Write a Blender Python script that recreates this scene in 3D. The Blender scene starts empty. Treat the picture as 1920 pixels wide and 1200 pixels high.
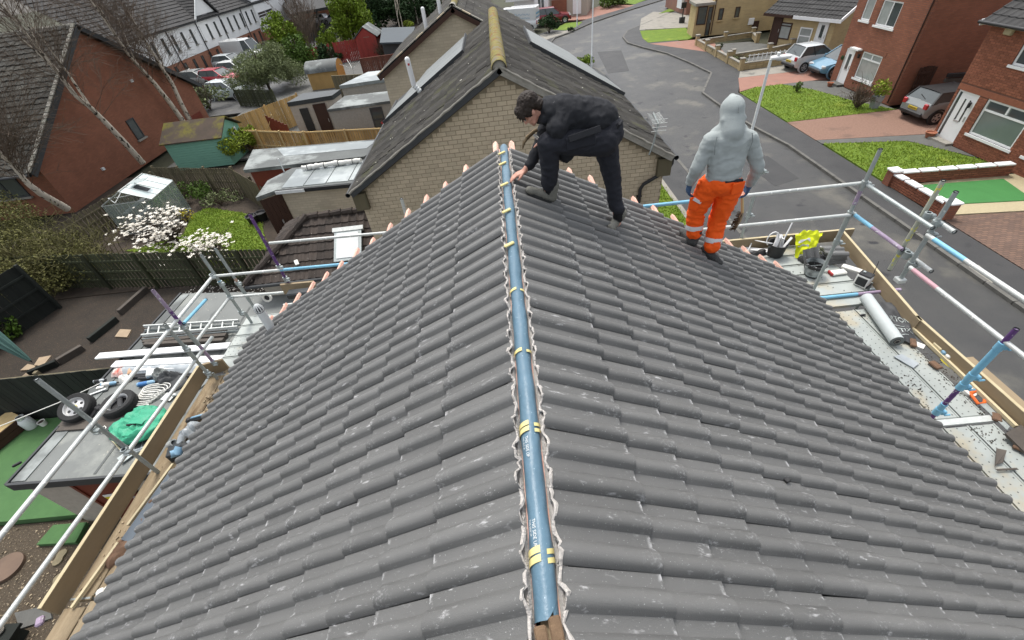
import bpy, math, random
import numpy as np
from mathutils import Vector, Matrix, noise
R = math.radians
rnd = random.Random(7)
C = bpy.context.scene.collection
SC = bpy.context.scene
# ---------------------------------------------------------------- camera, sky, sun, exposure
CAMP = Vector((0.0294, 0.0, 8.75))
CM = Matrix(((0.99409047, 0.10459640, 0.02904686), (-0.04870242, 0.66886746, -0.74178460), (-0.09701650, 0.73598635, 0.67000887)))
FPX = 802.74
cam_d = bpy.data.cameras.new('camera'); cam = bpy.data.objects.new('camera', cam_d); C.objects.link(cam)
cam_d.sensor_width = 36; cam_d.lens = FPX / 1920 * 36; cam_d.clip_start = 0.05; cam_d.clip_end = 900
cam.matrix_world = Matrix.Translation(CAMP) @ CM.to_4x4()
SC.camera = cam
w = bpy.data.worlds.new('World'); SC.world = w; w.use_nodes = True
nt = w.node_tree; bg = nt.nodes['Background']
sky = nt.nodes.new('ShaderNodeTexSky'); sky.sky_type = 'NISHITA'; sky.sun_disc = False
SUN_DIR = Vector((-0.10, 0.38, 0.86)).normalized()
sky.sun_elevation = math.asin(SUN_DIR.z); sky.sun_rotation = math.atan2(SUN_DIR.x, SUN_DIR.y)
sky.air_density = 1.0; sky.dust_density = 3.0; sky.ozone_density = 1.0
hs = nt.nodes.new('ShaderNodeHueSaturation'); hs.inputs['Saturation'].default_value = 0.3
nt.links.new(sky.outputs[0], hs.inputs['Color']); nt.links.new(hs.outputs[0], bg.inputs['Color'])
bg.inputs['Strength'].default_value = 0.138
sd = bpy.data.lights.new('sun', 'SUN'); sd.energy = 1.35; sd.angle = R(17); sd.color = (1.0, 0.96, 0.9)
so = bpy.data.objects.new('sun', sd); C.objects.link(so)
so.rotation_euler = SUN_DIR.to_track_quat('Z', 'Y').to_euler(); so.location = (-20, 20, 40)
SC.view_settings.view_transform = 'Standard'; SC.view_settings.look = 'None'
SC.view_settings.exposure = 1.05; SC.view_settings.gamma = 1.0; SC.view_settings.use_curve_mapping = False

# measuring the photograph: a sight line through a photo point met with a level / upright plane of the place
def _ray(px, py): return CM @ Vector((px - 960, 600 - py, -FPX))
def P(px, py, z=0.0):
    d = _ray(px, py); return CAMP + d * ((z - CAMP.z) / d.z)
def V(px, py, y):
    d = _ray(px, py); return CAMP + d * (y / d.y)
def H(px, py, x):
    d = _ray(px, py); return CAMP + d * ((x - CAMP.x) / d.x)

# ---------------------------------------------------------------- mesh helpers
def frame(o, u, v, n): # local (a,b,c) -> o + a u + b v + c n
    u, v, n = Vector(u), Vector(v), Vector(n)
    return Matrix(((u.x, v.x, n.x, o[0]), (u.y, v.y, n.y, o[1]), (u.z, v.z, n.z, o[2]), (0, 0, 0, 1)))
def place(x, y, z=0, rz=0): return Matrix.Translation((x, y, z)) @ Matrix.Rotation(rz, 4, 'Z')
class MB:
    def __init__(s, T=None): s.v = []; s.f = []; s.m = []; s.uv = []; s.T = T
    def add(s, vs, fs, m=0, uv=None):
        b = len(s.v)
        for p in vs:
            p = Vector(p); s.v.append(s.T @ p if s.T else p)
        for f in fs: s.f.append([b + i for i in f]); s.m.append(m)
        if uv: s.uv += uv
        return s
    def box(s, c, d, rot=None, m=0, bev=0.0):
        hx, hy, hz = d[0] / 2, d[1] / 2, d[2] / 2; c = Vector(c)
        if bev <= 0:
            vs = [Vector((x, y, z)) for x in (-hx, hx) for y in (-hy, hy) for z in (-hz, hz)]
            fs = [(0, 1, 3, 2), (4, 6, 7, 5), (0, 4, 5, 1), (2, 3, 7, 6), (0, 2, 6, 4), (1, 5, 7, 3)]
        else:
            b = min(bev, hx * .9, hy * .9, hz * .9); vs = []; ix = {}
            for i, sx in enumerate((-1, 1)):
                for j, sy in enumerate((-1, 1)):
                    for k, sz in enumerate((-1, 1)):
                        for a in range(3):
                            q = [sx * (hx - b), sy * (hy - b), sz * (hz - b)]; q[a] = (sx * hx, sy * hy, sz * hz)[a]
                            ix[(i, j, k, a)] = len(vs); vs.append(Vector(q))
            fs = []
            for a in range(3):
                o1, o2 = [t for t in range(3) if t != a]
                for e in (0, 1):
                    q = []
                    for (p, r) in ((0, 0), (1, 0), (1, 1), (0, 1)):
                        t = [0, 0, 0]; t[a] = e; t[o1] = p; t[o2] = r; q.append(ix[(*t, a)])
                    fs.append(tuple(q))
            for a in range(3):
                o1, o2 = [t for t in range(3) if t != a]
                for e1 in (0, 1):
                    for e2 in (0, 1):
                        t0 = [0, 0, 0]; t0[o1] = e1; t0[o2] = e2; t1 = list(t0); t1[a] = 1
                        fs.append((ix[(*t0, o1)], ix[(*t1, o1)], ix[(*t1, o2)], ix[(*t0, o2)]))
            for i in (0, 1):
                for j in (0, 1):
                    for k in (0, 1): fs.append((ix[(i, j, k, 0)], ix[(i, j, k, 1)], ix[(i, j, k, 2)]))
        if rot is not None: vs = [rot @ v for v in vs]
        return s.add([c + v for v in vs], fs, m)
    def bar(s, a, b, wd, th, up=(0, 0, 1), m=0, bev=0):  # rectangular bar from a to b
        a, b = Vector(a), Vector(b); d = b - a; L = d.length; x = d / L
        z = Vector(up); z = (z - x * z.dot(x)); z = z.normalized() if z.length > 1e-4 else x.orthogonal().normalized()
        y = z.cross(x); rot = Matrix((x, y, z)).transposed()
        return s.box((a + b) / 2, (L, wd, th), rot, m, bev)
    def extr(s, poly, vec, m=0):
        n = len(poly); vec = Vector(vec); vs = [Vector(p) for p in poly]; vs += [v + vec for v in vs]
        fs = [tuple(range(n - 1, -1, -1)), tuple(range(n, 2 * n))] + [(i, (i + 1) % n, n + (i + 1) % n, n + i) for i in range(n)]
        return s.add(vs, fs, m)
    def slab(s, poly, z0, z1, m=0): return s.extr([(p[0], p[1], z0) for p in poly], (0, 0, z1 - z0), m)
    def tube(s, pts, r, n=8, m=0, caps=True):
        pts = [Vector(p) for p in pts]; k = len(pts); rr = r if isinstance(r, (list, tuple)) else [r] * k
        vs = []; prev = None
        for i, p in enumerate(pts):
            t = (pts[min(i + 1, k - 1)] - pts[max(i - 1, 0)]); t = t.normalized() if t.length > 1e-9 else Vector((0, 0, 1))
            if prev is None: a = t.orthogonal().normalized()
            else:
                a = prev - t * prev.dot(t); a = a.normalized() if a.length > 1e-6 else t.orthogonal().normalized()
            prev = a; b = t.cross(a)
            for j in range(n):
                th = 2 * math.pi * j / n; vs.append(p + (a * math.cos(th) + b * math.sin(th)) * rr[i])
        fs = [(i * n + j, i * n + (j + 1) % n, (i + 1) * n + (j + 1) % n, (i + 1) * n + j) for i in range(k - 1) for j in range(n)]
        if caps: fs += [tuple(range(n - 1, -1, -1)), tuple(range((k - 1) * n, k * n))]
        return s.add(vs, fs, m)
    def lathe(s, prof, c, ax=(0, 0, 1), n=16, m=0, close=False):
        ax = Vector(ax).normalized(); a = ax.orthogonal().normalized(); b = ax.cross(a); c = Vector(c); k = len(prof)
        vs = [c + ax * z + (a * math.cos(2 * math.pi * j / n) + b * math.sin(2 * math.pi * j / n)) * max(r, 1e-4) for r, z in prof for j in range(n)]
        rg = range(k) if close else range(k - 1)
        return s.add(vs, [(i * n + j, i * n + (j + 1) % n, ((i + 1) % k) * n + (j + 1) % n, ((i + 1) % k) * n + j) for i in rg for j in range(n)], m)
    def grid(s, fn, nu, nv, m=0):
        vs = [fn(i / nu, j / nv) for i in range(nu + 1) for j in range(nv + 1)]
        return s.add(vs, [(i * (nv + 1) + j, (i + 1) * (nv + 1) + j, (i + 1) * (nv + 1) + j + 1, i * (nv + 1) + j + 1) for i in range(nu) for j in range(nv)], m)
    def ball(s, c, r, n=10, m=0, rot=None):
        c = Vector(c); r = (r, r, r) if isinstance(r, (int, float)) else r; vs = []; k = n // 2
        for i in range(k + 1):
            for j in range(n):
                th = math.pi * i / k; ph = 2 * math.pi * j / n
                q = Vector((r[0] * math.sin(th) * math.cos(ph), r[1] * math.sin(th) * math.sin(ph), r[2] * math.cos(th)))
                vs.append(c + (rot @ q if rot else q))
        return s.add(vs, [(i * n + j, (i + 1) * n + j, (i + 1) * n + (j + 1) % n, i * n + (j + 1) % n) for i in range(k) for j in range(n)], m)
    def caps(s, p0, r0, p1, r1, n=12):  # tapered capsule
        p0, p1 = Vector(p0), Vector(p1); d = p1 - p0; L = max(d.length, 1e-5); t = d / L
        pts = []; rs = []
        for a in (80, 60, 40, 20): pts.append(p0 - t * r0 * math.sin(R(a))); rs.append(r0 * math.cos(R(a)))
        pts += [p0, p1]; rs += [r0, r1]
        for a in (20, 40, 60, 80): pts.append(p1 + t * r1 * math.sin(R(a))); rs.append(r1 * math.cos(R(a)))
        return s.tube(pts, rs, n)
def mesh_of(name, mb, mats, smooth=None, org=None):
    me = bpy.data.meshes.new(name); o = org or Vector((0, 0, 0))
    me.from_pydata([tuple(v - o) for v in mb.v], [], mb.f)
    for m in (mats if isinstance(mats, (list, tuple)) else [mats]): me.materials.append(m)
    if any(mb.m): me.polygons.foreach_set('material_index', mb.m)
    if mb.uv:
        ul = me.uv_layers.new(name='UVMap'); li = np.zeros(len(me.loops), dtype=np.int32); me.loops.foreach_get('vertex_index', li)
        ul.data.foreach_set('uv', np.array(mb.uv, dtype=np.float32)[li].ravel())
    me.validate(); me.update()
    if smooth:
        me.shade_smooth(); me.set_sharp_from_angle(angle=R(smooth))
    return me
def root_loc(o):
    while o.parent: o = o.parent
    return o.location.copy()
def obj(name, mb, mats, parent=None, smooth=None, loc=None, kind=None):
    if parent: org = root_loc(parent)
    elif loc is not None: org = Vector(loc)
    else:
        xs = [v.x for v in mb.v]; ys = [v.y for v in mb.v]
        org = Vector(((min(xs) + max(xs)) / 2, (min(ys) + max(ys)) / 2, min(v.z for v in mb.v)))
    me = mesh_of(name, mb, mats, smooth, org)
    o = bpy.data.objects.new(name, me); C.objects.link(o)
    if parent: o.parent = parent
    else: o.location = org
    if kind: o['kind'] = kind
    return o
def tag(o, label, cat, group=None):
    o['label'] = label; o['category'] = cat
    if group: o['group'] = group
    return o
def thing(name, label, cat, loc, group=None):
    o = bpy.data.objects.new(name, None); C.objects.link(o); o.location = loc; o.empty_display_size = .2
    return tag(o, label, cat, group)
def one(name, label, cat, mb, mats, smooth=None, group=None): return tag(obj(name, mb, mats, None, smooth), label, cat, group)
def struct(name, mb, mats, smooth=None): return obj(name, mb, mats, None, smooth, kind='structure')
def dup(root, loc, rz=None, label=None):
    r = root.copy(); C.objects.link(r); r.location = loc
    if rz is not None: r.rotation_euler = (0, 0, rz)
    if label: r['label'] = label
    for ch in list(root.children):
        c = ch.copy(); C.objects.link(c); c.parent = r
        for g in list(ch.children):
            d = g.copy(); C.objects.link(d); d.parent = c
    return r
def inst(name, me, parent, M): # a part that shares a mesh
    o = bpy.data.objects.new(name, me); C.objects.link(o)
    o.parent = parent; o.matrix_basis = Matrix.Translation(-root_loc(parent)) @ M
    return o

# ---------------------------------------------------------------- materials
def mat(name, col, rough=.8, col2=None, scale=6., amt=.5, bump=0., bscale=40., var=0., spots=None, spot_scale=30., spot_cut=.7, metal=0., spec=.35,
        stretch=None, stain=None, stain_scale=1.2, stain_cut=.58, alpha=None, trans=0., coat=0., sss=0.):
    m = bpy.data.materials.new(name); m.use_nodes = True; nt = m.node_tree; N = nt.nodes; L = nt.links; b = N['Principled BSDF']
    b.inputs['Roughness'].default_value = rough; b.inputs['Metallic'].default_value = metal; b.inputs['Specular IOR Level'].default_value = spec
    if trans: b.inputs['Transmission Weight'].default_value = trans
    if coat: b.inputs['Coat Weight'].default_value = coat; b.inputs['Coat Roughness'].default_value = .08
    if alpha: b.inputs['Alpha'].default_value = alpha
    geo = N.new('ShaderNodeNewGeometry'); pos = geo.outputs['Position']
    if stretch:
        mp = N.new('ShaderNodeMapping'); mp.inputs['Scale'].default_value = stretch; L.new(pos, mp.inputs[0]); pos = mp.outputs[0]
    def noise_(sc, det=4., rg=.6):
        n = N.new('ShaderNodeTexNoise'); n.inputs['Scale'].default_value = sc; n.inputs['Detail'].default_value = det; n.inputs['Roughness'].default_value = rg
        L.new(pos, n.inputs['Vector']); return n.outputs['Fac']
    def ramp(fac, a, c):
        r = N.new('ShaderNodeMapRange'); r.inputs['From Min'].default_value = a; r.inputs['From Max'].default_value = c; L.new(fac, r.inputs['Value']); return r.outputs[0]
    def mix(fac, A, B):
        x = N.new('ShaderNodeMix'); x.data_type = 'RGBA'
        if hasattr(fac, 'is_linked') or not isinstance(fac, (int, float)): L.new(fac, x.inputs[0])
        else: x.inputs[0].default_value = fac
        for s, q in ((6, A), (7, B)):
            if isinstance(q, tuple): x.inputs[s].default_value = (*q[:3], 1)
            else: L.new(q, x.inputs[s])
        return x.outputs[2]
    col = tuple(col); c2 = col2 or tuple(c * .72 for c in col)
    out = mix(ramp(noise_(scale), .5 - amt * .5, .5 + amt * .5), col, c2)
    if stain: out = mix(ramp(noise_(stain_scale, 5.), stain_cut, stain_cut + .12), out, stain)
    if spots: out = mix(ramp(noise_(spot_scale, 2.), spot_cut, spot_cut + .05), out, spots)
    if var:
        oi = N.new('ShaderNodeObjectInfo'); ad = N.new('ShaderNodeMath'); ad.operation = 'ADD'
        L.new(oi.outputs['Random'], ad.inputs[0]); L.new(geo.outputs['Random Per Island'], ad.inputs[1])
        fr = N.new('ShaderNodeMath'); fr.operation = 'FRACT'; L.new(ad.outputs[0], fr.inputs[0])
        mr = N.new('ShaderNodeMapRange'); mr.inputs['To Min'].default_value = 1 - var; mr.inputs['To Max'].default_value = 1 + var; L.new(fr.outputs[0], mr.inputs['Value'])
        hv = N.new('ShaderNodeHueSaturation'); L.new(mr.outputs[0], hv.inputs['Value']); L.new(out, hv.inputs['Color']); out = hv.outputs[0]
    L.new(out, b.inputs['Base Color'])
    if bump:
        bp = N.new('ShaderNodeBump'); bp.inputs['Strength'].default_value = bump; bp.inputs['Distance'].default_value = .02
        L.new(noise_(bscale, 5.), bp.inputs['Height']); L.new(bp.outputs[0], b.inputs['Normal'])
    return m
def brickmat(name, c1, c2, mortar, bw, bh, mt=.012, rough=.9, bump=.5, vertical=True, offset=.5, stain=None):
    m = mat(name, c1, rough, bump=0); nt = m.node_tree; N = nt.nodes; L = nt.links; b = N['Principled BSDF']
    geo = N['Geometry']; sp = N.new('ShaderNodeSeparateXYZ'); L.new(geo.outputs['Position'], sp.inputs[0])
    cb = N.new('ShaderNodeCombineXYZ')
    if vertical:
        ad = N.new('ShaderNodeMath'); L.new(sp.outputs[0], ad.inputs[0]); L.new(sp.outputs[1], ad.inputs[1]); L.new(ad.outputs[0], cb.inputs[0]); L.new(sp.outputs[2], cb.inputs[1])
    else: L.new(sp.outputs[0], cb.inputs[0]); L.new(sp.outputs[1], cb.inputs[1])
    t = N.new('ShaderNodeTexBrick'); L.new(cb.outputs[0], t.inputs['Vector']); t.inputs['Scale'].default_value = 1
    t.inputs['Brick Width'].default_value = bw; t.inputs['Row Height'].default_value = bh; t.inputs['Mortar Size'].default_value = mt; t.offset = offset
    t.inputs['Mortar Smooth'].default_value = .2; t.inputs['Bias'].default_value = 0
    t.inputs['Color1'].default_value = (*c1, 1); t.inputs['Color2'].default_value = (*c2, 1); t.inputs['Mortar'].default_value = (*mortar, 1)
    nz = N.new('ShaderNodeTexNoise'); nz.inputs['Scale'].default_value = 1.3; nz.inputs['Detail'].default_value = 5; L.new(geo.outputs['Position'], nz.inputs['Vector'])
    mr = N.new('ShaderNodeMapRange'); mr.inputs['To Min'].default_value = .75; mr.inputs['To Max'].default_value = 1.25; L.new(nz.outputs['Fac'], mr.inputs['Value'])
    hv = N.new('ShaderNodeHueSaturation'); L.new(mr.outputs[0], hv.inputs['Value']); L.new(t.outputs['Color'], hv.inputs['Color']); L.new(hv.outputs[0], b.inputs['Base Color'])
    bp = N.new('ShaderNodeBump'); bp.inputs['Strength'].default_value = bump; bp.inputs['Distance'].default_value = .01; bp.invert = True
    L.new(t.outputs['Fac'], bp.inputs['Height']); L.new(bp.outputs[0], b.inputs['Normal'])
    return m
def tile_material():   # concrete roof tile with white scuffs at the tail and streaks along the rolls
    m = mat('dark_roof_tile', (.130, .130, .1255), .55, (.102, .102, .099), 2., .7, bump=.25, bscale=220., var=.10, spec=.45)
    nt = m.node_tree; N = nt.nodes; L = nt.links; b = N['Principled BSDF']; src = b.inputs['Base Color'].links[0].from_socket
    uv = N.new('ShaderNodeUVMap'); uv.uv_map = 'UVMap'; geo = N['Geometry']; sp = N.new('ShaderNodeSeparateXYZ'); L.new(uv.outputs[0], sp.inputs[0])
    def nz(sc, det, stretch=None):
        n = N.new('ShaderNodeTexNoise'); n.inputs['Scale'].default_value = sc; n.inputs['Detail'].default_value = det; n.inputs['Roughness'].default_value = .65
        if stretch:
            mp = N.new('ShaderNodeMapping'); mp.inputs['Scale'].default_value = stretch; L.new(geo.outputs['Position'], mp.inputs[0]); L.new(mp.outputs[0], n.inputs['Vector'])
        else: L.new(geo.outputs['Position'], n.inputs['Vector'])
        return n.outputs['Fac']
    def rg(s, a, c, lo=0., hi=1.):
        r = N.new('ShaderNodeMapRange'); r.inputs['From Min'].default_value = a; r.inputs['From Max'].default_value = c; r.inputs['To Min'].default_value = lo; r.inputs['To Max'].default_value = hi; L.new(s, r.inputs['Value']); return r.outputs[0]
    def mul(a, c, op='MULTIPLY'):
        x = N.new('ShaderNodeMath'); x.operation = op; L.new(a, x.inputs[0])
        if isinstance(c, (int, float)): x.inputs[1].default_value = c
        else: L.new(c, x.inputs[1])
        x.use_clamp = True; return x.outputs[0]
    tail = rg(sp.outputs[1], .035, .012)
    md = N.new('ShaderNodeMath'); md.operation = 'MODULO'; md.inputs[1].default_value = .15; L.new(sp.outputs[0], md.inputs[0])
    pan = rg(md.outputs[0], .075, .06)
    s1 = mul(mul(tail, pan), rg(nz(26, 5, (1, 1, 1)), .52, .62))           # scuffed tails
    s4 = mul(mul(rg(sp.outputs[1], .13, .03), rg(md.outputs[0], .07, .09)), rg(nz(70, 4), .52, .66)); s4 = mul(s4, rg(nz(3.1, 2), .42, .6)); s1 = mul(s1, mul(s4, .6), 'ADD')
    s2 = mul(rg(nz(30, 6, (.4, 1.2, .4)), .60, .72), rg(nz(2.6, 3), .44, .58))   # long streaks in patches
    s3 = mul(rg(nz(110, 2), .68, .72), .7)                               # flecks
    tot = mul(mul(s1, s2, 'ADD'), s3, 'ADD')
    x = N.new('ShaderNodeMix'); x.data_type = 'RGBA'; L.new(mul(tot, .8), x.inputs[0]); L.new(src, x.inputs[6]); x.inputs[7].default_value = (.5, .5, .5, 1)
    L.new(x.outputs[2], b.inputs['Base Color'])
    return m
M = {}
M['tile'] = tile_material()
M['asphalt'] = mat('worn_asphalt', (.066, .065, .061), .55, (.036, .037, .038), .9, .5, bump=.5, bscale=90, stain=(.105, .10, .085), stain_scale=.45, stain_cut=.53, spots=(.022, .022, .024), spot_scale=1.3, spot_cut=.66)
M['pave'] = mat('tarmac_pavement', (.056, .055, .054), .7, (.034, .035, .036), .8, .5, bump=.4, bscale=80, spots=(.035, .035, .036), spot_scale=1.6, spot_cut=.62)
M['kerb'] = mat('kerb_concrete', (.16, .155, .14), .85, (.08, .078, .07), 2, .6, bump=.3)
M['soil'] = mat('bare_soil', (.062, .046, .033), .95, (.03, .024, .018), 3, .6, bump=1, bscale=30, spots=(.16, .12, .08), spot_scale=26, spot_cut=.66)
M['leafsoil'] = mat('leaf_litter', (.045, .035, .026), .95, (.024, .021, .017), 2, .6, bump=1, bscale=40, spots=(.12, .075, .05), spot_scale=26, spot_cut=.62)
M['gravel'] = mat('brown_gravel', (.10, .075, .048), .9, (.035, .028, .02), 22, .5, bump=1, bscale=60, spots=(.42, .36, .26), spot_scale=34, spot_cut=.64)
M['lawn'] = mat('mown_lawn', (.14, .215, .022), .95, (.085, .14, .014), 1.6, .6, bump=.8, bscale=90, stain=(.20, .24, .03), stain_scale=.8)
M['astro'] = mat('green_turf_carpet', (.075, .165, .058), .95, (.055, .125, .045), 3, .6, bump=.5, bscale=140)
M['astro2'] = mat('green_putting_turf', (.055, .20, .055), .95, (.045, .165, .045), 2, .6, bump=.4, bscale=120)
M['cream'] = mat('cream_gravel', (.44, .38, .24), .95, (.36, .30, .19), 14, .6, bump=.6, bscale=70)
M['redgravel'] = mat('red_chippings', (.27, .165, .12), .95, (.17, .10, .075), 12, .6, bump=.8, bscale=60, stain=(.13, .085, .065), stain_scale=.6)
M['pinkpave'] = mat('pink_paving', (.30, .155, .115), .85, (.23, .12, .09), 2, .6, stain=(.17, .15, .13), stain_scale=.9)
M['conc'] = mat('pale_concrete', (.30, .28, .24), .85, (.20, .19, .165), 2, .6, bump=.3, stain=(.14, .135, .12))
M['grey'] = mat('grey_paving', (.125, .125, .115), .85, (.08, .08, .075), 2, .6, bump=.3)
M['blocks'] = brickmat('brown_block_paving', (.17, .105, .075), (.12, .078, .06), (.07, .05, .04), .2, .1, .008, vertical=False)
M['earth'] = mat('rough_ground', (.06, .065, .035), .95, (.04, .038, .025), .3, .6, bump=.5, bscale=8)
M['redbrick'] = brickmat('red_brick_wall', (.275, .102, .057), (.21, .078, .045), (.17, .085, .06), .23, .078, .012)
M['redbrick2'] = brickmat('plain_red_brick_wall', (.25, .096, .054), (.205, .079, .045), (.18, .088, .058), .23, .078, .009, bump=.25)
M['orbrick'] = brickmat('orange_brick_wall', (.36, .15, .085), (.29, .12, .07), (.3, .17, .12), .23, .078, .01, bump=.3)
M['buff'] = brickmat('buff_brick_wall', (.48, .415, .31), (.41, .355, .265), (.38, .33, .25), .3, .1, .01, bump=.3)
M['tan'] = brickmat('tan_brick_wall', (.46, .345, .175), (.40, .30, .155), (.42, .33, .2), .3, .1, .01, bump=.25)
M['brick_buff'] = mat('buff_brick', (.54, .455, .325), .9, (.47, .39, .28), 9, .6, bump=.4, bscale=60, var=.09)
M['brick_red'] = mat('red_facing_brick', (.275, .102, .057), .9, (.21, .078, .045), 9, .6, bump=.4, bscale=60, var=.22)
M['mortar_buff'] = mat('buff_mortar', (.31, .26, .18), .95, (.22, .18, .125), 5, .6)
M['mortar_red'] = mat('red_mortar', (.16, .075, .05), .95)
M['oldroof'] = mat('mossy_roof_tile', (.058, .054, .046), .9, (.034, .032, .029), 2.2, .6, bump=.7, bscale=60, var=.22, stain=(.062, .062, .034), stain_scale=1.4, stain_cut=.56, spots=(.6, .58, .5), spot_scale=9, spot_cut=.72)
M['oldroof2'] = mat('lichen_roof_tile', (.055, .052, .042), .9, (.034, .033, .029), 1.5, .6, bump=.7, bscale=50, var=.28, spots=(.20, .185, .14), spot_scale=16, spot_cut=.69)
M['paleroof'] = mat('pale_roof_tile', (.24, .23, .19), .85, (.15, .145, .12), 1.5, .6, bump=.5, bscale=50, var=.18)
M['blackroof'] = mat('black_roof_tile', (.04, .039, .038), .8, (.028, .028, .028), 2, .6, bump=.4, bscale=60, var=.18, spots=(.5, .48, .42), spot_scale=7, spot_cut=.77)
M['brownroof'] = mat('brown_pantile', (.062, .047, .038), .85, (.036, .03, .026), 3, .6, bump=.5, bscale=60, var=.25, spots=(.45, .42, .36), spot_scale=24, spot_cut=.71)
M['moss'] = mat('moss_covered_ridge', (.25, .215, .045), .95, (.15, .125, .055), 7, .6, bump=1, bscale=40, stain=(.17, .15, .12), stain_scale=5, stain_cut=.5, spots=(.20, .10, .03), spot_scale=6, spot_cut=.58)
M['cement'] = mat('cement', (.34, .32, .28), .9, (.2, .19, .16), 8, .6, bump=.6, bscale=50)
M['felt'] = mat('grey_roof_felt', (.115, .125, .12), .7, (.075, .08, .078), 1.2, .6, bump=.2, bscale=120, stain=(.25, .27, .26), stain_scale=.7, stain_cut=.5)
M['flatroof'] = mat('grey_flat_roof', (.19, .20, .19), .7, (.13, .138, .132), 1.0, .6, bump=.2, bscale=90, stain=(.24, .25, .23), stain_scale=.9, stain_cut=.54, spots=(.42, .4, .33), spot_scale=16, spot_cut=.70)
M['wetroof'] = mat('wet_flat_roof', (.23, .26, .26), .3, (.15, .165, .165), .8, .6, stain=(.36, .39, .38), stain_scale=.6, stain_cut=.5)
M['sheet'] = mat('grey_metal_sheet', (.20, .215, .21), .4, (.15, .16, .155), 1.5, .6, metal=.2)
M['render_w'] = mat('white_render', (.86, .86, .84), .9, (.78, .78, .76), 1.2, .6)
M['roughcast'] = mat('grey_roughcast', (.36, .34, .30), .95, (.27, .255, .225), 12, .6, bump=.8, bscale=60)
M['cream_wall'] = mat('cream_roughcast', (.46, .41, .34), .95, (.36, .32, .27), 9, .6, bump=.6, bscale=50)
M['white'] = mat('white_upvc', (.80, .80, .79), .35, (.74, .74, .73), 4, .6)
M['offwhite'] = mat('off_white_plastic', (.72, .74, .73), .5, (.6, .62, .61), 6, .6)
M['black'] = mat('black_plastic', (.018, .018, .019), .5, (.03, .03, .03), 5, .6)
M['darkgrey'] = mat('dark_grey_paint', (.05, .053, .055), .6)
M['glass'] = mat('window_glass', (.06, .075, .075), .06, (.04, .05, .05), 2, .6, spec=.8)
M['palecurtain'] = mat('net_curtain_glass', (.36, .38, .36), .15, (.25, .27, .26), 3, .6, spec=.7)
M['greenglass'] = mat('grey_green_blind_glass', (.17, .21, .19), .12, (.13, .165, .15), 1, .6, spec=.7)
M['brownwood'] = mat('dark_brown_timber', (.055, .026, .016), .7, (.04, .018, .012), 5, .6)
M['reddoor'] = mat('red_brown_door', (.16, .032, .018), .5, (.13, .028, .016), 3, .6)
M['galv'] = mat('galvanised_steel', (.42, .46, .45), .5, (.28, .31, .305), 14, .6, metal=.45, spots=(.62, .63, .6), spot_scale=22, spot_cut=.66)
M['galvpale'] = mat('pale_galvanised_steel', (.58, .60, .575), .5, (.44, .46, .44), 9, .6, metal=.25, spots=(.75, .75, .72), spot_scale=18, spot_cut=.62)
M['bluepaint'] = mat('pale_blue_tube_paint', (.22, .50, .66), .5, (.17, .40, .56), 9, .6, spots=(.5, .55, .55), spot_scale=20, spot_cut=.68)
M['purple'] = mat('purple_tube_paint', (.13, .055, .20), .5, (.09, .04, .14), 9, .6, spots=(.34, .32, .36), spot_scale=22, spot_cut=.62)
M['lilac'] = mat('lilac_tube_paint', (.35, .27, .37), .5, (.26, .2, .28), 9, .6, spots=(.55, .55, .55), spot_scale=22, spot_cut=.62)
M['pinkpaint'] = mat('pink_tube_paint', (.62, .36, .40), .5, (.5, .3, .33), 9, .6)
M['orangepaint'] = mat('faded_orange_tube_paint', (.46, .27, .19), .6, (.36, .27, .22), 9, .6)
M['yellowpaint'] = mat('flaking_yellow_tube_paint', (.40, .40, .30), .5, (.35, .38, .34), 9, .6, spots=(.62, .58, .08), spot_scale=18, spot_cut=.55)
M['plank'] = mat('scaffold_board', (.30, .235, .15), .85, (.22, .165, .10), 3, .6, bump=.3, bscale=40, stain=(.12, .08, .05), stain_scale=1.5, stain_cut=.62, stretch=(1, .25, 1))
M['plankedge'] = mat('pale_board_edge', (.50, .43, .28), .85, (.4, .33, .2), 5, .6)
M['oldplank'] = mat('old_dusty_board', (.36, .29, .19), .9, (.20, .145, .085), 9, .7, bump=.5, bscale=30, stain=(.12, .075, .04), stain_scale=3, stretch=(1.5, .3, 1))
M['timber'] = mat('new_timber', (.58, .44, .22), .8, (.46, .33, .15), 6, .6)
M['paletimber'] = mat('pale_batten', (.62, .54, .36), .8, (.5, .42, .26), 6, .6)
M['pinkbatten'] = mat('pink_treated_batten', (.70, .36, .29), .8, (.66, .40, .31), 9, .6, spots=(.70, .52, .40), spot_scale=24, spot_cut=.55)
M['ridgeblue'] = mat('blue_ridge_membrane', (.11, .195, .26), .36, (.075, .135, .18), 2.5, .6, bump=.3, bscale=18, spots=(.30, .40, .46), spot_scale=70, spot_cut=.69)
M['yellow'] = mat('yellow_clip', (.66, .58, .26), .6, (.58, .49, .2), 8, .6)
M['pinkmortar'] = mat('crumbly_mortar', (.6, .57, .53), .95, (.4, .37, .34), 40, .6, bump=.8, bscale=90)
M['golden'] = mat('new_fence_timber', (.50, .32, .12), .85, (.36, .225, .085), 3, .6, var=.22, stretch=(1, 1, .3))
M['greyfence'] = mat('weathered_fence_timber', (.15, .125, .075), .9, (.09, .08, .05), 3, .6, var=.22, stretch=(1, 1, .3))
M['greenfence'] = mat('mossy_fence_timber', (.066, .074, .036), .95, (.034, .038, .022), 2, .6, var=.3, stretch=(1, 1, .3), bump=.3)
M['darkfence'] = mat('dark_stained_fence', (.022, .026, .021), .9, (.013, .015, .013), 3, .6, var=.25, stretch=(1, 1, .3))
M['redpaint'] = mat('red_painted_boards', (.30, .042, .032), .7, (.24, .035, .028), 3, .6, var=.12)
M['brownfence'] = mat('red_brown_fence', (.14, .055, .035), .9, (.1, .04, .028), 3, .6, var=.2)
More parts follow.
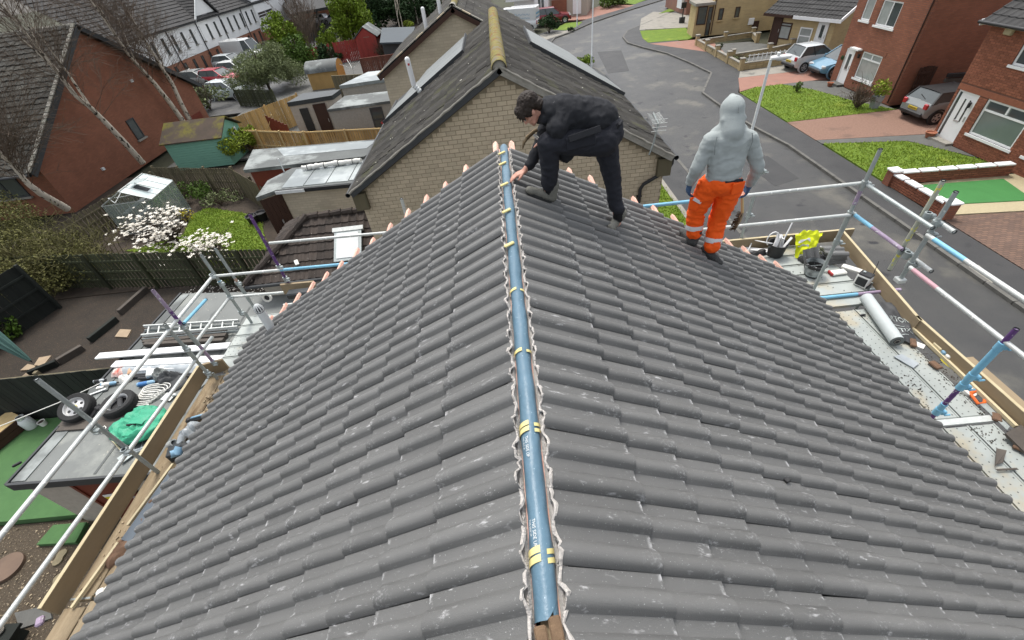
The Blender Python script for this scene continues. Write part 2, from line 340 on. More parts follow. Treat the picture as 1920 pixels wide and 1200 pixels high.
M['mint'] = mat('mint_green_paint', (.22, .46, .345), .6, (.19, .40, .30), 2, .6)
M['skin'] = mat('skin', (.55, .30, .22), .55, (.46, .22, .16), 14, .6, spec=.4)
M['hair'] = mat('dark_brown_hair', (.020, .012, .008), .65, (.03, .018, .011), 30, .6, var=.25)
M['blackcloth'] = mat('black_cotton', (.013, .014, .017), .92, (.02, .021, .025), 8, .6, bump=.3, bscale=160, spots=(.3, .3, .3), spot_scale=30, spot_cut=.775)
M['navycloth'] = mat('black_work_trousers', (.012, .013, .018), .85, (.02, .021, .028), 6, .6, bump=.3, bscale=120, spots=(.28, .28, .3), spot_scale=26, spot_cut=.775)
M['greycloth'] = mat('grey_marl_cotton', (.36, .395, .385), .95, (.31, .34, .335), 10, .6, bump=.3, bscale=140)
M['orange'] = mat('hi_vis_orange_cloth', (.86, .105, .004), .75, (.85, .10, .005), 6, .6, bump=.2, bscale=120)
M['reflect'] = mat('silver_reflective_tape', (.66, .66, .66), .35, (.55, .55, .56), 30, .6)
M['boot'] = mat('dusty_grey_boot', (.21, .205, .175), .85, (.11, .107, .092), 14, .8, bump=.4, bscale=80)
M['boot2'] = mat('dark_grey_boot', (.06, .062, .06), .8, (.03, .031, .03), 18, .6, bump=.4, bscale=80)
M['sock'] = mat('black_sock', (.012, .012, .013), .95)
M['glove'] = mat('blue_work_glove', (.05, .11, .21), .8, (.035, .07, .14), 16, .6)
M['hivisyellow'] = mat('hi_vis_yellow_cloth', (.75, .82, .02), .75, (.66, .72, .015), 5, .6, bump=.3, bscale=40)
M['sackgreen'] = mat('green_woven_sack', (.05, .36, .21), .5, (.035, .27, .155), 3, .6, bump=.4, bscale=30)
M['tyre'] = mat('tyre_rubber', (.02, .02, .02), .85, (.03, .03, .029), 12, .6)
M['rim'] = mat('silver_alloy', (.55, .55, .54), .4, (.42, .42, .42), 6, .6, metal=.5)
M['chrome'] = mat('bright_metal', (.6, .6, .6), .25, metal=.8)
M['polythene'] = mat('clear_polythene', (.40, .43, .44), .35, (.26, .29, .31), 8, .6, spec=.6)
M['blueplastic'] = mat('blue_plastic', (.06, .20, .46), .5, (.05, .16, .38), 6, .6)
M['paleblue'] = mat('pale_blue_plastic', (.25, .42, .56), .5, (.18, .32, .44), 6, .6)
M['cartonwhite'] = mat('white_card', (.76, .75, .70), .8, (.66, .65, .6), 8, .6)
M['redplastic'] = mat('red_plastic', (.50, .05, .05), .5)
M['orangeplastic'] = mat('orange_plastic', (.85, .16, .03), .5)
M['teal'] = mat('teal_glass', (.05, .28, .22), .3)
M['bindark'] = mat('brown_bin', (.13, .03, .025), .5)
M['bingreen'] = mat('green_bin', (.13, .20, .12), .5)
M['headlamp'] = mat('clear_lamp', (.6, .62, .63), .1, spec=.8)
M['taillamp'] = mat('red_lamp', (.42, .015, .03), .15, spec=.8)
M['plate_y'] = mat('yellow_plate', (.75, .55, .04), .5)
M['plate_w'] = mat('white_plate', (.75, .75, .72), .5)
M['turfgreen'] = mat('dark_green_parasol', (.15, .27, .235), .8, (.11, .21, .18), 3, .6)
M['terracotta'] = mat('terracotta', (.34, .13, .07), .8)
M['birch'] = mat('birch_bark', (.58, .52, .43), .85, (.42, .36, .28), 4, .6, spots=(.03, .025, .02), spot_scale=7, spot_cut=.57, stretch=(1, 1, .55))
M['bark'] = mat('brown_bark', (.085, .062, .042), .95, (.05, .038, .028), 6, .6, bump=.5)
M['twig'] = mat('brown_twigs', (.12, .088, .062), .9, (.085, .062, .046), 6, .6, var=.2)
M['twiggreen'] = mat('olive_twigs', (.17, .155, .06), .9, (.085, .08, .03), 3, .6, var=.3)
def leafmat(name, c, var=.35): return mat(name, c, .75, tuple(v * .6 for v in c), 1.5, .6, var=var, spec=.25)
M['lf_bright'] = leafmat('bright_green_leaf', (.17, .25, .02)); M['lf_lime'] = leafmat('lime_leaf', (.24, .31, .03)); M['lf_mid'] = leafmat('mid_green_leaf', (.085, .15, .022))
M['lf_dark'] = leafmat('dark_green_leaf', (.028, .062, .018)); M['lf_olive'] = leafmat('grey_olive_leaf', (.19, .225, .10)); M['lf_hedge'] = leafmat('olive_hedge_leaf', (.135, .132, .038), .5)
M['petal'] = mat('white_petal', (.80, .77, .70), .7, (.70, .65, .55), 6, .6, var=.08)
M['lf_yellow'] = leafmat('yellow_flower', (.6, .5, .03))
M['rubble'] = mat('mortar_rubble', (.42, .34, .23), .95, (.25, .19, .12), 14, .6, var=.35)
M['paver'] = mat('sandstone_paver', (.37, .285, .19), .85, (.29, .22, .15), 5, .6)
M['stone'] = mat('stepping_stone', (.27, .23, .145), .9, (.17, .145, .09), 4, .6, bump=.5)
M['slatewood'] = mat('wet_grey_timber', (.10, .085, .07), .8, (.06, .052, .045), 5, .6)
# ---------------------------------------------------------------- the ground and the street
def sheet(name, poly, top, m, th=.12): return struct(name, MB().slab([(p[0], p[1]) for p in poly], top - th, top), m)
struct('ground', MB().add([(-300, -200, -.2), (300, -200, -.2), (300, 400, -.2), (-300, 400, -.2)], [(0, 1, 2, 3)]), M['earth'])
nearkerb = [(8.1, -25), (8.1, 36.5), (7.9, 38.2), (6.3, 44), (5.3, 49.5), (6.3, 53), (8.2, 55), (11.4, 59.4), (16.7, 64.6), (24, 71)]
farkerb = [(13.25, -25), (13.3, 20), (12.95, 22.5), (12.75, 25), (12.75, 29.3), (14.9, 33.4), (14.6, 37), (14.1, 40.5), (12.9, 44), (12.25, 46.4), (12.5, 49.3), (13.6, 52), (19.4, 58.4), (26, 64)]
sheet('road', nearkerb + farkerb[::-1], -.1, M['asphalt'], .09)
def strip(pts, wd):   # a strip of width wd on the left of a polyline (wd<0: right)
    out = []
    for i, p in enumerate(pts):
        a = Vector(pts[max(i - 1, 0)]).to_2d() if 0 else Vector((*pts[max(i - 1, 0)], 0)); b = Vector((*pts[min(i + 1, len(pts) - 1)], 0))
        t = (b - a).normalized(); n = Vector((-t.y, t.x, 0)); q = Vector((*p, 0)) + n * wd; out.append((q.x, q.y))
    return out
for nm, ln, sg in (('near_kerb', nearkerb, 1), ('far_kerb', farkerb, -1)):
    k = MB(); off = strip(ln, .13 * sg)
    for i in range(len(ln) - 1):   # kerb stones with joints
        a0, a1, b0, b1 = [Vector((*q, 0)) for q in (ln[i], ln[i + 1], off[i], off[i + 1])]; L = (a1 - a0).length; n = max(1, int(L / .9))
        for j in range(n):
            f0, f1 = j / n + .012 / L, (j + 1) / n - .012 / L
            k.extr([a0.lerp(a1, f0) + Vector((0, 0, -.19)), a0.lerp(a1, f1) + Vector((0, 0, -.19)), b0.lerp(b1, f1) + Vector((0, 0, -.19)), b0.lerp(b1, f0) + Vector((0, 0, -.19))], (0, 0, .197 + rnd.uniform(-.004, .004)))
    struct(nm, k, M['kerb'])
pv_out = [(14.66, -25), (14.66, 28.4), (16.9, 33.0), (17.0, 42), (16.1, 46), (15.0, 49.0), (15.3, 51.5), (20.6, 56.6), (27.5, 62.4)]
sheet('far_pavement', strip(farkerb, -.13) + pv_out[::-1], 0, M['pave'])
pn = strip(nearkerb, .13)
sheet('near_pavement', [(6.75, -25), (6.75, 36), (5.6, 38.5), (4.6, 43), (3.4, 49), (4.4, 55.5), (6.3, 57.5), (10.3, 61), (15.5, 66.2), (22, 72)][::1] + pn[::-1], 0, M['pave'])
sheet('garden_path', [(6.55, -25), (6.55, 19.5), (6.745, 19.5), (6.745, -25)], .02, M['conc'])
sheet('front_lawn', [(4.4, 11.6), (4.6, 18.9), (6.54, 18.9), (6.54, 12.2)], .008, M['lawn'])
sheet('driveway', [(-3.7, 4.9), (-3.7, 9.2), (4.2, 9.2), (4.3, 11.5), (6.54, 11.5), (6.54, -25), (4.2, -25), (4.2, 4.9)], 0, M['grey'])
sheet('lawn', [(14.74, 22.75), (14.72, 28.3), (15.9, 28.95), (17.6, 28.95), (18.6, 27.2), (19.3, 24.6), (20.2, 22.75)], .015, M['lawn'])
sheet('garden_path', [(18.62, 27.25), (17.64, 28.97), (19.4, 29.0), (20.25, 28.5), (20.25, 22.78), (20.22, 22.78), (19.34, 24.6)], .006, M['grey'])
sheet('driveway', [(14.7, 20.12), (14.7, 22.72), (25.5, 22.7), (25.5, 19.4), (19.35, 19.4)], .004, M['redgravel'])
sheet('garden_path', [(14.7, 19.65), (14.7, 20.08), (19.25, 19.36), (19.25, 16.6), (18.1, 18.9)], .01, M['grey'])
sheet('lawn', [(14.74, 15.45), (14.76, 19.6), (18.05, 18.85), (19.2, 16.5), (19.2, 15.35)], .015, M['lawn'])
sheet('gravel_border', [(14.95, 12.75), (14.95, 15.1), (19.3, 15.0), (19.3, 12.3)], .006, M['cream'])
sheet('turf_mat', [(15.6, 13.35), (15.65, 14.9), (18.6, 14.68), (18.2, 13.05)], .03, M['astro2'], .024)
sheet('block_paving', [(14.7, 4), (14.7, 12.7), (19.3, 12.24), (19.3, 4)], .002, M['blocks'])
cr = [P(1372, 133), P(1465, 128), P(1530, 118), P(1530, 138), P(1470, 140), P(1370, 148)]
sheet('driveway', [(16.75, 32.9), (24.5, 33.6), (24.5, 31.2), (16.0, 31.4)], .004, M['conc'])
sheet('driveway', [(15.95, 31.36), (24.5, 31.16), (24.5, 29.0), (15.9, 28.98), (14.8, 28.5)], .008, M['pinkpave'])
sheet('lawn', [P(1200, 58), P(1285, 52), P(1302, 68), P(1290, 74), P(1215, 80), P(1205, 72)], .012, M['lawn'])
sheet('driveway', [P(1199, 56), P(1202, 35), P(1225, 22), P(1300, 26), P(1300, 51)], .006, M['conc'])
sheet('lawn', [P(1235, 26), P(1262, 13), P(1278, 11), P(1282, 17)], .02, M['lawn'])
sheet('driveway', [P(1218, 82), P(1295, 75), P(1330, 72), P(1395, 133), P(1345, 100)], .004, M['pinkpave'])
sheet('front_yard', [(17.0, 33.2), (17.0, 42), (21, 41), (23.6, 35.5), (24.5, 33.7)], .002, M['grey'])
sheet('lawn', [P(1036, 56), P(1062, 43), P(1092, 41), P(1082, 50), P(1060, 57)], .012, M['lawn'])
sheet('driveway', [P(1012, 66), P(1065, 57), P(1078, 56), P(1020, 76)], .006, M['conc'])
sheet('driveway', [P(985, 60), P(1005, 42), P(1100, 36), P(1190, 10), P(1135, 8), P(1060, 32), P(1000, 25)], .002, M['pinkpave'])
sheet('lawn', [P(1150, 5), P(1190, 8), P(1215, -2), P(1170, -4)], .01, M['lawn'])
# rear gardens
sheet('pavement_patch', [P(1815, 500), P(1835, 497), P(1870, 527), P(1855, 532)], .005, M['conc'], .02); sheet('road_patch', [P(1120, 95), P(1165, 92), P(1180, 130), P(1140, 135)], -.094, M['pave'], .02); sheet('road_patch', [P(1395, 300), P(1440, 288), P(1500, 330), P(1455, 345)], -.095, M['pave'], .02)
sheet('rear_lawn', [P(235, 471), P(300, 474), P(500, 470), P(492, 420), P(460, 401), P(392, 390), P(362, 402), P(345, 440), P(300, 455)], .02, M['lawn'])
sheet('garden_bed', [(-24, 13.6), (-24, 26), (-7.4, 26), (-7.4, 13.6)], 0, M['soil'])
sheet('leafy_bed', [(-24, 7.6), (-24, 13.55), (-9.0, 13.55), (-9.0, 7.6)], .0, M['leafsoil'])
sheet('astroturf', [(-16.8, 4.62), (-16.8, 7.5), (-9.0, 7.5), (-9.0, 4.62)], .16, M['astro'], .3)
sheet('astroturf_step', [P(100, 984, .1), P(162, 979, .1), P(141, 1017, .1), P(68, 1021, .1)], .1, M['astro'], .2)
sheet('gravel_bed', [(-17, -3), (-17, 4.6), (-4, 4.6), (-4, -3)], 0, M['gravel'])
sheet('yard', [(-4.2, -3), (-4.2, 9.2), (-9, 9.2), (-9, 4.65), (-4.25, 4.65)], -.02, M['grey'])
sheet('yard', [(-8.5, 13.2), (-8.5, 40), (-3.6, 40), (-3.6, 13.2)], .004, M['grey'])
sheet('car_park', [(-34.4, 38), (-34.4, 112), (-22, 112), (-22.5, 60), (-19.5, 44), (-21, 38)], .004, M['asphalt'])
sheet('woodland_floor', [(-21.8, 60), (-21.8, 112), (0, 112), (0, 60)], .004, M['leafsoil'])
sheet('rear_yard', [(-21, 27), (-21, 59.8), (-8.6, 59.8), (-8.6, 27)], .003, M['grey'])

# ---------------------------------------------------------------- the house being re-roofed
TH = math.atan(2.3452 / 4.0097); ct, st = math.cos(TH), math.sin(TH)
house = thing('tiled_house', 'house in the foreground with a newly laid dark grey tiled roof and bare ridge', 'house', (0, 1.7, 0))
w_ = MB(); w_.slab([(-3.72, -4), (3.72, -4), (3.72, 4.62), (-3.72, 4.62)], 0, 4.55)
w_.extr([(-3.72, 4.62, 4.551), (3.72, 4.62, 4.551), (0, 4.62, 6.72)], (0, -8.6, 0))
obj('wall', w_, M['roughcast'], house)
for s in (-1, 1):   # underlay on each slope, soffit and fascia
    e = MB(); e.extr([(s * .02, 4.66, 6.93), (s * 4.02, 4.66, 4.585), (s * 4.02, 4.66, 4.545), (s * .02, 4.66, 6.88)], (0, -8.6, 0)); obj('roof_underlay', e, M['darkgrey'], house)
    e = MB(); e.box((s * 3.90, .35, 4.48), (.03, 8.5, .17)); obj('fascia', e, M['white'], house)
SDIR = {s: (Vector((-s * ct, 0, st)), Vector((s * st, 0, ct))) for s in (-1, 1)}   # up-slope, outward
PROF = [(0, 0), (.052, 0)] + [(.052 + .098 * t, h) for t, h in ((.10, .012), (.26, .027), (.46, .036), (.68, .036), (.87, .024), (.985, .001))]
def tile_mb(flip, length, full=True, nod=1):
    mb = MB(); pr = [(u, h) for u, h in PROF] + [(u + .15, h) for u, h in PROF]; pr[-1] = (.2985, .002)
    vs = []; uv = []
    for v, kind in ((.004, 0), (0, 1), (.012, 2), (length, 3)):
        for u, h in pr:
            z = {0: h * .35 - .004, 1: h * .9 + .016, 2: h + .028, 3: h + .002}[kind]
            vs.append((u, v, z)); uv.append((u, v))
    n = len(pr); fs = [((r * n + i), (r * n + i + 1), ((r + 1) * n + i + 1), ((r + 1) * n + i)) for r in range(3) for i in range(n - 1)]
    # side faces
    fs += [(n - 1, 2 * n - 1, 3 * n - 1, 4 * n - 1), (0, 3 * n, 2 * n, n)]
    if flip: fs = [f[::-1] for f in fs]
    mb.add(vs, fs, 0, uv); return mb
SK = [.53 + .3165 * k for k in range(14)]
allt = []
for s in (-1, 1):
    up, nn = SDIR[s]; u = Vector((0, -1, 0))
    for k, sk in enumerate(SK):
        for j in range(21):
            y0 = 4.765 - .3 * j
            o = Vector((0, y0, 7.0)) - up * sk + nn * .02
            allt.append((((o + u * .15) - CAMP).length, s, k, j, o))
def seen(o):
    q = CM.transposed() @ (o - CAMP)
    if q.z > -.1: return False
    x, y = 960 + FPX * q.x / -q.z, 600 - FPX * q.y / -q.z
    return -60 < x < 1980 and -60 < y < 1260
allt.sort(key=lambda a: (not seen(a[4]), a[0]))
tm = {}
for s in (-1, 1):
    for L in (.474, .345): tm[(s, L)] = mesh_of('roof_tile', tile_mb(s == 1, L), M['tile'], 38)
rest = MB(); rest.uv = []
for i, (d, s, k, j, o) in enumerate(allt):
    up, nn = SDIR[s]; L = .474 if k == 0 else .345
    T = frame(o + nn * rnd.uniform(-.002, .004) + up * rnd.uniform(-.005, .005) + Vector((0, rnd.uniform(-.002, .002), 0)), (0, -1, 0), up, nn) @ Matrix.Rotation(rnd.uniform(-.011, .011), 4, 'Z') @ Matrix.Rotation(rnd.uniform(-.007, .007), 4, 'Y')
    if i < 300: inst('roof_tile', tm[(s, L)], house, T)
    else:
        t = tile_mb(s == 1, L); rest.T = T; rest.add(t.v, t.f, 0, t.uv); rest.T = None
obj('roof_tile', rest, M['tile'], house, 38, kind='stuff')
# batten tails past the far verge, pink treated timber with pointed ends
for s in (-1, 1):
    up, nn = SDIR[s]
    for k in range(14):
        sk = (SK[k] - .31) if k else .10; c = Vector((0, 0, 7.0)) - up * sk + nn * .004; yy = 4.70; L = rnd.uniform(.30, .38)
        a, b2 = up * .026, nn * .014; B = MB()
        p = [c + Vector((0, yy, 0)) - a, c + Vector((0, yy, 0)) + a, c + Vector((0, yy + L - .05, 0)) + a, c + Vector((0, yy + L, 0)) + a * .3, c + Vector((0, yy + L - .03, 0)) - a]
        B.extr([q - b2 for q in p], b2 * 2.6); obj('batten_end', B, M['pinkbatten'], house)
for s in (-1, 1):   # cement-bedded broken top edge of the first course and the pink ridge batten behind it
    up, nn = SDIR[s]; B = MB(); pts = []; rs = []
    y = 4.72
    while y > -.9:
        ph = ((4.765 - y) % .15) / .15; hh =   .031 * max(0, math.sin(math.pi * max(0, (ph - .35) / .65)))
        q = Vector((0, y, 7.0)) - up * (.058 + rnd.uniform(-.007, .007)) + nn * (.022 + hh + rnd.uniform(-.006, .008)); pts.append(q); rs.append(rnd.uniform(.004, .0105)); y -= rnd.uniform(.012, .03)
    B.tube(pts, rs, 5); obj('mortar_edge', B, M['pinkmortar'], house, kind='stuff')
    B = MB(); B.bar(Vector((0, 4.75, 7.0)) - up * .084 - nn * .006, Vector((0, -.9, 7.0)) - up * .084 - nn * .006, .04, .034, nn); obj('mortar_bed', B, M['pinkmortar'], house)
    B = MB(); B.bar(Vector((s * .049, 4.86, 6.893)), Vector((s * .049, .33, 6.893)), .014, .12); obj('ridge_batten', B, M['pinkbatten'], house)
B = MB(); B.bar((0, 4.86, 6.90), (0, -.9, 6.90), .05, .14); obj('ridge_board', B, M['oldplank'], house)
for (x, y, yw) in ((-.022, .325, .11), (.028, .355, .10)): B = MB(); B.box((x, y, 6.985), (.044, yw, .05), Matrix.Rotation(.12, 3, 'Z'), bev=.006); obj('ridge_timber', B, M['bark2'] if 'bark2' in M else M.setdefault('bark2', mat('damp_old_timber', (.20, .13, .075), .85, (.09, .055, .032), 14, .7, bump=.6)), house, kind=None)
B = MB()
for i in range(60): B.ball((rnd.uniform(-.055, .055), rnd.uniform(-.4, .24), 6.975 + rnd.uniform(-.01, .012)), rnd.uniform(.006, .018), 5)
obj('mortar_crumbs', B, M['rubble'], house, kind='stuff')
B = MB(); B.box((-.13, .16, 6.975), (.16, .18, .05), bev=.01); obj('mortar_patch', B, M['pinkmortar'], house)
# blue ridge membrane: a rounded strip with a slanted torn end
def memb(a, b):
    yend = .392 + (.10 * max(0, b - .52) / .48 if b > .52 else 0); y = yend + (4.84 - yend) * (1 - a); ang = (b - .5) * 1.18 * math.pi; r = .045 + .0012 * math.sin(y * 23)
    wob = .003 * math.sin(y * 9 + b * 3) + .004 * noise.noise(Vector((y * 6, b * 3, 1)))
    return Vector((r * math.sin(ang) + wob * .5, y, 6.965 + r * math.cos(ang) + wob))
mem = obj('ridge_membrane', MB().grid(memb, 60, 14), M['ridgeblue'], house, 60)
B = MB()
def flap(a, b):
    ang = (.18 + .35 * b) * math.pi; r = .0425
    return Vector((r * math.sin(ang), .40 + .20 * a, 6.963 + r * math.cos(ang)))
obj('membrane_flap', MB().grid(flap, 6, 5), M['ridgeblue'], house, 60)
def text_mesh(s, size):
    cu = bpy.data.curves.new('t', 'FONT'); cu.body = s; cu.size = size; cu.fill_mode = 'FRONT'; cu.resolution_u = 2
    o = bpy.data.objects.new('t', cu); C.objects.link(o); bpy.context.view_layer.update()
    me = bpy.data.meshes.new_from_object(o.evaluated_get(bpy.context.evaluated_depsgraph_get()))
    vs = [v.co.copy() for v in me.vertices]; fs = [tuple(p.vertices) for p in me.polygons]
    bpy.data.objects.remove(o); bpy.data.curves.remove(cu); bpy.data.meshes.remove(me); return vs, fs
for (y0, sz) in ((1.115, .0195), (.735, .0195)):
    for txt, sc, a0 in (('THIS SIDE UP', 1.0, -.55), ('THIS SIDE UP.', .6, -.86)):
        vs, fs = text_mesh('THIS SIDE UP', sz * sc); B = MB(); out = []
        for v in vs:
            ang = a0 + v.y / .045; r = .0485
            out.append((r * math.sin(ang), y0 - v.x * .95, 6.966 + r * math.cos(ang)))
        B.add(out, fs); obj('printed_lettering', B, M['offwhite'], house)
ys = [P(948, 284, 7.03).y, P(955, 303, 7.03).y, P(958, 342, 7.03).y, P(958, 392, 7.03).y, P(963, 455, 7.03).y, P(965, 538, 7.03).y, P(975, 652, 7.03).y, P(997, 800, 7.03).y, P(1018, 1045, 7.03).y]
for i, y in enumerate(ys):   # yellow strap clips
    B = MB(); n = 2 if i >= 7 else 1
    if i < 5: B.bar((-.062, y - .02, 7.015), (.012, y + .014, 7.026), .03, .016, bev=.005)
    for k in range(n if i >= 5 else 0):
        for (a0, a1, dy) in ((-1.5, -.05, .016), (.45, 1.45, .012)) if i >= 5 else ((-1.5, .3, .016),):
            yy = y + k * .032
            def cl(a, b, a0=a0, a1=a1, yy=yy, dy=dy):
                an = a0 + (a1 - a0) * a; r = .0495 + .001 * (i % 2); return Vector((r * math.sin(an) * 1.03, yy + dy * (b - .5) * 1.6 + (.012 * (a - .5)), 6.966 + r * math.cos(an)))
            B.grid(cl, 8, 2)
    obj('ridge_clip', B, M['yellow'], house)
# soil vent pipe through the left slope
base = Vector((0, 0, 0)); q = P(513, 622, 4.97); pipe = thing('vent_pipe', 'white plastic soil vent pipe standing through the far corner of the left roof slope', 'vent pipe', (q.x, q.y, q.z))
B = MB(); B.tube([q + Vector((0, 0, -.12)), q + Vector((0, 0, .40))], .056, 16); obj('pipe', B, M['offwhite'], pipe, 40)
B = MB()
for k in range(10):
    a = 2 * math.pi * k / 10; d = Vector((math.cos(a), math.sin(a), 0))
    B.tube([q + Vector((0, 0, .40)) + d * .05, q + Vector((0, 0, .44)) + d * .052, q + Vector((0, 0, .485)) + d * .026, q + Vector((0, 0, .50))], .0075, 5)
obj('cage', B, M['offwhite'], pipe, 60)
B = MB(); B.lathe([(.058, .0), (.05, .04), (.02, .06)], q + Vector((0, 0, .38)), n=14); obj('inner_cap', B, M['black'], pipe, 60)
B = MB(); upl, nl = SDIR[-1]
B.grid(lambda a, b: q + Vector((0, (a - .5) * .42, 0)) + upl * (-.30 + .42 * b) + nl * (.03 + .018 * math.sin(a * 17) * math.sin(b * 9) + .02 * (1 - abs(2 * a - 1))), 14, 14); obj('lead_flashing', B, M['tile'], pipe, 60)
B = MB(); pts = [S_ for S_ in [q + upl * .09 + nl * .05 + Vector((0, .09 * math.sin(a), 0)) + upl * (.07 * math.cos(a)) for a in [i * .5 for i in range(13)]]]
B.tube(pts, [.008 + .006 * abs(math.sin(i * 2.1)) for i in range(13)], 5); obj('mortar_collar', B, M['pinkmortar'], pipe)
# a chip of dark slate lying on the right slope
upr, nr = SDIR[1]; B = MB(); qq = Vector((1.46, 1.19, 7.0 - 1.46 * st / ct + .055)); B.box(qq, (.035, .085, .02), Matrix.Rotation(.5, 3, 'Z'), bev=.004); one('slate_chip', 'small black chip lying loose on the right roof slope', 'slate chip', B, M['black'])

# ---------------------------------------------------------------- building pieces
def window(par, T, w, h, fm, pm, vs=(), hs=(), fw=.07, sill=None, depth=.05, name='window', sillw=.12):
    """T: (0,0,0)=lower left corner of the opening on the wall face, c outwards"""
    B = MB(T)
    for (c, d) in (((w / 2, fw / 2, 0), (w, fw, depth)), ((w / 2, h - fw / 2, 0), (w, fw, depth)), ((fw / 2, h / 2, 0), (fw, h - 2 * fw, depth)), ((w - fw / 2, h / 2, 0), (fw, h - 2 * fw, depth))): B.box(c, d)
    for x in vs: B.box((x * w, h / 2, .001), (fw * .9, h - 2 * fw, depth * .9))
    for (y, x0, x1) in hs: B.box(((x0 + x1) / 2 * w, y * h, .002), ((x1 - x0) * w - fw, fw * .9, depth * .86))
    o = obj(name, B, fm, par)
    B = MB(T); B.box((w / 2, h / 2, -.008), (w - 2 * fw + .004, h - 2 * fw + .004, .012)); obj('pane', B, pm, o)
    if sill: B = MB(T); B.box((w / 2, -.045, .05), (w + .16, .09, sillw)); obj('sill', B, sill, o)
    return o
def door(par, T, w, h, m, glass=(), fm=None, handle=None, letter=True, lab=None):
    B = MB(T); B.box((w / 2, h / 2, 0), (w, h, .06))
    o = obj('door', B, m, par)
    F = MB(T)
    for (c, d) in (((.03, h / 2, .012), (.06, h, .08)), ((w - .03, h / 2, .012), (.06, h, .08)), ((w / 2, h - .03, .012), (w - .12, .06, .08))): F.box(c, d)
    obj('door_frame', F, fm or m, o)
    for (x0, x1, y0, y1) in glass: B = MB(T); B.box(((x0 + x1) / 2 * w, (y0 + y1) / 2 * h, .022), ((x1 - x0) * w, (y1 - y0) * h, .03)); obj('glass_panel', B, M['glass'], o)
    if letter: B = MB(T); B.box((w * .55, h * .42, .036), (.26, .06, .02)); obj('letter_plate', B, M['rim'], o)
    B = MB(T); B.box((w * .86, h * .5, .045), (.03, .2, .04)); obj('handle', B, M['rim'], o)
    return o
def courses(par, T, Wd, S, mt, gauge=.33, th=.03, roll=.15, rh=.02, jit=.006, seed=0, name='roof_tile', clip=None, tw=.3):
    """rows of lapped tiles; a along the eave, b up the slope, c outwards; the rows are separate tiles joined as one part"""
    rr = random.Random(seed); B = MB(T); n = int(S / gauge) + 1; k = max(1, int(round(Wd / tw)))
    for r in range(n):
        b0 = r * gauge; b1 = min(b0 + gauge * 1.06, S)
        if b0 >= S - .02: break
        for j in range(k):
            a0, a1 = j * Wd / k, (j + 1) * Wd / k - .004
            if clip and not clip((a0 + a1) / 2, (b0 + b1) / 2): continue
            dz = rr.uniform(-jit, jit); nseg = max(2, int(round((a1 - a0) / roll)) * 4) if roll else 1
            vs = []
            for (b, z) in ((b0, -.01), (b0 - rr.uniform(0, jit), th), (b1, .004)):
                for i in range(nseg + 1):
                    a = a0 + (a1 - a0) * i / nseg; hh = rh * max(0, math.sin(2 * math.pi * a / roll)) if roll else 0
                    vs.append((a, b, z + dz + (hh if z > -.01 else hh * .5)))
            m_ = nseg + 1
            B.add(vs, [(q * m_ + i, q * m_ + i + 1, (q + 1) * m_ + i + 1, (q + 1) * m_ + i) for q in range(2) for i in range(nseg)])
    o = obj(name, B, mt, par); o['kind'] = 'stuff'; return o
def bricks(par, T, rows, mt, bl, bh, mj=.012, proud=.012, limit=300, seed=1, near=None):
    """rows(v0,v1)->list of (u0,u1) free spans of the course; whole bricks nearest the camera are parts, cut ones are joined"""
    rr = random.Random(seed); full = []; cut = []
    v = 0.; r = 0
    while True:
        sp = rows(v, v + bh)
        if sp is None: break
        for (u0, u1) in sp:
            off = (r % 2) * bl / 2; i0 = math.floor((u0 - off) / bl)
            u = off + i0 * bl
            while u < u1:
                a, b = max(u, u0), min(u + bl - mj, u1)
                if b - a > .03: (full if (b - a) > bl - mj - 1e-4 else cut).append((a, b, v, v + bh - mj))
                u += bl
        v += bh; r += 1
    full.sort(key=lambda q: ((T @ Vector(((q[0] + q[1]) / 2, q[2], 0))) - Vector(near or CAMP)).length)
    B0 = MB(); B0.box((0, 0, 0), (bl - mj, bh - mj, proud * 2), bev=.004); me = mesh_of('brick', B0, mt)
    Rm = T.to_3x3().to_4x4()
    for (a, b, c, d) in full[:limit]: inst('brick', me, par, Matrix.Translation(T @ Vector(((a + b) / 2, (c + d) / 2, rr.uniform(-.003, .003)))) @ Rm)
    B = MB(T)
    for (a, b, c, d) in full[limit:] + cut: B.box(((a + b) / 2, (c + d) / 2, rr.uniform(-.003, .003)), (b - a, d - c, proud * 2))
    if B.v: o = obj('brick', B, mt, par); o['kind'] = 'stuff'
def fence(label, a, b, h, mt, bw=.10, gap=.02, post=1.8, group=None, side=1, name='fence', rails=(.25, .5, .8), zb=0., name_board='board', postm=None, slope=0, jit=.01, top=False):
    a, b = Vector((a[0], a[1], zb)), Vector((b[0], b[1], zb)); d = b - a; L = d.length; u = d / L; n = Vector((u.y, -u.x, 0)) * side
    t = thing(name, label, 'fence', (a + b) / 2, group)
    me = mesh_of(name_board, MB().box((0, 0, h / 2), (bw, .018, h)), mt)
    k = int(L / (bw + gap)); Rm = Matrix((u, n, Vector((0, 0, 1)))).transposed().to_4x4(); rest = MB()
    for i in range(k):
        q = a + u * ((i + .5) * L / k) + n * (.03 + rnd.uniform(-.004, .004)) + Vector((0, 0, rnd.uniform(-jit, jit)))
        if i < 300: inst(name_board, me, t, Matrix.Translation(q) @ Rm @ Matrix.Rotation(rnd.uniform(-.007, .007), 4, 'Y'))
    for f in rails: obj('rail', MB().bar(a + Vector((0, 0, h * f)) - n * .005, b + Vector((0, 0, h * f)) - n * .005, .045, .07), postm or mt, t)
    m_ = max(1, int(L / post))
    for i in range(m_ + 1): q = a + u * (L * i / m_) - n * .06; obj('post', MB().box(q + Vector((0, 0, h / 2 + .02)), (.09, .09, h + .06)), postm or mt, t)
    if top: obj('capping', MB().bar(a + Vector((0, 0, h + .02)), b + Vector((0, 0, h + .02)), .10, .035), postm or mt, t)
    return t
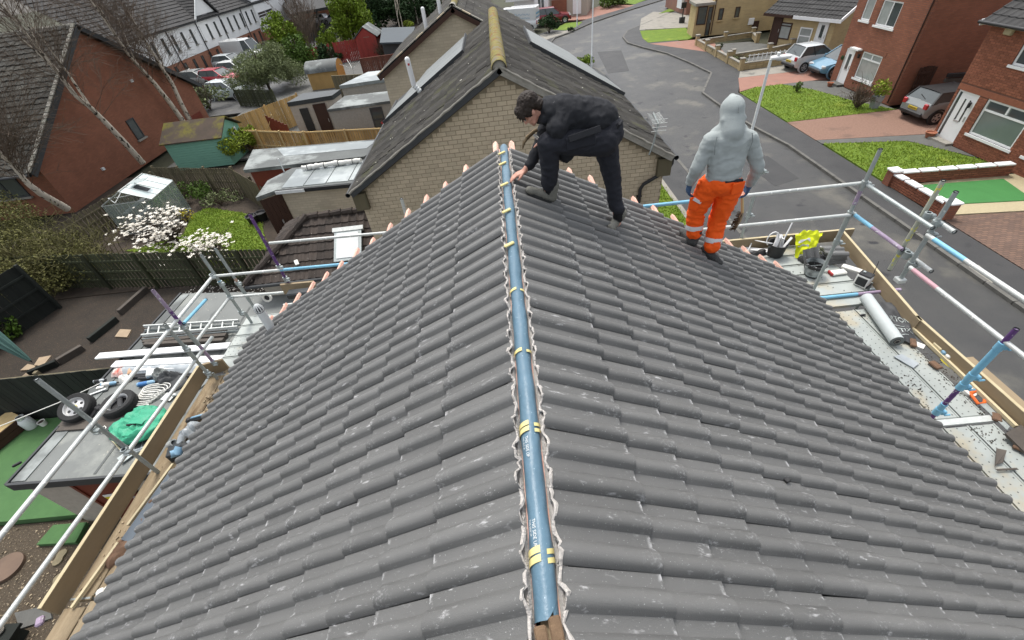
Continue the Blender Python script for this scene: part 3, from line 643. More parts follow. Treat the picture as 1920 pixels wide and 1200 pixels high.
def gable(par, T, Wd, z0, ze, za, mt, th=.2):   # gable wall in local a (width) b (height): c outwards
    B = MB(T); B.extr([(0, z0, -th), (Wd, z0, -th), (Wd, ze, -th), (Wd / 2, za, -th), (0, ze, -th)], (0, 0, th)); return obj('gable_wall', B, mt, par)
# ---------------------------------------------------------------- neighbouring buff brick house (gable towards us)
nb = thing('gabled_house', 'buff brick house with mossy tiled roof, its gable facing the new roof', 'house', (0.05, 14, 0))
NX, NYW, NYV, NYE = .05, 9.98, 9.79, 17.65
BT = frame((NX - 3.72, NYW, 0), (1, 0, 0), (0, 0, 1), (0, -1, 0))
B = MB(BT); B.extr([(0, 0, -.25), (7.44, 0, -.25), (7.44, 4.38, -.25), (3.72, 6.56, -.25), (0, 4.38, -.25)], (0, 0, .25)); obj('gable_wall', B, M['mortar_buff'], nb)
B = MB(); B.slab([(NX - 3.72, NYW + .26), (NX + 3.72, NYW + .26), (NX + 3.72, 17.45), (NX - 3.72, 17.45)], 0, 4.4); obj('wall', B, M['buff'], nb)
def nrows(v0, v1):
    if v1 > 6.5: return None
    if v1 < 1.2: return []
    if v1 < 4.38: return [(0, 7.44)]
    h = (6.56 - v1) / (6.56 - 4.38) * 3.72; return [(3.72 - h + .02, 3.72 + h - .02)]
bricks(nb, BT, nrows, M['brick_buff'], .218, .098, .011, .008, 300, 3, near=(0.6, 9, 6.2))
for s in (-1, 1):
    u = Vector((0, 1, 0)); up = Vector((-s * ct, 0, st)); n = Vector((s * st, 0, ct)); eave = Vector((NX + s * 3.86, NYV, 6.76 - 3.86 * st / ct))
    T = frame(eave, u, up, n); S = 3.86 / ct
    courses(nb, T, 4.93, S, M['oldroof'], .30, .028, .10, .014, .008, 20 + s, tw=.3)
    T2 = frame(eave + u * 4.935 + up * (S - 1.12), u, up, n); courses(nb, T2, 2.93, 1.12, M['oldroof'], .30, .028, .10, .014, .008, 30 + s)
    B = MB(frame(eave, u, up, n)); B.extr([(0, 0, -.05), (7.86, 0, -.05), (7.86, S, -.05), (0, S, -.05)], (0, 0, .04)); obj('roof_deck', B, M['darkgrey'], nb)
    # smooth grey sheet roofing over the far half, below a strip of tiles
    B = MB(frame(eave, u, up, n)); w0 = 4.96
    for i in range(4):
        a0, a1 = w0 + i * .70, w0 + i * .70 + .685
        b1 = S - 1.14; b0 = .02 + max(0, (i - 1)) * .62
        B.extr([(a0, b0, .05), (a1, b0 + .3 * (i > 0), .05), (a1, b1, .05), (a0, b1, .05)], (0, 0, .035))
    obj('roof_sheet', B, M['sheet'], nb, kind='stuff')
    B = MB(frame(eave, u, up, n)); B.box((4.945, (S - 1.1) / 2, .06), (.03, S - 1.1, .12)); B.box((6.4, S - 1.12, .06), (2.9, .05, .12)); obj('roof_sheet_edge', B, M['darkgrey'], nb, kind='stuff')
    B = MB(); g = eave + Vector((s * .06, 0, -.05)); pts = []
    B.lathe([(.055, 0), (.055, 7.8)], g, (0, 1, 0), 10); obj('gutter', B, M['darkgrey'], nb, 50)
    B = MB(frame(eave, u, up, n)); B.box((-.012, S / 2, -.07), (.024, S, .11)); obj('barge_board', B, M['cement'] if s == 1 else M['darkgrey'], nb)
    B = MB(frame(eave, u, up, n)); k = 34   # crumbling bedding mortar under the verge tiles
    B.tube([(-.012 + rnd.uniform(-.01, .01), S * i / k, .005 + rnd.uniform(-.012, .012)) for i in range(k + 1)], [rnd.uniform(.02, .036) for i in range(k + 1)], 6); obj('verge_mortar', B, M['cement'], nb)
    B = MB(); B.box(eave + Vector((-s * .17, .19, -.28)), (.32, .28, .42)); obj('box_end', B, M['greyfence'], nb)
y = NYV - .03; i = 0
while y < 17.6:   # half-round ridge tiles under moss
    B = MB(); L = .45
    def rt(a, b, y=y): 
        an = (b - .5) * math.pi * 1.1; r = .155 + .006 * math.sin(a * 7 + y * 5) + .006 * a + .006 * noise.noise(Vector((a * 6, b * 9, y * 3)))
        return Vector((NX + r * math.sin(an), y + L * a, 6.74 + r * math.cos(an)))
    B.grid(rt, 6, 12); obj('ridge_tile', B, M['moss'], nb, 60); y += L + .008
B = MB(); B.ball((NX, NYV + .05, 6.74), (.15, .06, .15), 10); B.ball((NX - .05, NYV + .03, 6.70), (.06, .04, .06), 8); obj('ridge_end_bedding', B, M['cement'], nb, 50)
B = MB(); qd = H(1252, 303, NX + 3.80)
B.tube([(NX + 3.9, NYV + .2, 4.42), (NX + 3.9, NYV + .18, 4.25), (NX + 3.80, NYW - .06, 4.12), (NX + 3.25, NYW - .06, 3.82), (NX + 3.18, NYW - .06, 3.7), (NX + 3.18, NYW - .06, 0.1)], .042, 8); obj('downpipe', B, M['black'], nb, 50)
for zz in (3.5, 2.2): obj('pipe_clip', MB().box((NX + 3.18, NYW - .03, zz), (.13, .05, .04)), M['black'], nb)
# white flue on the gable, left: stub with ribbed elbow
t = thing('boiler_flue', 'white flue pipe with ribbed elbow rising beside the buff house eaves', 'flue', V(778, 172, 13.2)); q0 = V(788, 172, 13.2); q1 = V(776, 160, 13.2)
B = MB(); B.tube([q1, q1 + Vector((-.02, 0, .62))], .07, 12); B.ball(q1 + Vector((-.02, 0, .62)), .072, 10); obj('pipe', B, M['white'], t, 50)
B = MB(); k = 7; B.tube([q0.lerp(q1, i / k) for i in range(k + 1)], [.075 if i % 2 else .06 for i in range(k + 1)], 12); obj('elbow', B, M['offwhite'], t, 40)
B = MB(); B.box(q1 + Vector((.0, -.07, .52)), (.05, .02, .05)); obj('vent_mark', B, M['redplastic'], t)
# tv aerial on the right verge
a0 = V(1217, 290, 9.7); t = thing('tv_aerial', 'metal television aerial on a pole at the right verge of the buff house', 'aerial', a0)
top = V(1234, 232, 9.7); B = MB(); B.tube([a0, a0 + Vector((.07, 0, .25)), top], .018, 6); obj('mast', B, M['galv'], t)
B = MB(); B.bar(top + Vector((-.02, -.1, .02)), top + Vector((.05, .55, .05)), .025, .025); obj('boom', B, M['galv'], t)
B = MB()
for i in range(9):
    c = top + Vector((-.02 + .008 * i, -.08 + .075 * i, .03)); 
    for sx in (-1, 1): B.tube([c + Vector((sx * .03, 0, 0)), c + Vector((sx * .14, 0, .04))], .006, 4)
    B.tube([c, c + Vector((0, 0, .06))], .006, 4)
for z in (-.12, -.04, .04, .12): B.tube([top + Vector((-.16, -.1, z)), top + Vector((.16, -.1, z))], .007, 4)
obj('elements', B, M['galvpale'], t, kind='stuff')
# the next gable beyond
n2 = thing('gabled_house', 'second buff brick house, half hidden behind the mossy ridge, white flues on its verge', 'house', (-1.44, 24, 0))
T = frame((-1.44 - 3.25, 20.0, 0), (1, 0, 0), (0, 0, 1), (0, -1, 0)); gable(n2, T, 6.5, 0, 4.86, 6.68, M['buff'])
B = MB(); B.slab([(-4.69, 20.2), (1.81, 20.2), (1.81, 28), (-4.69, 28)], 0, 4.8); obj('wall', B, M['buff'], n2)
for s in (-1, 1):
    up = Vector((-s * .868, 0, .497)); n = Vector((s * .497, 0, .868)); eave = Vector((-1.44 + s * 3.45, 19.85, 6.86 - 3.45 * .5726)); S = 3.45 / .868
    courses(n2, frame(eave, (0, 1, 0), up, n), 8.2, S, M['oldroof'], .32, .03, .30, .02, .008, 40 + s, tw=.6)
    B = MB(frame(eave, (0, 1, 0), up, n)); B.extr([(0.01, 0, -.06), (8.2, 0, -.06), (8.2, S, -.06), (0.01, S, -.06)], (0, 0, .05)); obj('roof_deck', B, M['darkgrey'], n2)
    B = MB(frame(eave, (0, 1, 0), up, n)); B.box((-.015, S / 2, -.1), (.03, S, .16)); obj('barge_board', B, M['brownwood'], n2)
    for k in range(11): B = MB(frame(eave, (0, 1, 0), up, n)); B.box((.06, S * (k + .5) / 11, .05), (.17, S / 11 - .02, .035)); obj('verge_tile', B, M['cement'] if k % 3 else M['brick_buff'], n2)
yy = 19.85
while yy < 27.6:
    B = MB(); B.grid(lambda a, b: Vector((-1.44 + .13 * math.sin((b - .5) * 3.4), yy + .44 * a, 6.84 + .13 * math.cos((b - .5) * 3.4))), 1, 8); obj('ridge_tile', B, M['moss'] if yy > 20.2 else M['cement'], n2, 60); yy += .45
for i, (bx, by, tx, ty) in enumerate(((798, 46, 791, 17), (824, 14, 817, -12))):
    q = V(bx, by, 20.6 + i); tp = V(tx, ty, 20.6 + i); B = MB(); B.tube([q + Vector((0, 0, -.2)), Vector((q.x, q.y, tp.z))], .075, 12); B.ball((q.x, q.y, tp.z), .077, 10); obj('flue', B, M['white'], n2, 50)

# ---------------------------------------------------------------- right side of the street
def lam(o, hx): return frame(o, (0, -1, 0), (0, 0, 1), (-1, 0, 0))   # wall facing -x; a runs towards -y (right in the picture)
def holed(par, T, Wd, h, holes, mt, dep=.11, name='wall'):
    xs = sorted({0, Wd} | {q for o in holes for q in (o[0], o[2])}); zs = sorted({0, h} | {q for o in holes for q in (o[1], o[3])}); B = MB(T)
    for i in range(len(xs) - 1):
        for j in range(len(zs) - 1):
            cx, cz = (xs[i] + xs[i + 1]) / 2, (zs[j] + zs[j + 1]) / 2
            if any(o[0] < cx < o[2] and o[1] < cz < o[3] for o in holes): continue
            B.add([(xs[i], zs[j], 0), (xs[i + 1], zs[j], 0), (xs[i + 1], zs[j + 1], 0), (xs[i], zs[j + 1], 0)], [(0, 1, 2, 3)])
    for (x0, z0, x1, z1) in holes:
        for a, b in (((x0, z0), (x1, z0)), ((x1, z0), (x1, z1)), ((x1, z1), (x0, z1)), ((x0, z1), (x0, z0))):
            B.add([(a[0], a[1], 0), (b[0], b[1], 0), (b[0], b[1], -dep), (a[0], a[1], -dep)], [(0, 1, 2, 3)])
    return obj(name, B, mt, par)
# house A
hA = thing('brick_house', 'red brick house at the right edge with white door with two slim glass strips', 'house', (23, 15.5, 0))
XA = 19.32; TA = frame((XA, 19.12, 0), (0, -1, 0), (0, 0, 1), (-1, 0, 0))
holesA = [(.12, 0.08, 1.12, 1.98), (1.50, .64, 3.42, 1.98), (1.58, 3.18, 2.75, 4.25), (4.0, .64, 5.4, 1.98), (4.3, 3.18, 5.4, 4.25)]
holed(hA, TA, 6.4, 4.5, holesA, M['mortar_red'])
def rowsA(v0, v1):
    if v1 > 4.45: return None
    sp = [(0, 6.4)]
    for (x0, z0, x1, z1) in holesA + [(0.0, 1.98, 3.6, 2.2)]:
        if z0 < v1 and z1 > v0:
            out = []
            for (a, b) in sp:
                if x1 <= a or x0 >= b: out.append((a, b)); continue
                if x0 > a: out.append((a, x0))
                if x1 < b: out.append((x1, b))
            sp = out
    return sp
bricks(hA, TA, rowsA, M['brick_red'], .215, .078, .012, .009, 300, 5, near=(19.3, 17.8, 2.2))
B = MB(TA); B.box((1.8, 2.09, .0), (3.6, .215, .03)); obj('soldier_course', B, M['brick_red'], hA)
B = MB(); B.slab([(XA + .12, 12.72), (27.5, 12.72), (27.5, 19.11), (XA + .12, 19.11)], 0, 4.42); obj('wall', B, M['redbrick2'], hA)
door(hA, TA @ Matrix.Translation((.12, .08, -.07)), 1.0, 1.9, M['white'], ((.07, .17, .06, .97), (.42, .49, .42, .86), (.66, .73, .42, .86)), M['white'])
B = MB(TA); B.box((.62, .05, .17), (1.1, .10, .34)); obj('door_step', B, M['conc'], hA)
window(hA, TA @ Matrix.Translation((1.50, .64, -.06)), 1.92, 1.34, M['white'], M['greenglass'], (), ((.70, 0, 1),), .075, M['white'])
B = MB(TA @ Matrix.Translation((1.50, .64, -.06))); B.box((.96, 1.14, .002), (.07, .3, .05)); obj('mullion', B, M['white'], hA)
for x in (.5, 1.42): B = MB(TA @ Matrix.Translation((1.50, .64, -.06))); B.box((x, 1.12, .003), (.74, .24, .014)); obj('fanlight_pane', B, M['glass'], hA)
window(hA, TA @ Matrix.Translation((1.58, 3.18, -.06)), 1.17, 1.07, M['white'], M['glass'], (.5,), (), .075, M['white'])
window(hA, TA @ Matrix.Translation((4.0, .64, -.06)), 1.4, 1.34, M['white'], M['glass'], (.5,), (), .075, M['white'])
window(hA, TA @ Matrix.Translation((4.3, 3.18, -.06)), 1.1, 1.07, M['white'], M['glass'], (.5,), (), .075, M['white'])
q = H(1893, 58, XA - .05); B = MB(); B.box(q, (.14, .34, .26), bev=.03); obj('alarm_box', B, M['cream'], hA)
q = H(1817, 197, XA - .04); B = MB(); B.box(q, (.10, .10, .22), bev=.02); B.box(q + Vector((-.05, 0, -.14)), (.03, .03, .10)); obj('wall_lamp', B, M['black'], hA)
e = Vector((XA - .28, 19.35, 4.36)); up = Vector((.82, 0, .57)); n = Vector((-.57, 0, .82))
courses(hA, frame(e, (0, -1, 0), up, n), 6.8, 3.4, M['blackroof'], .33, .03, .30, .03, .006, 51, tw=.6)
B = MB(frame(e, (0, -1, 0), up, n)); B.extr([(0, 0, -.08), (6.8, 0, -.08), (6.8, 3.6, -.08), (0, 3.6, -.08)], (0, 0, .07)); obj('roof_deck', B, M['black'], hA)
B = MB(); B.lathe([(.06, 0), (.06, 6.8)], e + Vector((-.06, .05, -.02)), (0, -1, 0), 8); obj('gutter', B, M['black'], hA, 50)
B = MB(); B.box((XA - .16, 15.95, 4.28), (.26, 6.7, .03)); obj('soffit', B, M['white'], hA)
B = MB(); B.box((XA - .15, 19.32, 4.33), (.36, .05, .2)); B.box((XA + .6, 19.30, 4.75), (.05, .05, .05)); obj('barge_board', B, M['white'], hA)
# house B
hB = thing('brick_house', 'red brick house with a large plain side wall and bare shrub under its window', 'house', (24, 26, 0))
XB, YB0, YB1 = 20.32, 23.35, 28.55; TB = frame((XB, YB1, 0), (0, -1, 0), (0, 0, 1), (-1, 0, 0))
hz = [(.52, .06, 1.28, 1.84), (1.86, .62, 3.42, 1.92), (.66, 3.22, 1.38, 4.3), (1.90, 3.14, 3.30, 4.25)]
holed(hB, TB, YB1 - YB0, 5.0, hz, M['redbrick'])
B = MB(); B.slab([(XB + .12, YB0), (30, YB0), (30, YB1), (XB + .12, YB1)], 0, 5.0); obj('side_wall', B, M['redbrick2'], hB)
B = MB(); B.box((XB + .06, YB0 + .06, 2.5), (.115, .115, 5.0)); obj('corner', B, M['redbrick'], hB)
door(hB, TB @ Matrix.Translation((.52, .06, -.07)), .76, 1.78, M['white'], ((.36, .66, .42, .86),), M['white'])
B = MB(TB); B.box((.9, .06, .2), (.9, .12, .4)); obj('door_step', B, M['grey'], hB)
window(hB, TB @ Matrix.Translation((1.86, .62, -.06)), 1.56, 1.30, M['white'], M['palecurtain'], (), ((.74, 0, 1),), .075, M['white'])
B = MB(TB @ Matrix.Translation((1.86, .62, -.06))); B.box((.78, 1.12, .002), (.07, .26, .05)); obj('mullion', B, M['white'], hB)
window(hB, TB @ Matrix.Translation((.66, 3.22, -.06)), .72, 1.08, M['white'], M['palecurtain'], (), (), .07, M['white'])
window(hB, TB @ Matrix.Translation((1.90, 3.14, -.06)), 1.40, 1.11, M['white'], M['glass'], (.52,), (), .07, M['white'])
B = MB(TB @ Matrix.Translation((1.90, 3.14, -.06))); B.box((.37, .55, .001), (.58, .95, .014)); obj('curtain_pane', B, M['palecurtain'], hB)
B = MB(TB); B.box((2.64, 2.03, .0), (1.9, .2, .03)); obj('soldier_course', B, M['redbrick'], hB)
B = MB(); B.tube([(XB - .05, YB0 + .12, 5), (XB - .05, YB0 + .12, .1)], .035, 8); obj('downpipe', B, M['brownwood'], hB, 50)
q = H(1604, 92, XB - .12); B = MB(); B.box(q + Vector((0, -.05, .02)), (.26, .75, .08)); obj('door_canopy', B, M['white'], hB)
q = H(1580, 108, XB - .05); B = MB(); B.lathe([(.03, -.02), (.12, 0), (.12, .03), (.03, .05)], q, (-1, 0, 0), 12); obj('hanging_wreath', B, M['lf_dark'], hB)
q = H(1610, 105, XB - .06); B = MB(); B.box(q, (.1, .1, .2), bev=.02); obj('wall_lamp', B, M['black'], hB)
B = MB(); B.box((25.2, YB0 - .16, 4.97), (9.9, .32, .1)); obj('soffit', B, M['black'], hB)
e = Vector((XB - .3, YB0 - .34, 5.02)); courses(hB, frame(e, (1, 0, 0), (0, .82, .57), (0, -.57, .82)), 10, 2.2, M['blackroof'], .33, .03, .30, .03, .006, 53, tw=.6)
# pots, shrubs and step items by house B
q = P(1637, 203); t = thing('plant_pot', 'tall pale grey plant pot holding a lime shrub beside the plain brick wall', 'plant pot', q)
B = MB(); B.add([(q.x + sx * w * .5, q.y + sy * w * .5, z) for w, z in ((.26, 0), (.42, .62)) for sx, sy in ((-1, -1), (1, -1), (1, 1), (-1, 1))], [(3, 2, 1, 0), (4, 5, 6, 7), (0, 1, 5, 4), (1, 2, 6, 5), (2, 3, 7, 6), (3, 0, 4, 7)]); obj('pot', B, M['polythene'], t)
POT_B = (t, q)
q = P(1555, 162); B = MB(); B.lathe([(.001, 0), (.10, 0), (.16, .2), (.18, .22), (.15, .22), (.13, .18), (.001, .17)], q, n=14); one('plant_pot', 'low terracotta bowl on the paving left of the white front door step', 'plant pot', B, M['terracotta'], 40)
q = P(1755, 262); B = MB(); B.lathe([(.001, 0), (.13, 0), (.2, .22), (.22, .25), (.18, .25), (.16, .2), (.001, .19)], q + Vector((-.1, .3, 0)), n=14); one('plant_pot', 'shallow brown bowl beside the door step of the nearest brick house', 'plant pot', B, M['terracotta'], 40)
# timber gate and dark planter boards beside the mini
gt = thing('timber_gate', 'tall dark red-brown slatted gate against the plain brick side wall', 'gate', P(1682, 196)); g0 = P(1678, 196); g1 = P(1690, 196)
for i in range(6):
    c = Vector((21.0 + i * .13, 23.2 - i * .02, .0)); B = MB(); B.box(c + Vector((0, 0, .85 + .02)), (.115, .03, 1.7 + .16 * math.sin(math.pi * (i + .5) / 6))); obj('board', B, M['brownwood'], gt)
for z in (.3, .9, 1.5): B = MB(); B.box((21.33, 23.12, z), (.8, .04, .09)); obj('rail', B, M['brownwood'], gt)
wl = thing('sleeper_wall', 'dark stepped wall of horizontal sleepers behind the grey hatchback', 'retaining wall', (23, 22.6, 0))
for i in range(7):
    B = MB(); B.bar((21.9, 22.55 + .02 * (i % 2), .12 + i * .22), (23.1, 22.3, .12 + i * .22), .16, .17, bev=.01); obj('sleeper', B, M['slatewood'] if i % 2 else M['black'], wl)
    B = MB(); B.bar((23.15, 22.3, .12 + i * .22), (25.3, 22.1 + .02 * (i % 2), .12 + i * .22), .16, .17, bev=.01); obj('sleeper', B, M['slatewood'] if i % 2 == 0 else M['black'], wl)
# low brick wall with white coping round the turf mat
lw = thing('garden_wall', 'low red brick garden wall with white coping round the bright green turf mat', 'garden wall', (15, 14, 0))
def lowwall(par, a, b, h, cop, bm, th=.2, pier=True):
    a, b = Vector((*a, 0)), Vector((*b, 0)); d = (b - a); L = d.length; u = d / L; n = Vector((u.y, -u.x, 0)); c = MB(); c.bar(a + Vector((0, 0, h / 2)), b + Vector((0, 0, h / 2)), th - .03, h); obj('wall_core', c, M['mortar_red'], par)
    me = mesh_of('brick', MB().box((0, 0, 0), (.205, th, .062), bev=.005), bm); Rm = Matrix((u, n, Vector((0, 0, 1)))).transposed().to_4x4(); k = int(h / .075)
    for r in range(k):
        for i in range(int(L / .217)):
            s = (i + .5 + .5 * (r % 2)) * .217
            if s < L - .05: inst('brick', me, par, Matrix.Translation(a + u * s + Vector((0, 0, .04 + r * h / k)) + n * rnd.uniform(-.006, .006)) @ Rm)
    me2 = mesh_of('coping_stone', MB().box((0, 0, 0), (.58, th + .08, .06), bev=.01), cop)
    for i in range(int(L / .6)): inst('coping_stone', me2, par, Matrix.Translation(a + u * (i + .5) * L / int(L / .6) + Vector((0, 0, h + .04))) @ Rm)
    if pier:
        for q in (a, b): obj('pier', MB().box(q + Vector((0, 0, h / 2 + .06)), (.32, .32, h + .12)), M['redbrick'], par); obj('pier_cap', MB().box(q + Vector((0, 0, h + .16)), (.4, .4, .08), bev=.02), cop, par)
lowwall(lw, (14.75, 15.28), (14.80, 12.62), .42, M['white'], M['brick_red']); lowwall(lw, (15.0, 15.3), (19.0, 15.0), .42, M['white'], M['brick_red'], pier=False)
# house C (tan bungalow) and its block walls
a, b = P(1438, 84), P(1548, 101); a.z = b.z = 0; u = (b - a).normalized(); n = Vector((u.y, -u.x, 0)); n = -n if n.x > 0 else n; L = (b - a).length
hC = thing('bungalow', 'tan brick bungalow with black tiled roof, brown door and white framed window', 'house', (a + b) / 2 + Vector((2, 2, 0)))
TC = frame(a, u, (0, 0, 1), n); back = -n * 7.5
def fx(px, py):   # local (along, up) of a photo point on house C's front
    d = _ray(px, py); t = (a - CAMP).dot(n) / d.dot(n); q = CAMP + d * t - a; return q.dot(u), q.z
hc = MB(); hc.extr([a + n * 0, b, b + back, a + back], (0, 0, 2.2)); obj('wall', hc, M['tan'], hC)
B = MB(); mid = (b + b + back) / 2; B.extr([b + Vector((0, 0, 2.2)), b + back + Vector((0, 0, 2.2)), mid + Vector((0, 0, 4.4))], -u * .2); obj('gable_wall', B, M['tan'], hC)
for (x0, y0, x1, y1, kind) in ((1440, 82, 1458, 35, 'd'), (1457, 72, 1475, 42, 'w'), (1492, 85, 1518, 52, 'W'), (1520, 95, 1537, 57, 'D')):
    (p0, z0), (p1, z1) = fx(x0, y0), fx(x1, y1); p0, p1 = min(p0, p1), max(p0, p1)
    w = max(.7, p1 - p0); z0 = max(z0, .05); h = min(2.0, max(.9, z1 - z0)); T = TC @ Matrix.Translation((p0, z0, .02))
    if kind == 'd': door(hC, T, .8, 1.9, M['brownwood'], letter=False)
    elif kind == 'D': door(hC, T, .8, 1.9, M['white'], ((.35, .65, .45, .85),))
    elif kind == 'w': window(hC, T, w + .3, h, M['brownwood'], M['palecurtain'], (), ((.8, 0, 1),), .08)
    else: window(hC, T, w + .3, h, M['white'], M['palecurtain'], (), ((.55, 0, 1),), .08, M['white'])
ev = a - u * .6 + n * .45 + Vector((0, 0, 2.1)); up = (-n * .88 + Vector((0, 0, .475))); upn = up.normalized(); nn2 = u.cross(upn); nn2 = nn2 if nn2.z > 0 else -nn2
courses(hC, frame(ev, u, upn, nn2), L + 1.2, 4.6, M['blackroof'], .40, .04, .30, .035, .008, 61, tw=.6)
B = MB(frame(ev, u, upn, nn2)); B.extr([(0, 0, -.08), (L + 1.2, 0, -.08), (L + 1.2, 4.7, -.08), (0, 4.7, -.08)], (0, 0, .07)); obj('roof_deck', B, M['black'], hC)
B = MB(); B.bar(ev + n * .03 + u * 2.6 - Vector((0, 0, .06)), ev + n * .03 + u * (L + 1.25) - Vector((0, 0, .06)), .06, .2); obj('fascia', B, M['white'], hC)
B = MB(); B.bar(ev + n * .03 - Vector((0, 0, .06)), ev + n * .03 + u * 2.5 - Vector((0, 0, .06)), .06, .16); obj('gutter', B, M['brownwood'], hC)
B = MB(); e1 = ev + u * (L + 1.22); B.bar(e1, e1 + upn * 4.7, .06, .2); obj('barge_board', B, M['white'], hC)
# house D, tan, side wall towards us
hD = thing('brick_house', 'tan brick two storey house with a glazed porch and two dark slit windows', 'house', (23, 49, 0))
d0, d1 = P(1329, 67), P(1424, 58); d0.z = d1.z = 0; u = (d1 - d0).normalized(); n = Vector((u.y, -u.x, 0)); TD = frame(d0, u, (0, 0, 1), n)
B = MB(); B.extr([d0, d1 + u * 4, d1 + u * 4 - n * 8, d0 - n * 8], (0, 0, 5.4)); obj('wall', B, M['tan'], hD)
def fd(px, py):
    d = _ray(px, py); t = (d0 - CAMP).dot(n) / d.dot(n); q = CAMP + d * t - d0; return q.dot(u), q.z
for (x0, y0, x1, y1) in ((1345, 38, 1358, 15), (1376, 33, 1389, 12)):
    (p0, z0), (p1, z1) = fd(x0, y0), fd(x1, y1); window(hD, TD @ Matrix.Translation((p0, z0, .02)), p1 - p0, z1 - z0, M['brownwood'], M['glass'], (), (), .06, M['tan'])
p0, z0 = fd(1408, 40); B = MB(TD); B.box((p0, z0, .06), (.45, .5, .12), bev=.03); obj('meter_box', B, M['white'], hD)
p0, z0 = fd(1416, 48); B = MB(TD); B.box((p0, z0, .04), (.5, .7, .08)); obj('vent_panel', B, M['brownwood'], hD)
B = MB(TD); B.tube([(.12, 5.4, .05), (.12, .1, .05)], .04, 6); obj('downpipe', B, M['brownwood'], hD)
B = MB(TD); B.box((-.75, 1.15, -1.1), (1.4, 2.3, 2.2)); obj('porch', B, M['tan'], hD)
B = MB(TD); B.box((-.75, 2.4, -1.1), (1.7, .2, 2.5)); obj('porch_roof', B, M['conc'], hD)
window(hD, TD @ Matrix.Translation((-1.3, .9, .02)), .8, 1.35, M['brownwood'], M['glass'], (), (), .07); door(hD, TD @ Matrix.Translation((-.42, .05, .02)), .36, 2.1, M['glass'], (), M['brownwood'], letter=False)
hF = thing('brick_house', 'pale pink brick house, a narrow strip beyond the tan house with the porch', 'house', (19.5, 57, 0))
q = P(1288, 28); B = MB(); B.slab([(q.x - .2, q.y), (q.x + 5, q.y - .3), (q.x + 5, q.y + 7), (q.x - .2, q.y + 7)], 0, 5.2); obj('wall', B, M['pinkpave'], hF)
B = MB(); B.box((q.x - .35, q.y + 1.5, 1.0), (.28, 1.4, 1.0)); obj('bay_window', B, M['offwhite'], hF)
# tan block garden walls in front of house C
bw = thing('garden_wall', 'tan block garden walls with capped piers enclosing the yard of the bungalow', 'garden wall', (17, 36, 0))
def blockwall(pts, h, piers):
    pts = [Vector((p.x, p.y, 0)) for p in pts]
    for i in range(len(pts) - 1):
        a, b = pts[i], pts[i + 1]; L = (b - a).length; k = max(1, int(L / .45)); u = (b - a) / L; n = Vector((u.y, -u.x, 0)); Rm = Matrix((u, n, Vector((0, 0, 1)))).transposed().to_4x4()
        me = mesh_of('block', MB().box((0, 0, 0), (L / k - .012, .16, h / 3 - .012), bev=.008), M['cream_wall'] if 0 else M['tanblock'])
        for r in range(3):
            for j in range(k): inst('block', me, bw, Matrix.Translation(a + u * (j + .5) * L / k + Vector((0, 0, (r + .5) * h / 3))) @ Rm)
        obj('coping', MB().bar(a + Vector((0, 0, h + .02)), b + Vector((0, 0, h + .02)), .22, .05), M['conc'], bw)
        m_ = max(1, int(L / piers))
        for j in range(m_ + 1):
            q = a + (b - a) * (j / m_); e = rnd.uniform(0, .03); obj('pier', MB().box(q + Vector((0, 0, h / 2 + .14 + e / 2)), (.24 + e, .24 + e, h + .28 + e)), M['tanblock'], bw); obj('pier_cap', MB().box(q + Vector((0, 0, h + .31 + e)), (.32 + e, .32 + e, .06), bev=.015), M['conc'], bw)
M['tanblock'] = mat('tan_block', (.40, .31, .17), .9, (.33, .25, .135), 5, .6, var=.1)
blockwall([P(1306, 85), P(1388, 132), P(1470, 121)], .42, 1.9); blockwall([P(1306, 85), P(1410, 70), P(1418, 80)], .36, 2.2); blockwall([P(1372, 112), P(1440, 101), P(1482, 92)], .34, 2.2)
t = thing('picket_railing', 'small white picket railing on the tan block wall beside the silver hatchback', 'railing', P(1430, 124))
for i in range(9): q = P(1400 + i * 8, 129 - i * 1.1) ; obj('picket', MB().box(q + Vector((0, 0, .66)), (.05, .03, .42)), M['offwhite'], t)
obj('rail', MB().bar(P(1398, 129) + Vector((0, 0, .8)), P(1468, 120) + Vector((0, 0, .8)), .03, .04), M['offwhite'], t)
# far houses at the top of the street
hE = thing('bungalow', 'far bungalow with dark roof, white glazed porch and red brick panel, behind the white van', 'house', (8, 72, 0))
a = P(975, 38); b = P(1100, 28); a.z = b.z = 0; u = (b - a).normalized(); n = Vector((u.y, -u.x, 0)); L = (b - a).length; TE = frame(a, u, (0, 0, 1), n)
B = MB(TE); B.box((L * .72, 1.4, -3.5), (L * .56, 2.8, 7)); obj('wall', B, M['cream_wall'], hE)
B = MB(TE); B.box((L * .18, 1.1, -3.4), (L * .5, 2.2, 7)); obj('garage_wall', B, M['white'], hE)
B = MB(TE); B.box((L * .60, .9, .05), (L * .22, 1.8, .1)); obj('brick_panel', B, M['redbrick'], hE)
B = MB(TE); B.box((L * .86, 1.2, .05), (L * .12, 2.0, .1)); obj('door', B, M['white'], hE)
B = MB(TE); B.box((L * .36, 1.5, .4), (L * .2, 3.0, 1.2)); obj('porch', B, M['white'], hE)
window(hE, TE @ Matrix.Translation((L * .30, .5, 1.02)), L * .11, 1.8, M['white'], M['glass'], (.5,), (), .1)
courses(hE, frame(a + u * -1.5 + n * .7 + Vector((0, 0, 2.3)), u, (-n * .85 + Vector((0, 0, .527))), u.cross(-n * .85 + Vector((0, 0, .527)))), L * .42 + 1.0, 5.0, M['oldroof'], .4, .05, .3, .03, .01, 65, tw=.6)
B = MB(); B.bar(a - u * 1.5 + n * .75 + Vector((0, 0, 2.2)), a + u * (L * .42 - .5) + n * .75 + Vector((0, 0, 2.2)), .1, .22); obj('fascia', B, M['white'], hE)
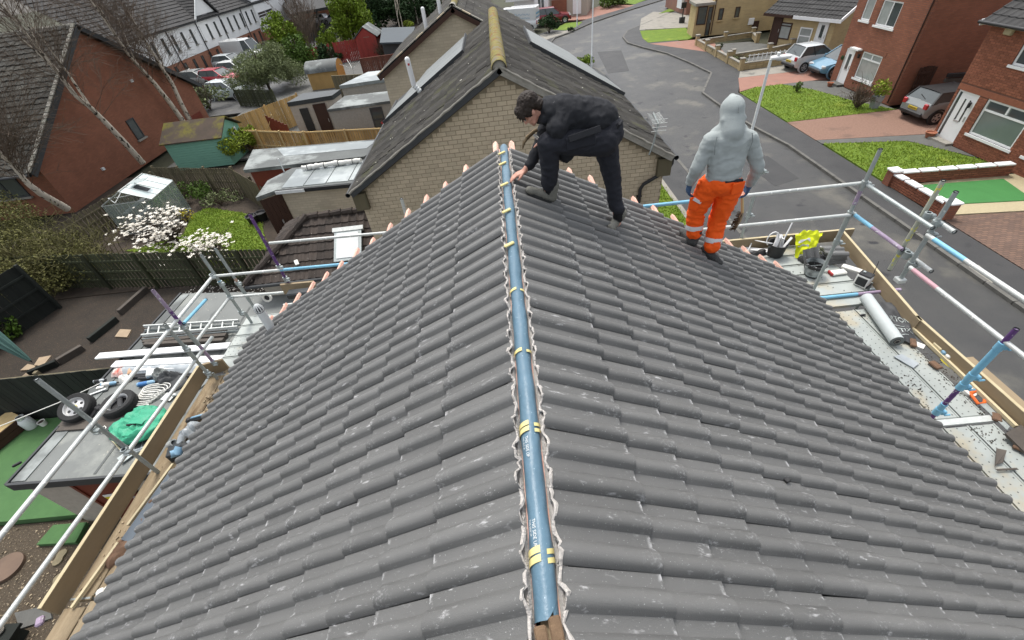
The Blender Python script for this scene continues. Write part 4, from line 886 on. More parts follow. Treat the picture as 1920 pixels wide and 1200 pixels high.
# lamp posts
def lamp(bp, h, label, arm=None):
    t = thing('street_lamp', label, 'street lamp', bp, 'street lamps along the road'); x, y, z = bp
    B = MB(); B.tube([(x, y, z), (x, y, z + .9), (x, y, z + .92), (x, y, z + h)], [.075, .075, .05, .042], 10); obj('post', B, M['offwhite'], t, 50)
    B = MB(); B.box((x, y - .075, z + .6), (.09, .02, .4)); obj('access_door', B, M['galv'], t)
    if arm:
        B = MB(); B.box((x + arm * .30, y, z + h + .03), (.62, .17, .10), bev=.03); obj('lantern', B, M['white'], t)
        B = MB(); B.ball((x + arm * .34, y, z + h - .03), (.2, .07, .04), 8); obj('lens', B, M['headlamp'], t)
        B = MB(); B.lathe([(.02, 0), (.05, .01), (.05, .08), (.02, .1)], (x + arm * .2, y, z + h + .08), n=8); obj('photocell', B, M['offwhite'], t)
    return t
lb = P(1371, 388); lamp(Vector((lb.x, lb.y, 0)), 5.02, 'white street lamp rising behind the worker in orange trousers', 1)
lb = P(1109, 127); lamp(Vector((lb.x, lb.y, 0)), 6.5, 'tall white street lamp on the near pavement beyond the buff house'); lb = P(1082, 51); lamp(Vector((lb.x, lb.y, 0)), 6.5, 'far white street lamp beside the yellowish lawn and red car')
q = P(1278, 43); t = thing('road_sign', 'dark post with a small square sign box by the pale driveway', 'sign', q); obj('post', MB().tube([q, q + Vector((0, 0, 1.4))], .05, 6), M['black'], t); obj('sign_box', MB().box(q + Vector((0, 0, 1.5)), (.5, .15, .5), bev=.04), M['black'], t); obj('base_box', MB().box(q + Vector((0, 0, .25)), (.5, .3, .5)), M['darkgrey'], t)
# ---------------------------------------------------------------- cars
def car(label, x, y, rz, L=3.9, Wd=1.7, Hh=1.5, paint=(.4, .4, .4), style='hatch', plate='plate_y', roofm=None, group=None, name='parked_car', z=0., g=None):
    t = thing(name, label, 'van' if style == 'van' else 'car', (0, 0, 0), group); pm = mat('car_paint', paint, .3, tuple(c * .9 for c in paint), 2, .5, coat=.6, metal=.15)
    hw = Wd / 2; rw = .31 if L < 4.2 else .34
    # stations along the length (x: front +): (x, belt z, half width, lower z)
    fr, re = L / 2, -L / 2
    if style == 'van': st_ = [(re, .95, hw * .96, .35), (re + .1, 1.05, hw, .28), (-.2, 1.1, hw, .28), (fr - 1.4, 1.1, hw, .28), (fr - .5, 1.0, hw * .97, .3), (fr - .1, .75, hw * .9, .32), (fr, .6, hw * .78, .36)]
    elif style == 'suv': st_ = [(re, .80, hw * .86, .45), (re + .15, 1.0, hw * .96, .35), (re + .8, 1.02, hw, .32), (.4, .98, hw, .32), (fr - 1.1, .96, hw * .98, .32), (fr - .25, .86, hw * .9, .35), (fr, .66, hw * .74, .42)]
    else: st_ = [(re, .70, hw * .84, .42), (re + .14, .93, hw * .95, .30), (re + .7, .95, hw, .26), (.3, .91, hw, .24), (fr - 1.0, .88, hw * .98, .26), (fr - .25, .74, hw * .9, .30), (fr, .56, hw * .72, .36)]
    B = MB(); ring = []
    for (sx, bz, w, lz) in st_: ring.append([(sx, -w * .94, lz), (sx, -w, (lz + bz) / 2 - .05), (sx, -w * .985, bz - .09), (sx, -w * .93, bz), (sx, 0, bz + .03), (sx, w * .93, bz), (sx, w * .985, bz - .09), (sx, w, (lz + bz) / 2 - .05), (sx, w * .94, lz)])
    vs = [p for r in ring for p in r]; k = 9; n = len(ring)
    B.add(vs, [(i * k + j, i * k + j + 1, (i + 1) * k + j + 1, (i + 1) * k + j) for i in range(n - 1) for j in range(k - 1)] + [tuple(range(k)), tuple(range((n - 1) * k, n * k))[::-1]] + [(i * k, (i + 1) * k, (i + 1) * k + 8, i * k + 8) for i in range(n - 1)])
    obj('body', B, pm, t, 32)
    # greenhouse
    b0, b1, t0, t1 = {'hatch': (re + .16, fr - .95, re + .55, fr - 1.75), 'estate': (re + .14, fr - 1.1, re + .4, fr - 2.0), 'suv': (re + .16, fr - 1.15, re + .5, fr - 2.0), 'van': (fr - 1.9, fr - .55, fr - 1.95, fr - 1.25), 'mini': (re + .14, fr - 1.15, re + .48, fr - 1.65)}[style]
    bz = 1.05 if style in ('van',) else (.98 if style == 'suv' else .90); wt = hw * .74; wb = hw * .925
    if style == 'van':
        V_ = MB(); V_.box(((re + fr - 1.9) / 2 + .02, 0, (bz + Hh) / 2 - .02), (L - 1.95, Wd * .96, Hh - bz + .1), bev=.07); obj('cargo_body', V_, pm, t, 32)
    G = MB(); c = [(b0, -wb, bz), (b1, -wb, bz), (b1, wb, bz), (b0, wb, bz), (t0, -wt, Hh - .05), (t1, -wt, Hh - .05), (t1, wt, Hh - .05), (t0, wt, Hh - .05)]
    G.add(c, [(0, 1, 5, 4), (1, 2, 6, 5), (2, 3, 7, 6), (3, 0, 4, 7), (4, 5, 6, 7)]); obj('windows', G, M['glass'], t)
    Rf = MB(); Rf.grid(lambda a, b: Vector((t0 - .04 + (t1 - t0 + .08) * a, (wt + .02) * (2 * b - 1), Hh - .04 + .05 * (1 - (2 * b - 1) ** 2) * (1 - .5 * (2 * a - 1) ** 2))), 6, 6); obj('roof', Rf, roofm or pm, t, 60)
    for s in (-1, 1):
        for (xa, xb) in ((b0, t0), (b1, t1)): obj('pillar', MB().bar((xa, s * (wb + .005), bz), (xb, s * (wt + .008), Hh - .04), .07, .05), pm if style != 'mini' else M['black'], t)
        if style != 'van': xm = (b0 + b1) / 2 - .1; obj('pillar', MB().bar((xm, s * (wb + .004), bz), ((t0 + t1) / 2 - .05, s * (wt + .006), Hh - .04), .06, .03), M['black'], t)
        obj('wing_mirror', MB().box((b1 - .22, s * (hw + .09), bz + .06), (.1, .18, .12), bev=.03), pm, t)
        obj('headlight', MB().box((fr - .17, s * hw * .66, .64 if style != 'suv' else .76), (.22, hw * .36, .14), Matrix.Rotation(-s * .42, 3, 'Z'), bev=.03), M['headlamp'], t)
        obj('tail_light', MB().box((re + .03, s * hw * .74, .80), (.1, hw * .26, .24 if style != 'van' else .4), bev=.03), M['taillamp'], t)
        obj('door_handle', MB().box((-.25, s * (hw * .995), bz - .17), (.18, .03, .035)), M['chrome'] if style == 'mini' else pm, t)
        for wx in (re + .62, fr - .72):
            W_ = MB(); yc = s * (hw - .09); W_.lathe([(rw * .62, -.09), (rw * .95, -.1), (rw, -.07), (rw, .07), (rw * .95, .1), (rw * .62, .09)], (wx, yc, rw), (0, 1, 0), 18); wh = obj('wheel', W_, M['tyre'], t, 50)
            W_ = MB(); W_.lathe([(.001, .075 * s), (.06, .08 * s), (rw * .25, .06 * s), (rw * .64, .092 * s), (rw * .64, -.05 * s)], (wx, yc, rw), (0, 1, 0), 16); obj('rim', W_, M['rim'], wh, 40)
            for q in range(5):
                an = q * 1.2566; obj('rim_gap', MB().box((wx + rw * .42 * math.cos(an), yc + s * .088, rw + rw * .42 * math.sin(an)), (.08, .012, .06), Matrix.Rotation(-an, 3, 'Y')), M['black'], wh)
            A_ = MB(); A_.lathe([(rw * 1.0, -.02 * s), (rw * 1.18, -.02 * s), (rw * 1.18, .1 * s), (rw * 1.0, .1 * s)], (wx, s * (hw - .09), rw + .02), (0, 1, 0), 18); obj('wheel_arch', A_, M['black'] if style in ('mini', 'suv') else pm, t, 40)
    obj('number_plate', MB().box((re - .012, 0, .62), (.03, .5, .11)), M['plate_y'], t); obj('number_plate', MB().box((fr + .0, 0, .42), (.03, .5, .11)), M['plate_w'], t)
    Bp = MB(); Bp.box((re + .03, 0, .42), (.2, Wd * .8, .2), bev=.05); Bp.box((fr - .06, 0, .40), (.2, Wd * .72, .2), bev=.05); obj('bumper_trim', Bp, M['black'], t, kind='stuff')
    obj('rear_wiper', MB().bar((b0 + .08, -.2, bz + .12), (b0 + .17, .2, bz + .22), .02, .02), M['black'], t)
    for j in range(7): obj('plate_mark', MB().box((re - .029, -.19 + j * .063, .62), (.006, .035, .07)), M['black'], t) if style in ('mini', 'hatch') else None
    t.location = (x, y, z); t.rotation_euler = (0, 0, rz); return t
car('silver three door hatchback parked beside the tan block wall', 20.9, 31.75, R(6), 3.45, 1.62, 1.47, (.52, .54, .54), 'hatch')
car('metallic blue car nosing out from behind the second red brick house', 22.0, 29.75, R(181), 4.3, 1.8, 1.5, (.13, .26, .36), 'hatch', z=.008)
car('grey hatchback with black roof parked by the nearest brick house', 21.5, 21.2, R(2), 3.75, 1.68, 1.38, (.24, .255, .25), 'mini', roofm=M['black'], z=.004)
sx = P(1033, 44); car('dark red sports utility car on the far driveway beside the white van', sx.x + .1, sx.y, R(-3), 4.5, 1.85, 1.65, (.22, .012, .022), 'suv')
vx = P(990, 58); t = car('white panel van with blue-grey lettering behind the tiled roof of the buff house', vx.x - 1.2, vx.y + 1.0, R(160), 5.2, 1.95, 2.25, (.75, .76, .76), 'van', name='panel_van')
B = MB()
for (x0, z0, sc) in ((-1.9, 1.62, 1.), (-1.9, 1.28, .7)):   # unreadable cursive signwriting on the side and back
    for s in (-1, 1): B.tube([(x0 + .05 * i * sc, s * .942, z0 + .10 * sc * math.sin(i * 1.7 + math.sin(i)) * (1 if i % 9 else .1)) for i in range(38)], .016, 4)
    B.tube([(-2.575, -.75 + .04 * i, z0 + .10 * sc * math.sin(i * 1.9 + math.sin(i * .7)))  for i in range(38)], .016, 4)
o = mesh_of('lettering', B, M['paleblue']); o2 = bpy.data.objects.new('lettering', o); C.objects.link(o2); o2.parent = t; o2['kind'] = 'stuff'
cg = 'cars parked along the white terrace'
for (px, py, colr, stl, lab) in ((452, 183, (.62, .68, .68), 'hatch', 'silver white car nearest the timber fence, below the other parked cars'), (432, 158, (.42, .015, .03), 'hatch', 'bright red car between the grey estate and the white cars'),
        (398, 160, (.30, .31, .30), 'estate', 'grey estate car half hidden by the bush at the brick gable'), (462, 142, (.72, .73, .72), 'hatch', 'white car right beside the red one under the terrace'), (450, 128, (.50, .54, .55), 'hatch', 'pale car with dark windows behind the white car and the willow shrub'),
        (606, 45, (.74, .74, .74), 'suv', 'white car under the porch posts of the far white house'), (640, 42, (.62, .64, .64), 'hatch', 'pale far car at the right of the porch posts')):
    q = P(px, py); car(lab, q.x - .9, q.y + .3, R(-16 if py > 60 else 168), 4.1, 1.75, 1.48, colr, stl, group=cg)
q = P(473, 112); car('white panel van parked against the orange brick of the terrace', q.x - .6, q.y + .2, R(-16), 5.0, 1.9, 2.2, (.72, .73, .72), 'van', name='panel_van')

for i, (px, py) in enumerate(((1207, 221), (1221, 237))): q = P(px, py, .004); t = thing('manhole_cover', ['round pale cover in the near pavement, farther one', 'round pale cover in the near pavement by the aerial'][i], 'manhole cover', q); obj('cover', MB().lathe([(.001, .012), (.2, .012), (.21, 0)], q, n=18), M['kerb'], t); obj('frame', MB().lathe([(.215, .0), (.215, .014), (.26, .014), (.26, 0)], q, n=18), M['darkgrey'], t)
# ---------------------------------------------------------------- foliage helpers
def leaves(name, cl, n, size, m, par=None, seed=1, flat=.0, label=None, cat=None, group=None, loc=None, kind=None, squash=1., asp=.55):
    """many small leaf faces scattered through clumps; cl = [(centre, (rx,ry,rz)), ...]"""
    g = np.random.default_rng(seed); cs = np.array([list(c) for c, r in cl], dtype=float); rs = np.array([list(r) if hasattr(r, '__len__') else [r] * 3 for c, r in cl], dtype=float)
    vol = rs.prod(1) ** (2 / 3); ix = g.choice(len(cl), n, p=vol / vol.sum())
    d = g.normal(size=(n, 3)); d /= np.linalg.norm(d, axis=1)[:, None]; rad = g.uniform(.25, 1.0, n) ** .45
    p = cs[ix] + d * rs[ix] * rad[:, None]
    a = g.normal(size=(n, 3)) + d * .3; a[:, 2] *= (1 - flat); a /= np.linalg.norm(a, axis=1)[:, None]
    b = np.cross(a, g.normal(size=(n, 3))); b /= np.linalg.norm(b, axis=1)[:, None]
    s = size * g.uniform(.6, 1.4, n)[:, None]
    org = root_loc(par) if par else (np.array(loc) if loc is not None else np.array([cs[:, 0].mean(), cs[:, 1].mean(), max(0, (cs - rs)[:, 2].min())]))
    p = p - np.array(org); vs = np.stack([p - a * s, p + b * s * asp, p + a * s, p - b * s * asp], 1).reshape(-1, 3)
    me = bpy.data.meshes.new(name); me.vertices.add(4 * n); me.vertices.foreach_set('co', vs.ravel()); me.loops.add(4 * n); me.loops.foreach_set('vertex_index', np.arange(4 * n, dtype=np.int32))
    me.polygons.add(n); me.polygons.foreach_set('loop_start', np.arange(0, 4 * n, 4, dtype=np.int32)); me.materials.append(m); me.update(calc_edges=True); me.validate()
    o = bpy.data.objects.new(name, me); C.objects.link(o)
    if par: o.parent = par
    else: o.location = org
    if kind: o['kind'] = kind
    if label: tag(o, label, cat, group)
    return o
def branchy(B, p, d, L, r, lev, rr, spread=.5, nb=3, n=5, up=.15, curl=.25, tips=None, minr=.004):
    pts = [p]; rs = [r]; k = 4; q = Vector(p); dd = Vector(d).normalized()
    for i in range(k):
        dd = (dd + Vector((rr.uniform(-1, 1), rr.uniform(-1, 1), rr.uniform(-1, 1))) * curl * .4 + Vector((0, 0, up * .3))).normalized(); q = q + dd * L / k; pts.append(q.copy()); rs.append(max(minr, r * (1 - .62 * (i + 1) / k)))
    B.tube(pts, rs, n if lev > 1 else 3, caps=False)
    if tips is not None and lev <= 1: tips.append(q.copy())
    if lev <= 0: return
    for i in range(nb):
        f = rr.uniform(.3, 1.0); j = min(k - 1, int(f * k)); s = pts[j].lerp(pts[j + 1], f * k - j if f < 1 else 1)
        a = rr.uniform(0, 6.28); o = dd.orthogonal().normalized(); o2 = dd.cross(o); nd = (dd + (o * math.cos(a) + o2 * math.sin(a)) * spread * rr.uniform(.6, 1.5)).normalized()
        branchy(B, s, nd, L * rr.uniform(.45, .72), max(minr, rs[j] * .6), lev - 1, rr, spread, nb, n, up, curl, tips, minr)
def tree(name, label, base, h, crown, m, seed, n=2500, size=.11, cat='tree', group=None, low=True, flat=0., lean=(0, 0), asp=.55):
    """trunk + limbs + clumped crown; crown=(radius xy, radius z, number of clumps)"""
    rr = random.Random(seed); t = thing(name, label, cat, base, group); b = Vector(base); cx, cz, k = crown
    B = MB(); top = b + Vector((lean[0], lean[1], h * .8))
    B.tube([b - Vector((0, 0, .1)), b.lerp(top, .5), top], [.05 * h ** .7, .035 * h ** .7, .012 * h], 7)
    cc = b + Vector((lean[0] * .8, lean[1] * .8, h - cz)); cl = []
    for i in range(k):
        a, e = rr.uniform(0, 6.28), rr.uniform(-1, 1); f = rr.uniform(.35, .85)
        q = cc + Vector((math.cos(a) * math.sqrt(1 - e * e) * cx * f, math.sin(a) * math.sqrt(1 - e * e) * cx * f, e * cz * f)); s = rr.uniform(.22, .42); cl.append((q, (cx * s, cx * s, cz * s)))
        s0 = b.lerp(top, rr.uniform(.25, .8)); B.tube([s0, s0.lerp(q, .6) + Vector((0, 0, .1)), q], [.02 * h ** .6, .012 * h ** .6, .006], 5, caps=False)
    if low: cl += [(b + Vector((rr.gauss(0, cx * .5), rr.gauss(0, cx * .5), rr.uniform(.15, .45) * h)), (cx * .34, cx * .34, h * .2)) for i in range(10)]
    obj('trunk', B, M['bark'], t); leaves('crown', cl, n, size, m, t, seed, flat, asp=asp)
    return t
# ---------------------------------------------------------------- red brick house on the left
hL = thing('brick_house', 'large red brick house at the left with steep lichen-covered tiled roof', 'house', (-32, 29.5, 0))
xg, yl, yr, ze, za = -23.0, 21.75, 36.9, 2.62, 7.18
B = MB(); B.extr([(xg, yl, 0), (xg, yr, 0), (xg, yr, ze - .1), (xg, (yl + yr) / 2 + .1, za - .15), (xg, yl, ze - .05)], (-.3, 0, 0)); obj('gable_wall', B, M['redbrick2'], hL)
B = MB(); B.slab([(xg - .31, yl), (xg - .31, yr), (-50, yr), (-50, yl)], 0, ze - .1); obj('wall', B, M['redbrick2'], hL)
pk = Vector((xg + .25, (yl + yr) / 2 + .1, za + .12))
for s, yy in ((-1, yl - .75), (1, yr + .7)):
    ev = Vector((xg + .25, yy, ze - .22)); d = pk - ev; S = d.length; up = d / S; u = Vector((-1, 0, 0)); n = u.cross(up); n = n if n.z > 0 else -n
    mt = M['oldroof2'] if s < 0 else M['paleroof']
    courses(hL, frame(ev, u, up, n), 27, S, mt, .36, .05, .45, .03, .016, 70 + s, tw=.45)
    B = MB(frame(ev, u, up, n)); B.extr([(.02, 0, -.1), (27, 0, -.1), (27, S, -.1), (.02, S, -.1)], (0, 0, .09)); obj('roof_deck', B, M['black'], hL)
    B = MB(frame(ev, u, up, n)); B.box((-.03, S / 2, -.14), (.06, S, .26)); obj('barge_board', B, M['darkgrey'], hL)
    k = int(S / .36)
    for i in range(k):
        if s < 0: B = MB(frame(ev, u, up, n)); B.box((.05, (i + .5) * S / k, .05), (.2, S / k - .05, .05)); obj('verge_clip', B, M['cement'] if i % 2 else M['paleroof'], hL)
    B = MB(); B.lathe([(.07, 0), (.07, 27)], ev + Vector((0, s * .06, -.06)), (-1, 0, 0), 8); obj('gutter', B, M['darkgrey'], hL)
for i in range(36): B = MB(); B.grid(lambda a, b: pk + Vector((-.02 - i * .46 - .44 * a, .13 * math.sin((b - .5) * 3.2), -.02 + .13 * math.cos((b - .5) * 3.2) - .06)), 1, 6); obj('ridge_tile', B, M['paleroof'] if i % 3 else M['cement'], hL, 60)
TG = frame((xg + .03, 0, 0), (0, 1, 0), (0, 0, 1), (1, 0, 0))
window(hL, TG @ Matrix.Translation((28.72, 1.30, 0)), .72, 1.15, M['darkgrey'], M['glass'], (), (), .07, M['conc'])
TW = frame((0, yl - .03, 0), (1, 0, 0), (0, 0, 1), (0, -1, 0)); window(hL, TW @ Matrix.Translation((-26.3, 1.12, 0)), 1.85, 1.35, M['darkgrey'], M['glass'], (.5,), (), .08, M['conc'])
for (py, pz) in ((25.0, 1.0), (31.2, 4.1)): obj('wall_box', MB().box((xg + .05, py, pz), (.1, .16, .14)), M['offwhite'], hL)
obj('plinth', MB().box((xg + .03, 34.0, .45), (.06, 4.2, .9)), M['reddoor'], hL)
# birches in front of the gable
def birch(label, base, pts, seed, forks, n=5):
    rr = random.Random(seed); t = thing('birch_tree', label, 'tree', base, 'bare birches by the red brick gable'); B = MB(); T_ = MB(); P_ = [Vector(p) for p in pts]
    r0 = .17; k = len(P_); B.tube(P_, [r0 * (1 - .8 * i / (k - 1)) for i in range(k)], 9); obj('trunk', B, M['birch'], t, 60)
    for (f, d, L, r) in forks:
        j = min(k - 2, int(f * (k - 1))); s = P_[j].lerp(P_[j + 1], f * (k - 1) - j); Bf = MB(); pp = [s]; dd = Vector(d).normalized()
        for i in range(5): dd = (dd + Vector((rr.uniform(-.1, .1), rr.uniform(-.1, .1), .1))).normalized(); pp.append(pp[-1] + dd * L / 5)
        Bf.tube(pp, [r * (1 - .8 * i / 5) for i in range(6)], 7, caps=False); obj('limb', Bf, M['birch'], t, 60)
        for q in range(9): i = rr.randint(1, 4); branchy(T_, pp[i].lerp(pp[i + 1], rr.random()), (dd + Vector((rr.uniform(-.7, .7), rr.uniform(-.7, .7), rr.uniform(-.2, .3)))), L * rr.uniform(.3, .55), .014, 2, rr, .6, 4, 3, .05, .3, minr=.0045)
    for q in range(64):
        f = rr.uniform(.3, 1); j = min(k - 2, int(f * (k - 1))); s = P_[j].lerp(P_[j + 1], f * (k - 1) - j)
        branchy(T_, s, Vector((rr.uniform(-.7, .7), rr.uniform(-.7, .7), .55)), rr.uniform(1.2, 2.8), .016, 2, rr, .65, 5, 3, .05, .3, minr=.005)
    o = obj('twigs', T_, M['twig'], t); o['kind'] = 'stuff'; return t
xb = -21.6
birch('thick birch trunk with dark bark marks, in front of the small gable window', H(268, 306, xb), [H(268, 306, xb), H(232, 266, xb), H(200, 232, xb), H(172, 204, xb), H(140, 178, xb), H(108, 135, xb), H(70, 90, xb), H(30, 40, xb), H(0, 5, xb)], 3, ((.38, (0, .12, 1), 3.8, .075), (.6, (.0, -.3, 1), 2.6, .05), (.72, (0, .3, 1), 2.4, .04)))
birch('slim birch trunk rising behind the mint green shed, left of a twin', H(352, 240, -22.4), [H(352, 240, -22.4), H(320, 195, -22.4), H(290, 157, -22.4), H(270, 135, -22.4), H(243, 105, -22.4), H(222, 75, -22.4), H(195, 35, -22.4), H(170, 0, -22.4)], 5, ((.5, (0, .1, 1), 2.4, .05), (.7, (.1, -.2, 1), 2.2, .04)))
birch('slender birch with forked crown, right of its twin and nearest the roof edge', H(361, 236, -22.5), [H(361, 236, -22.5), H(340, 195, -22.5), H(322, 155, -22.5), H(305, 130, -22.5), H(290, 105, -22.5), H(262, 60, -22.5), H(240, 20, -22.5)], 6, ((.45, (0, .35, 1), 2.6, .05), (.62, (0, -.3, 1), 2.4, .04)))
birch('pale birch limb leaning over the corner window of the red brick house', H(127, 392, -21.9), [H(127, 392, -21.9), H(75, 362, -21.9), H(52, 344, -21.9), H(30, 318, -21.9), H(10, 295, -21.9), H(-20, 262, -21.9)], 8, ((.5, (0, .5, .8), 1.6, .05), (.7, (0, -.4, 1), 2.0, .05)))
# ---------------------------------------------------------------- white terrace and far buildings
tr = thing('terrace_block', 'long white rendered terrace over an orange brick ground floor with narrow dark windows', 'building', (-38, 74, 0)); xt = -34.5
B = MB(); B.slab([(xt, 46), (xt, 86.5), (-42, 86.5), (-42, 46)], -.3, 1.72); obj('brick_storey', B, M['orbrick'], tr)
B = MB(); B.slab([(xt + .05, 46), (xt + .05, 86.5), (-42, 86.5), (-42, 46)], 1.722, 4.75); obj('white_storey', B, M['render_w'], tr)
B = MB(); B.extr([(xt + .1, 61.9, 4.75), (xt + .1, 67.4, 4.75), (xt + .1, 64.65, 7.0)], (-4, 0, 0)); B.box((xt + .03, 64.65, 3.24), (.14, 5.5, 3.03)); obj('dormer_gable', B, M['render_w'], tr, kind=None)
for s in (-1, 1):
    e = Vector((xt + .35, 64.65 + s * 3.1, 4.55)); up = Vector((0, -s * .755, .656)); u = Vector((-1, 0, 0)); n = u.cross(up); n = n if n.z > 0 else -n; courses(tr, frame(e, u, up, n), 6, 4.1, M['blackroof'], .4, .05, 0, 0, .01, 80 + s, tw=.6)
    B = MB(frame(e, u, up, n)); B.box((-.02, 2.05, .02), (.08, 4.1, .2)); obj('barge_board', B, M['black'] if s > 0 else M['offwhite'], tr)
up = Vector((-.8, 0, .6)); courses(tr, frame((xt + .45, 46, 4.62), (0, 1, 0), up, (.6, 0, .8)), 40.8, 6.5, M['blackroof'], .45, .06, 0, 0, .01, 83, tw=1.2)
B = MB(); B.slab([(xt + .4, 46), (xt + .4, 86.8), (-40, 86.8), (-40, 46)], 4.45, 4.58); obj('eaves', B, M['darkgrey'], tr)
TT = frame((xt + .06, 0, 0), (0, 1, 0), (0, 0, 1), (1, 0, 0))
for y in [52.2 + 1.92 * i for i in range(18)]:
    if y > 85: break
    window(tr, TT @ Matrix.Translation((y, 2.55, .02 if not 62 < y < 67.4 else .06)), .42, 1.45, M['black'], M['glass'], (), (), .05, M['conc'], .04)
    window(tr, TT @ Matrix.Translation((y - .2, .15, -.03)), .5, 1.3, M['brownwood'], M['glass'], (), (), .06, M['conc'], .04)
for y in (55.5, 61.7, 67.6, 74): B = MB(TT); B.tube([(y, 4.5, .08), (y, -.1, .08)], .055, 6); obj('downpipe', B, M['black'], tr)
wb2 = thing('white_house', 'white rendered house end with one dark four-pane window, beside the terrace roof', 'house', (-38, 92, 0)); q = P(520, 62)
B = MB(); B.slab([(xt + .3, 78), (xt + .3, 92), (-46, 92), (-46, 78)], 1.2, 7.8); obj('wall', B, M['render_w'], wb2); B = MB(); B.slab([(xt + .28, 78), (xt + .28, 92), (-46, 92), (-46, 78)], -.3, 1.198); obj('brick_storey', B, M['orbrick'], wb2)
w0 = H(487, 35, xt + .36); w1 = H(509, 14, xt + .36); window(wb2, frame((xt + .34, w0.y, w0.z), (0, 1, 0), (0, 0, 1), (1, 0, 0)), max(1.2, w1.y - w0.y), w1.z - w0.z, M['white'], M['glass'], (.5,), ((.5, 0, 1),), .08)
courses(wb2, frame((xt + .7, 77.6, 7.75), (0, 1, 0), (-.8, 0, .6), (.6, 0, .8)), 14.8, 5, M['blackroof'], .45, .06, 0, 0, .01, 84, tw=1.2)
pb = thing('porch_building', 'far white and brick house with a hipped black porch roof on dark posts', 'house', P(600, 35)); c = P(590, 40); c.z = 0; g0 = P(560, 50); g1 = P(640, 28)
B = MB(); B.slab([(c.x - 3, c.y + 3), (c.x + 9, c.y + 5), (c.x + 7, c.y + 14), (c.x - 5, c.y + 12)], 0, 3); obj('brick_storey', B, M['orbrick'], pb); B = MB(); B.slab([(c.x - 3, c.y + 3), (c.x + 9, c.y + 5), (c.x + 7, c.y + 14), (c.x - 5, c.y + 12)], 3.01, 8); obj('wall', B, M['render_w'], pb)
pc = [V(512, 29, c.y - 1), V(632, 6, c.y + 2), V(660, -16, c.y + 8), V(540, -10, c.y + 6)]; z0 = 3.4; pc = [Vector((p.x, p.y, z0)) for p in (P(545, 26, z0), P(632, 9, z0), P(610, -14, z0), P(520, -2, z0))]; ap = (pc[0] + pc[1] + pc[2] + pc[3]) / 4 + Vector((0, 0, 2.0))
B = MB(); B.add(pc + [ap] + [p - Vector((0, 0, .3)) for p in pc], [(0, 1, 4), (1, 2, 4), (2, 3, 4), (3, 0, 4), (0, 5, 6, 1), (1, 6, 7, 2), (2, 7, 8, 3), (3, 8, 5, 0), (5, 8, 7, 6)]); obj('roof', B, M['blackroof'], pb)
for p in (pc[0] + Vector((1, .6, 0)), pc[0].lerp(pc[1], .5) + Vector((0, .4, 0)), pc[1] + Vector((-.8, .5, 0))): obj('post', MB().box((p.x, p.y, z0 / 2), (.22, .22, z0)), M['black'], pb)
# ---------------------------------------------------------------- gardens between
GF = 'garden fences'
fence('mossy green paling fence with gaps, below the white-flowered trees', (-19.9, 14.6), (-7.6, 12.75), 1.52, M['greenfence'], .115, .05, 1.9, GF, -1, jit=.02)
fence('weathered leaning fence along the plain red gable, behind the greenhouse', (-19.75, 16.8), (-18.7, 22.7), 1.25, M['greyfence'], .15, .05, 2.0, GF, -1, jit=.02)
fence('grey garden fence of wide panels right of the greenhouse', (-18.6, 22.9), (-13.7, 21.4), 1.45, M['greyfence'], .12, .045, 1.6, GF, 1)
fence('dark green stained fence at the left edge beyond the leaf litter', (-17.2, 13.0), (-18.6, 7.9), 1.9, M['darkfence'], .14, .006, 2.2, GF, 1)
fence('dark boarded fence behind the astroturf with three pale rails', (-18.5, 7.6), (-9.1, 7.55), 1.75, M['darkfence'], .13, .008, 2.4, GF, 1, rails=(.1, .5, .97), postm=M['greyfence'])
fence('new golden timber fence running diagonally behind the mint shed', P(430, 223, 1.8)[:2], P(556, 176, 1.8)[:2], 1.8, M['golden'], .13, .012, 1.9, GF, 1)
fence('new golden timber fence in front of the roughcast outbuildings', P(571, 247, 1.2)[:2], P(724, 239, 1.2)[:2], 1.2, M['golden'], .12, .03, 2.3, GF, -1, rails=(.3, .96), zb=-.0, postm=M['timber'])
fence('golden timber fence bay between the lime shrub and the rust brown panel', P(440, 243, 1.3)[:2], P(569, 247, 1.3)[:2], 1.3, M['golden'], .12, .03, 1.6, GF, -1, rails=(.3, .95), postm=M['timber'])
fence('grey-brown panel fence above the black-roofed outbuilding', (-13.2, 38.9), (-9.0, 37.7), 1.6, M['greyfence'], .14, .006, 2.2, GF, 1, top=True)
fence('rust brown lattice fence behind the folded airer', (-12.0, 44.0), (-6.0, 44.5), 1.7, M['brownfence'], .14, .01, 1.3, GF, 1, rails=(.3, .65, .98), top=True)
fence('low green fence between the parked cars and the mint shed', (-22.0, 40.2), (-18.0, 38.2), 1.3, M['greenfence'], .13, .03, 2, GF, 1)
fence('grey garden fence left of the brown garage door', (-13.6, 21.3), (-10.4, 18.0), 1.5, M['greyfence'], .12, .045, 1.6, GF, 1)
fp = thing('leaning_fence', 'rust brown leaning fence panel edged in pale wood behind the long flat garage roof', 'fence panel', P(535, 265)); a, b = P(517, 262, .2), P(556, 276, .2)
for i in range(7): q = a.lerp(b, (i + .5) / 7); obj('board', MB().box(q + Vector((0, 0, .75)), (.17, .03, 1.5 - .06 * i), Matrix.Rotation(-.3, 3, 'Z')), M['reddoor'], fp)
obj('rail', MB().bar(a + Vector((-.1, -.05, .75)), a + Vector((.55, -.25, 1.55)), .06, .05), M['timber'], fp)
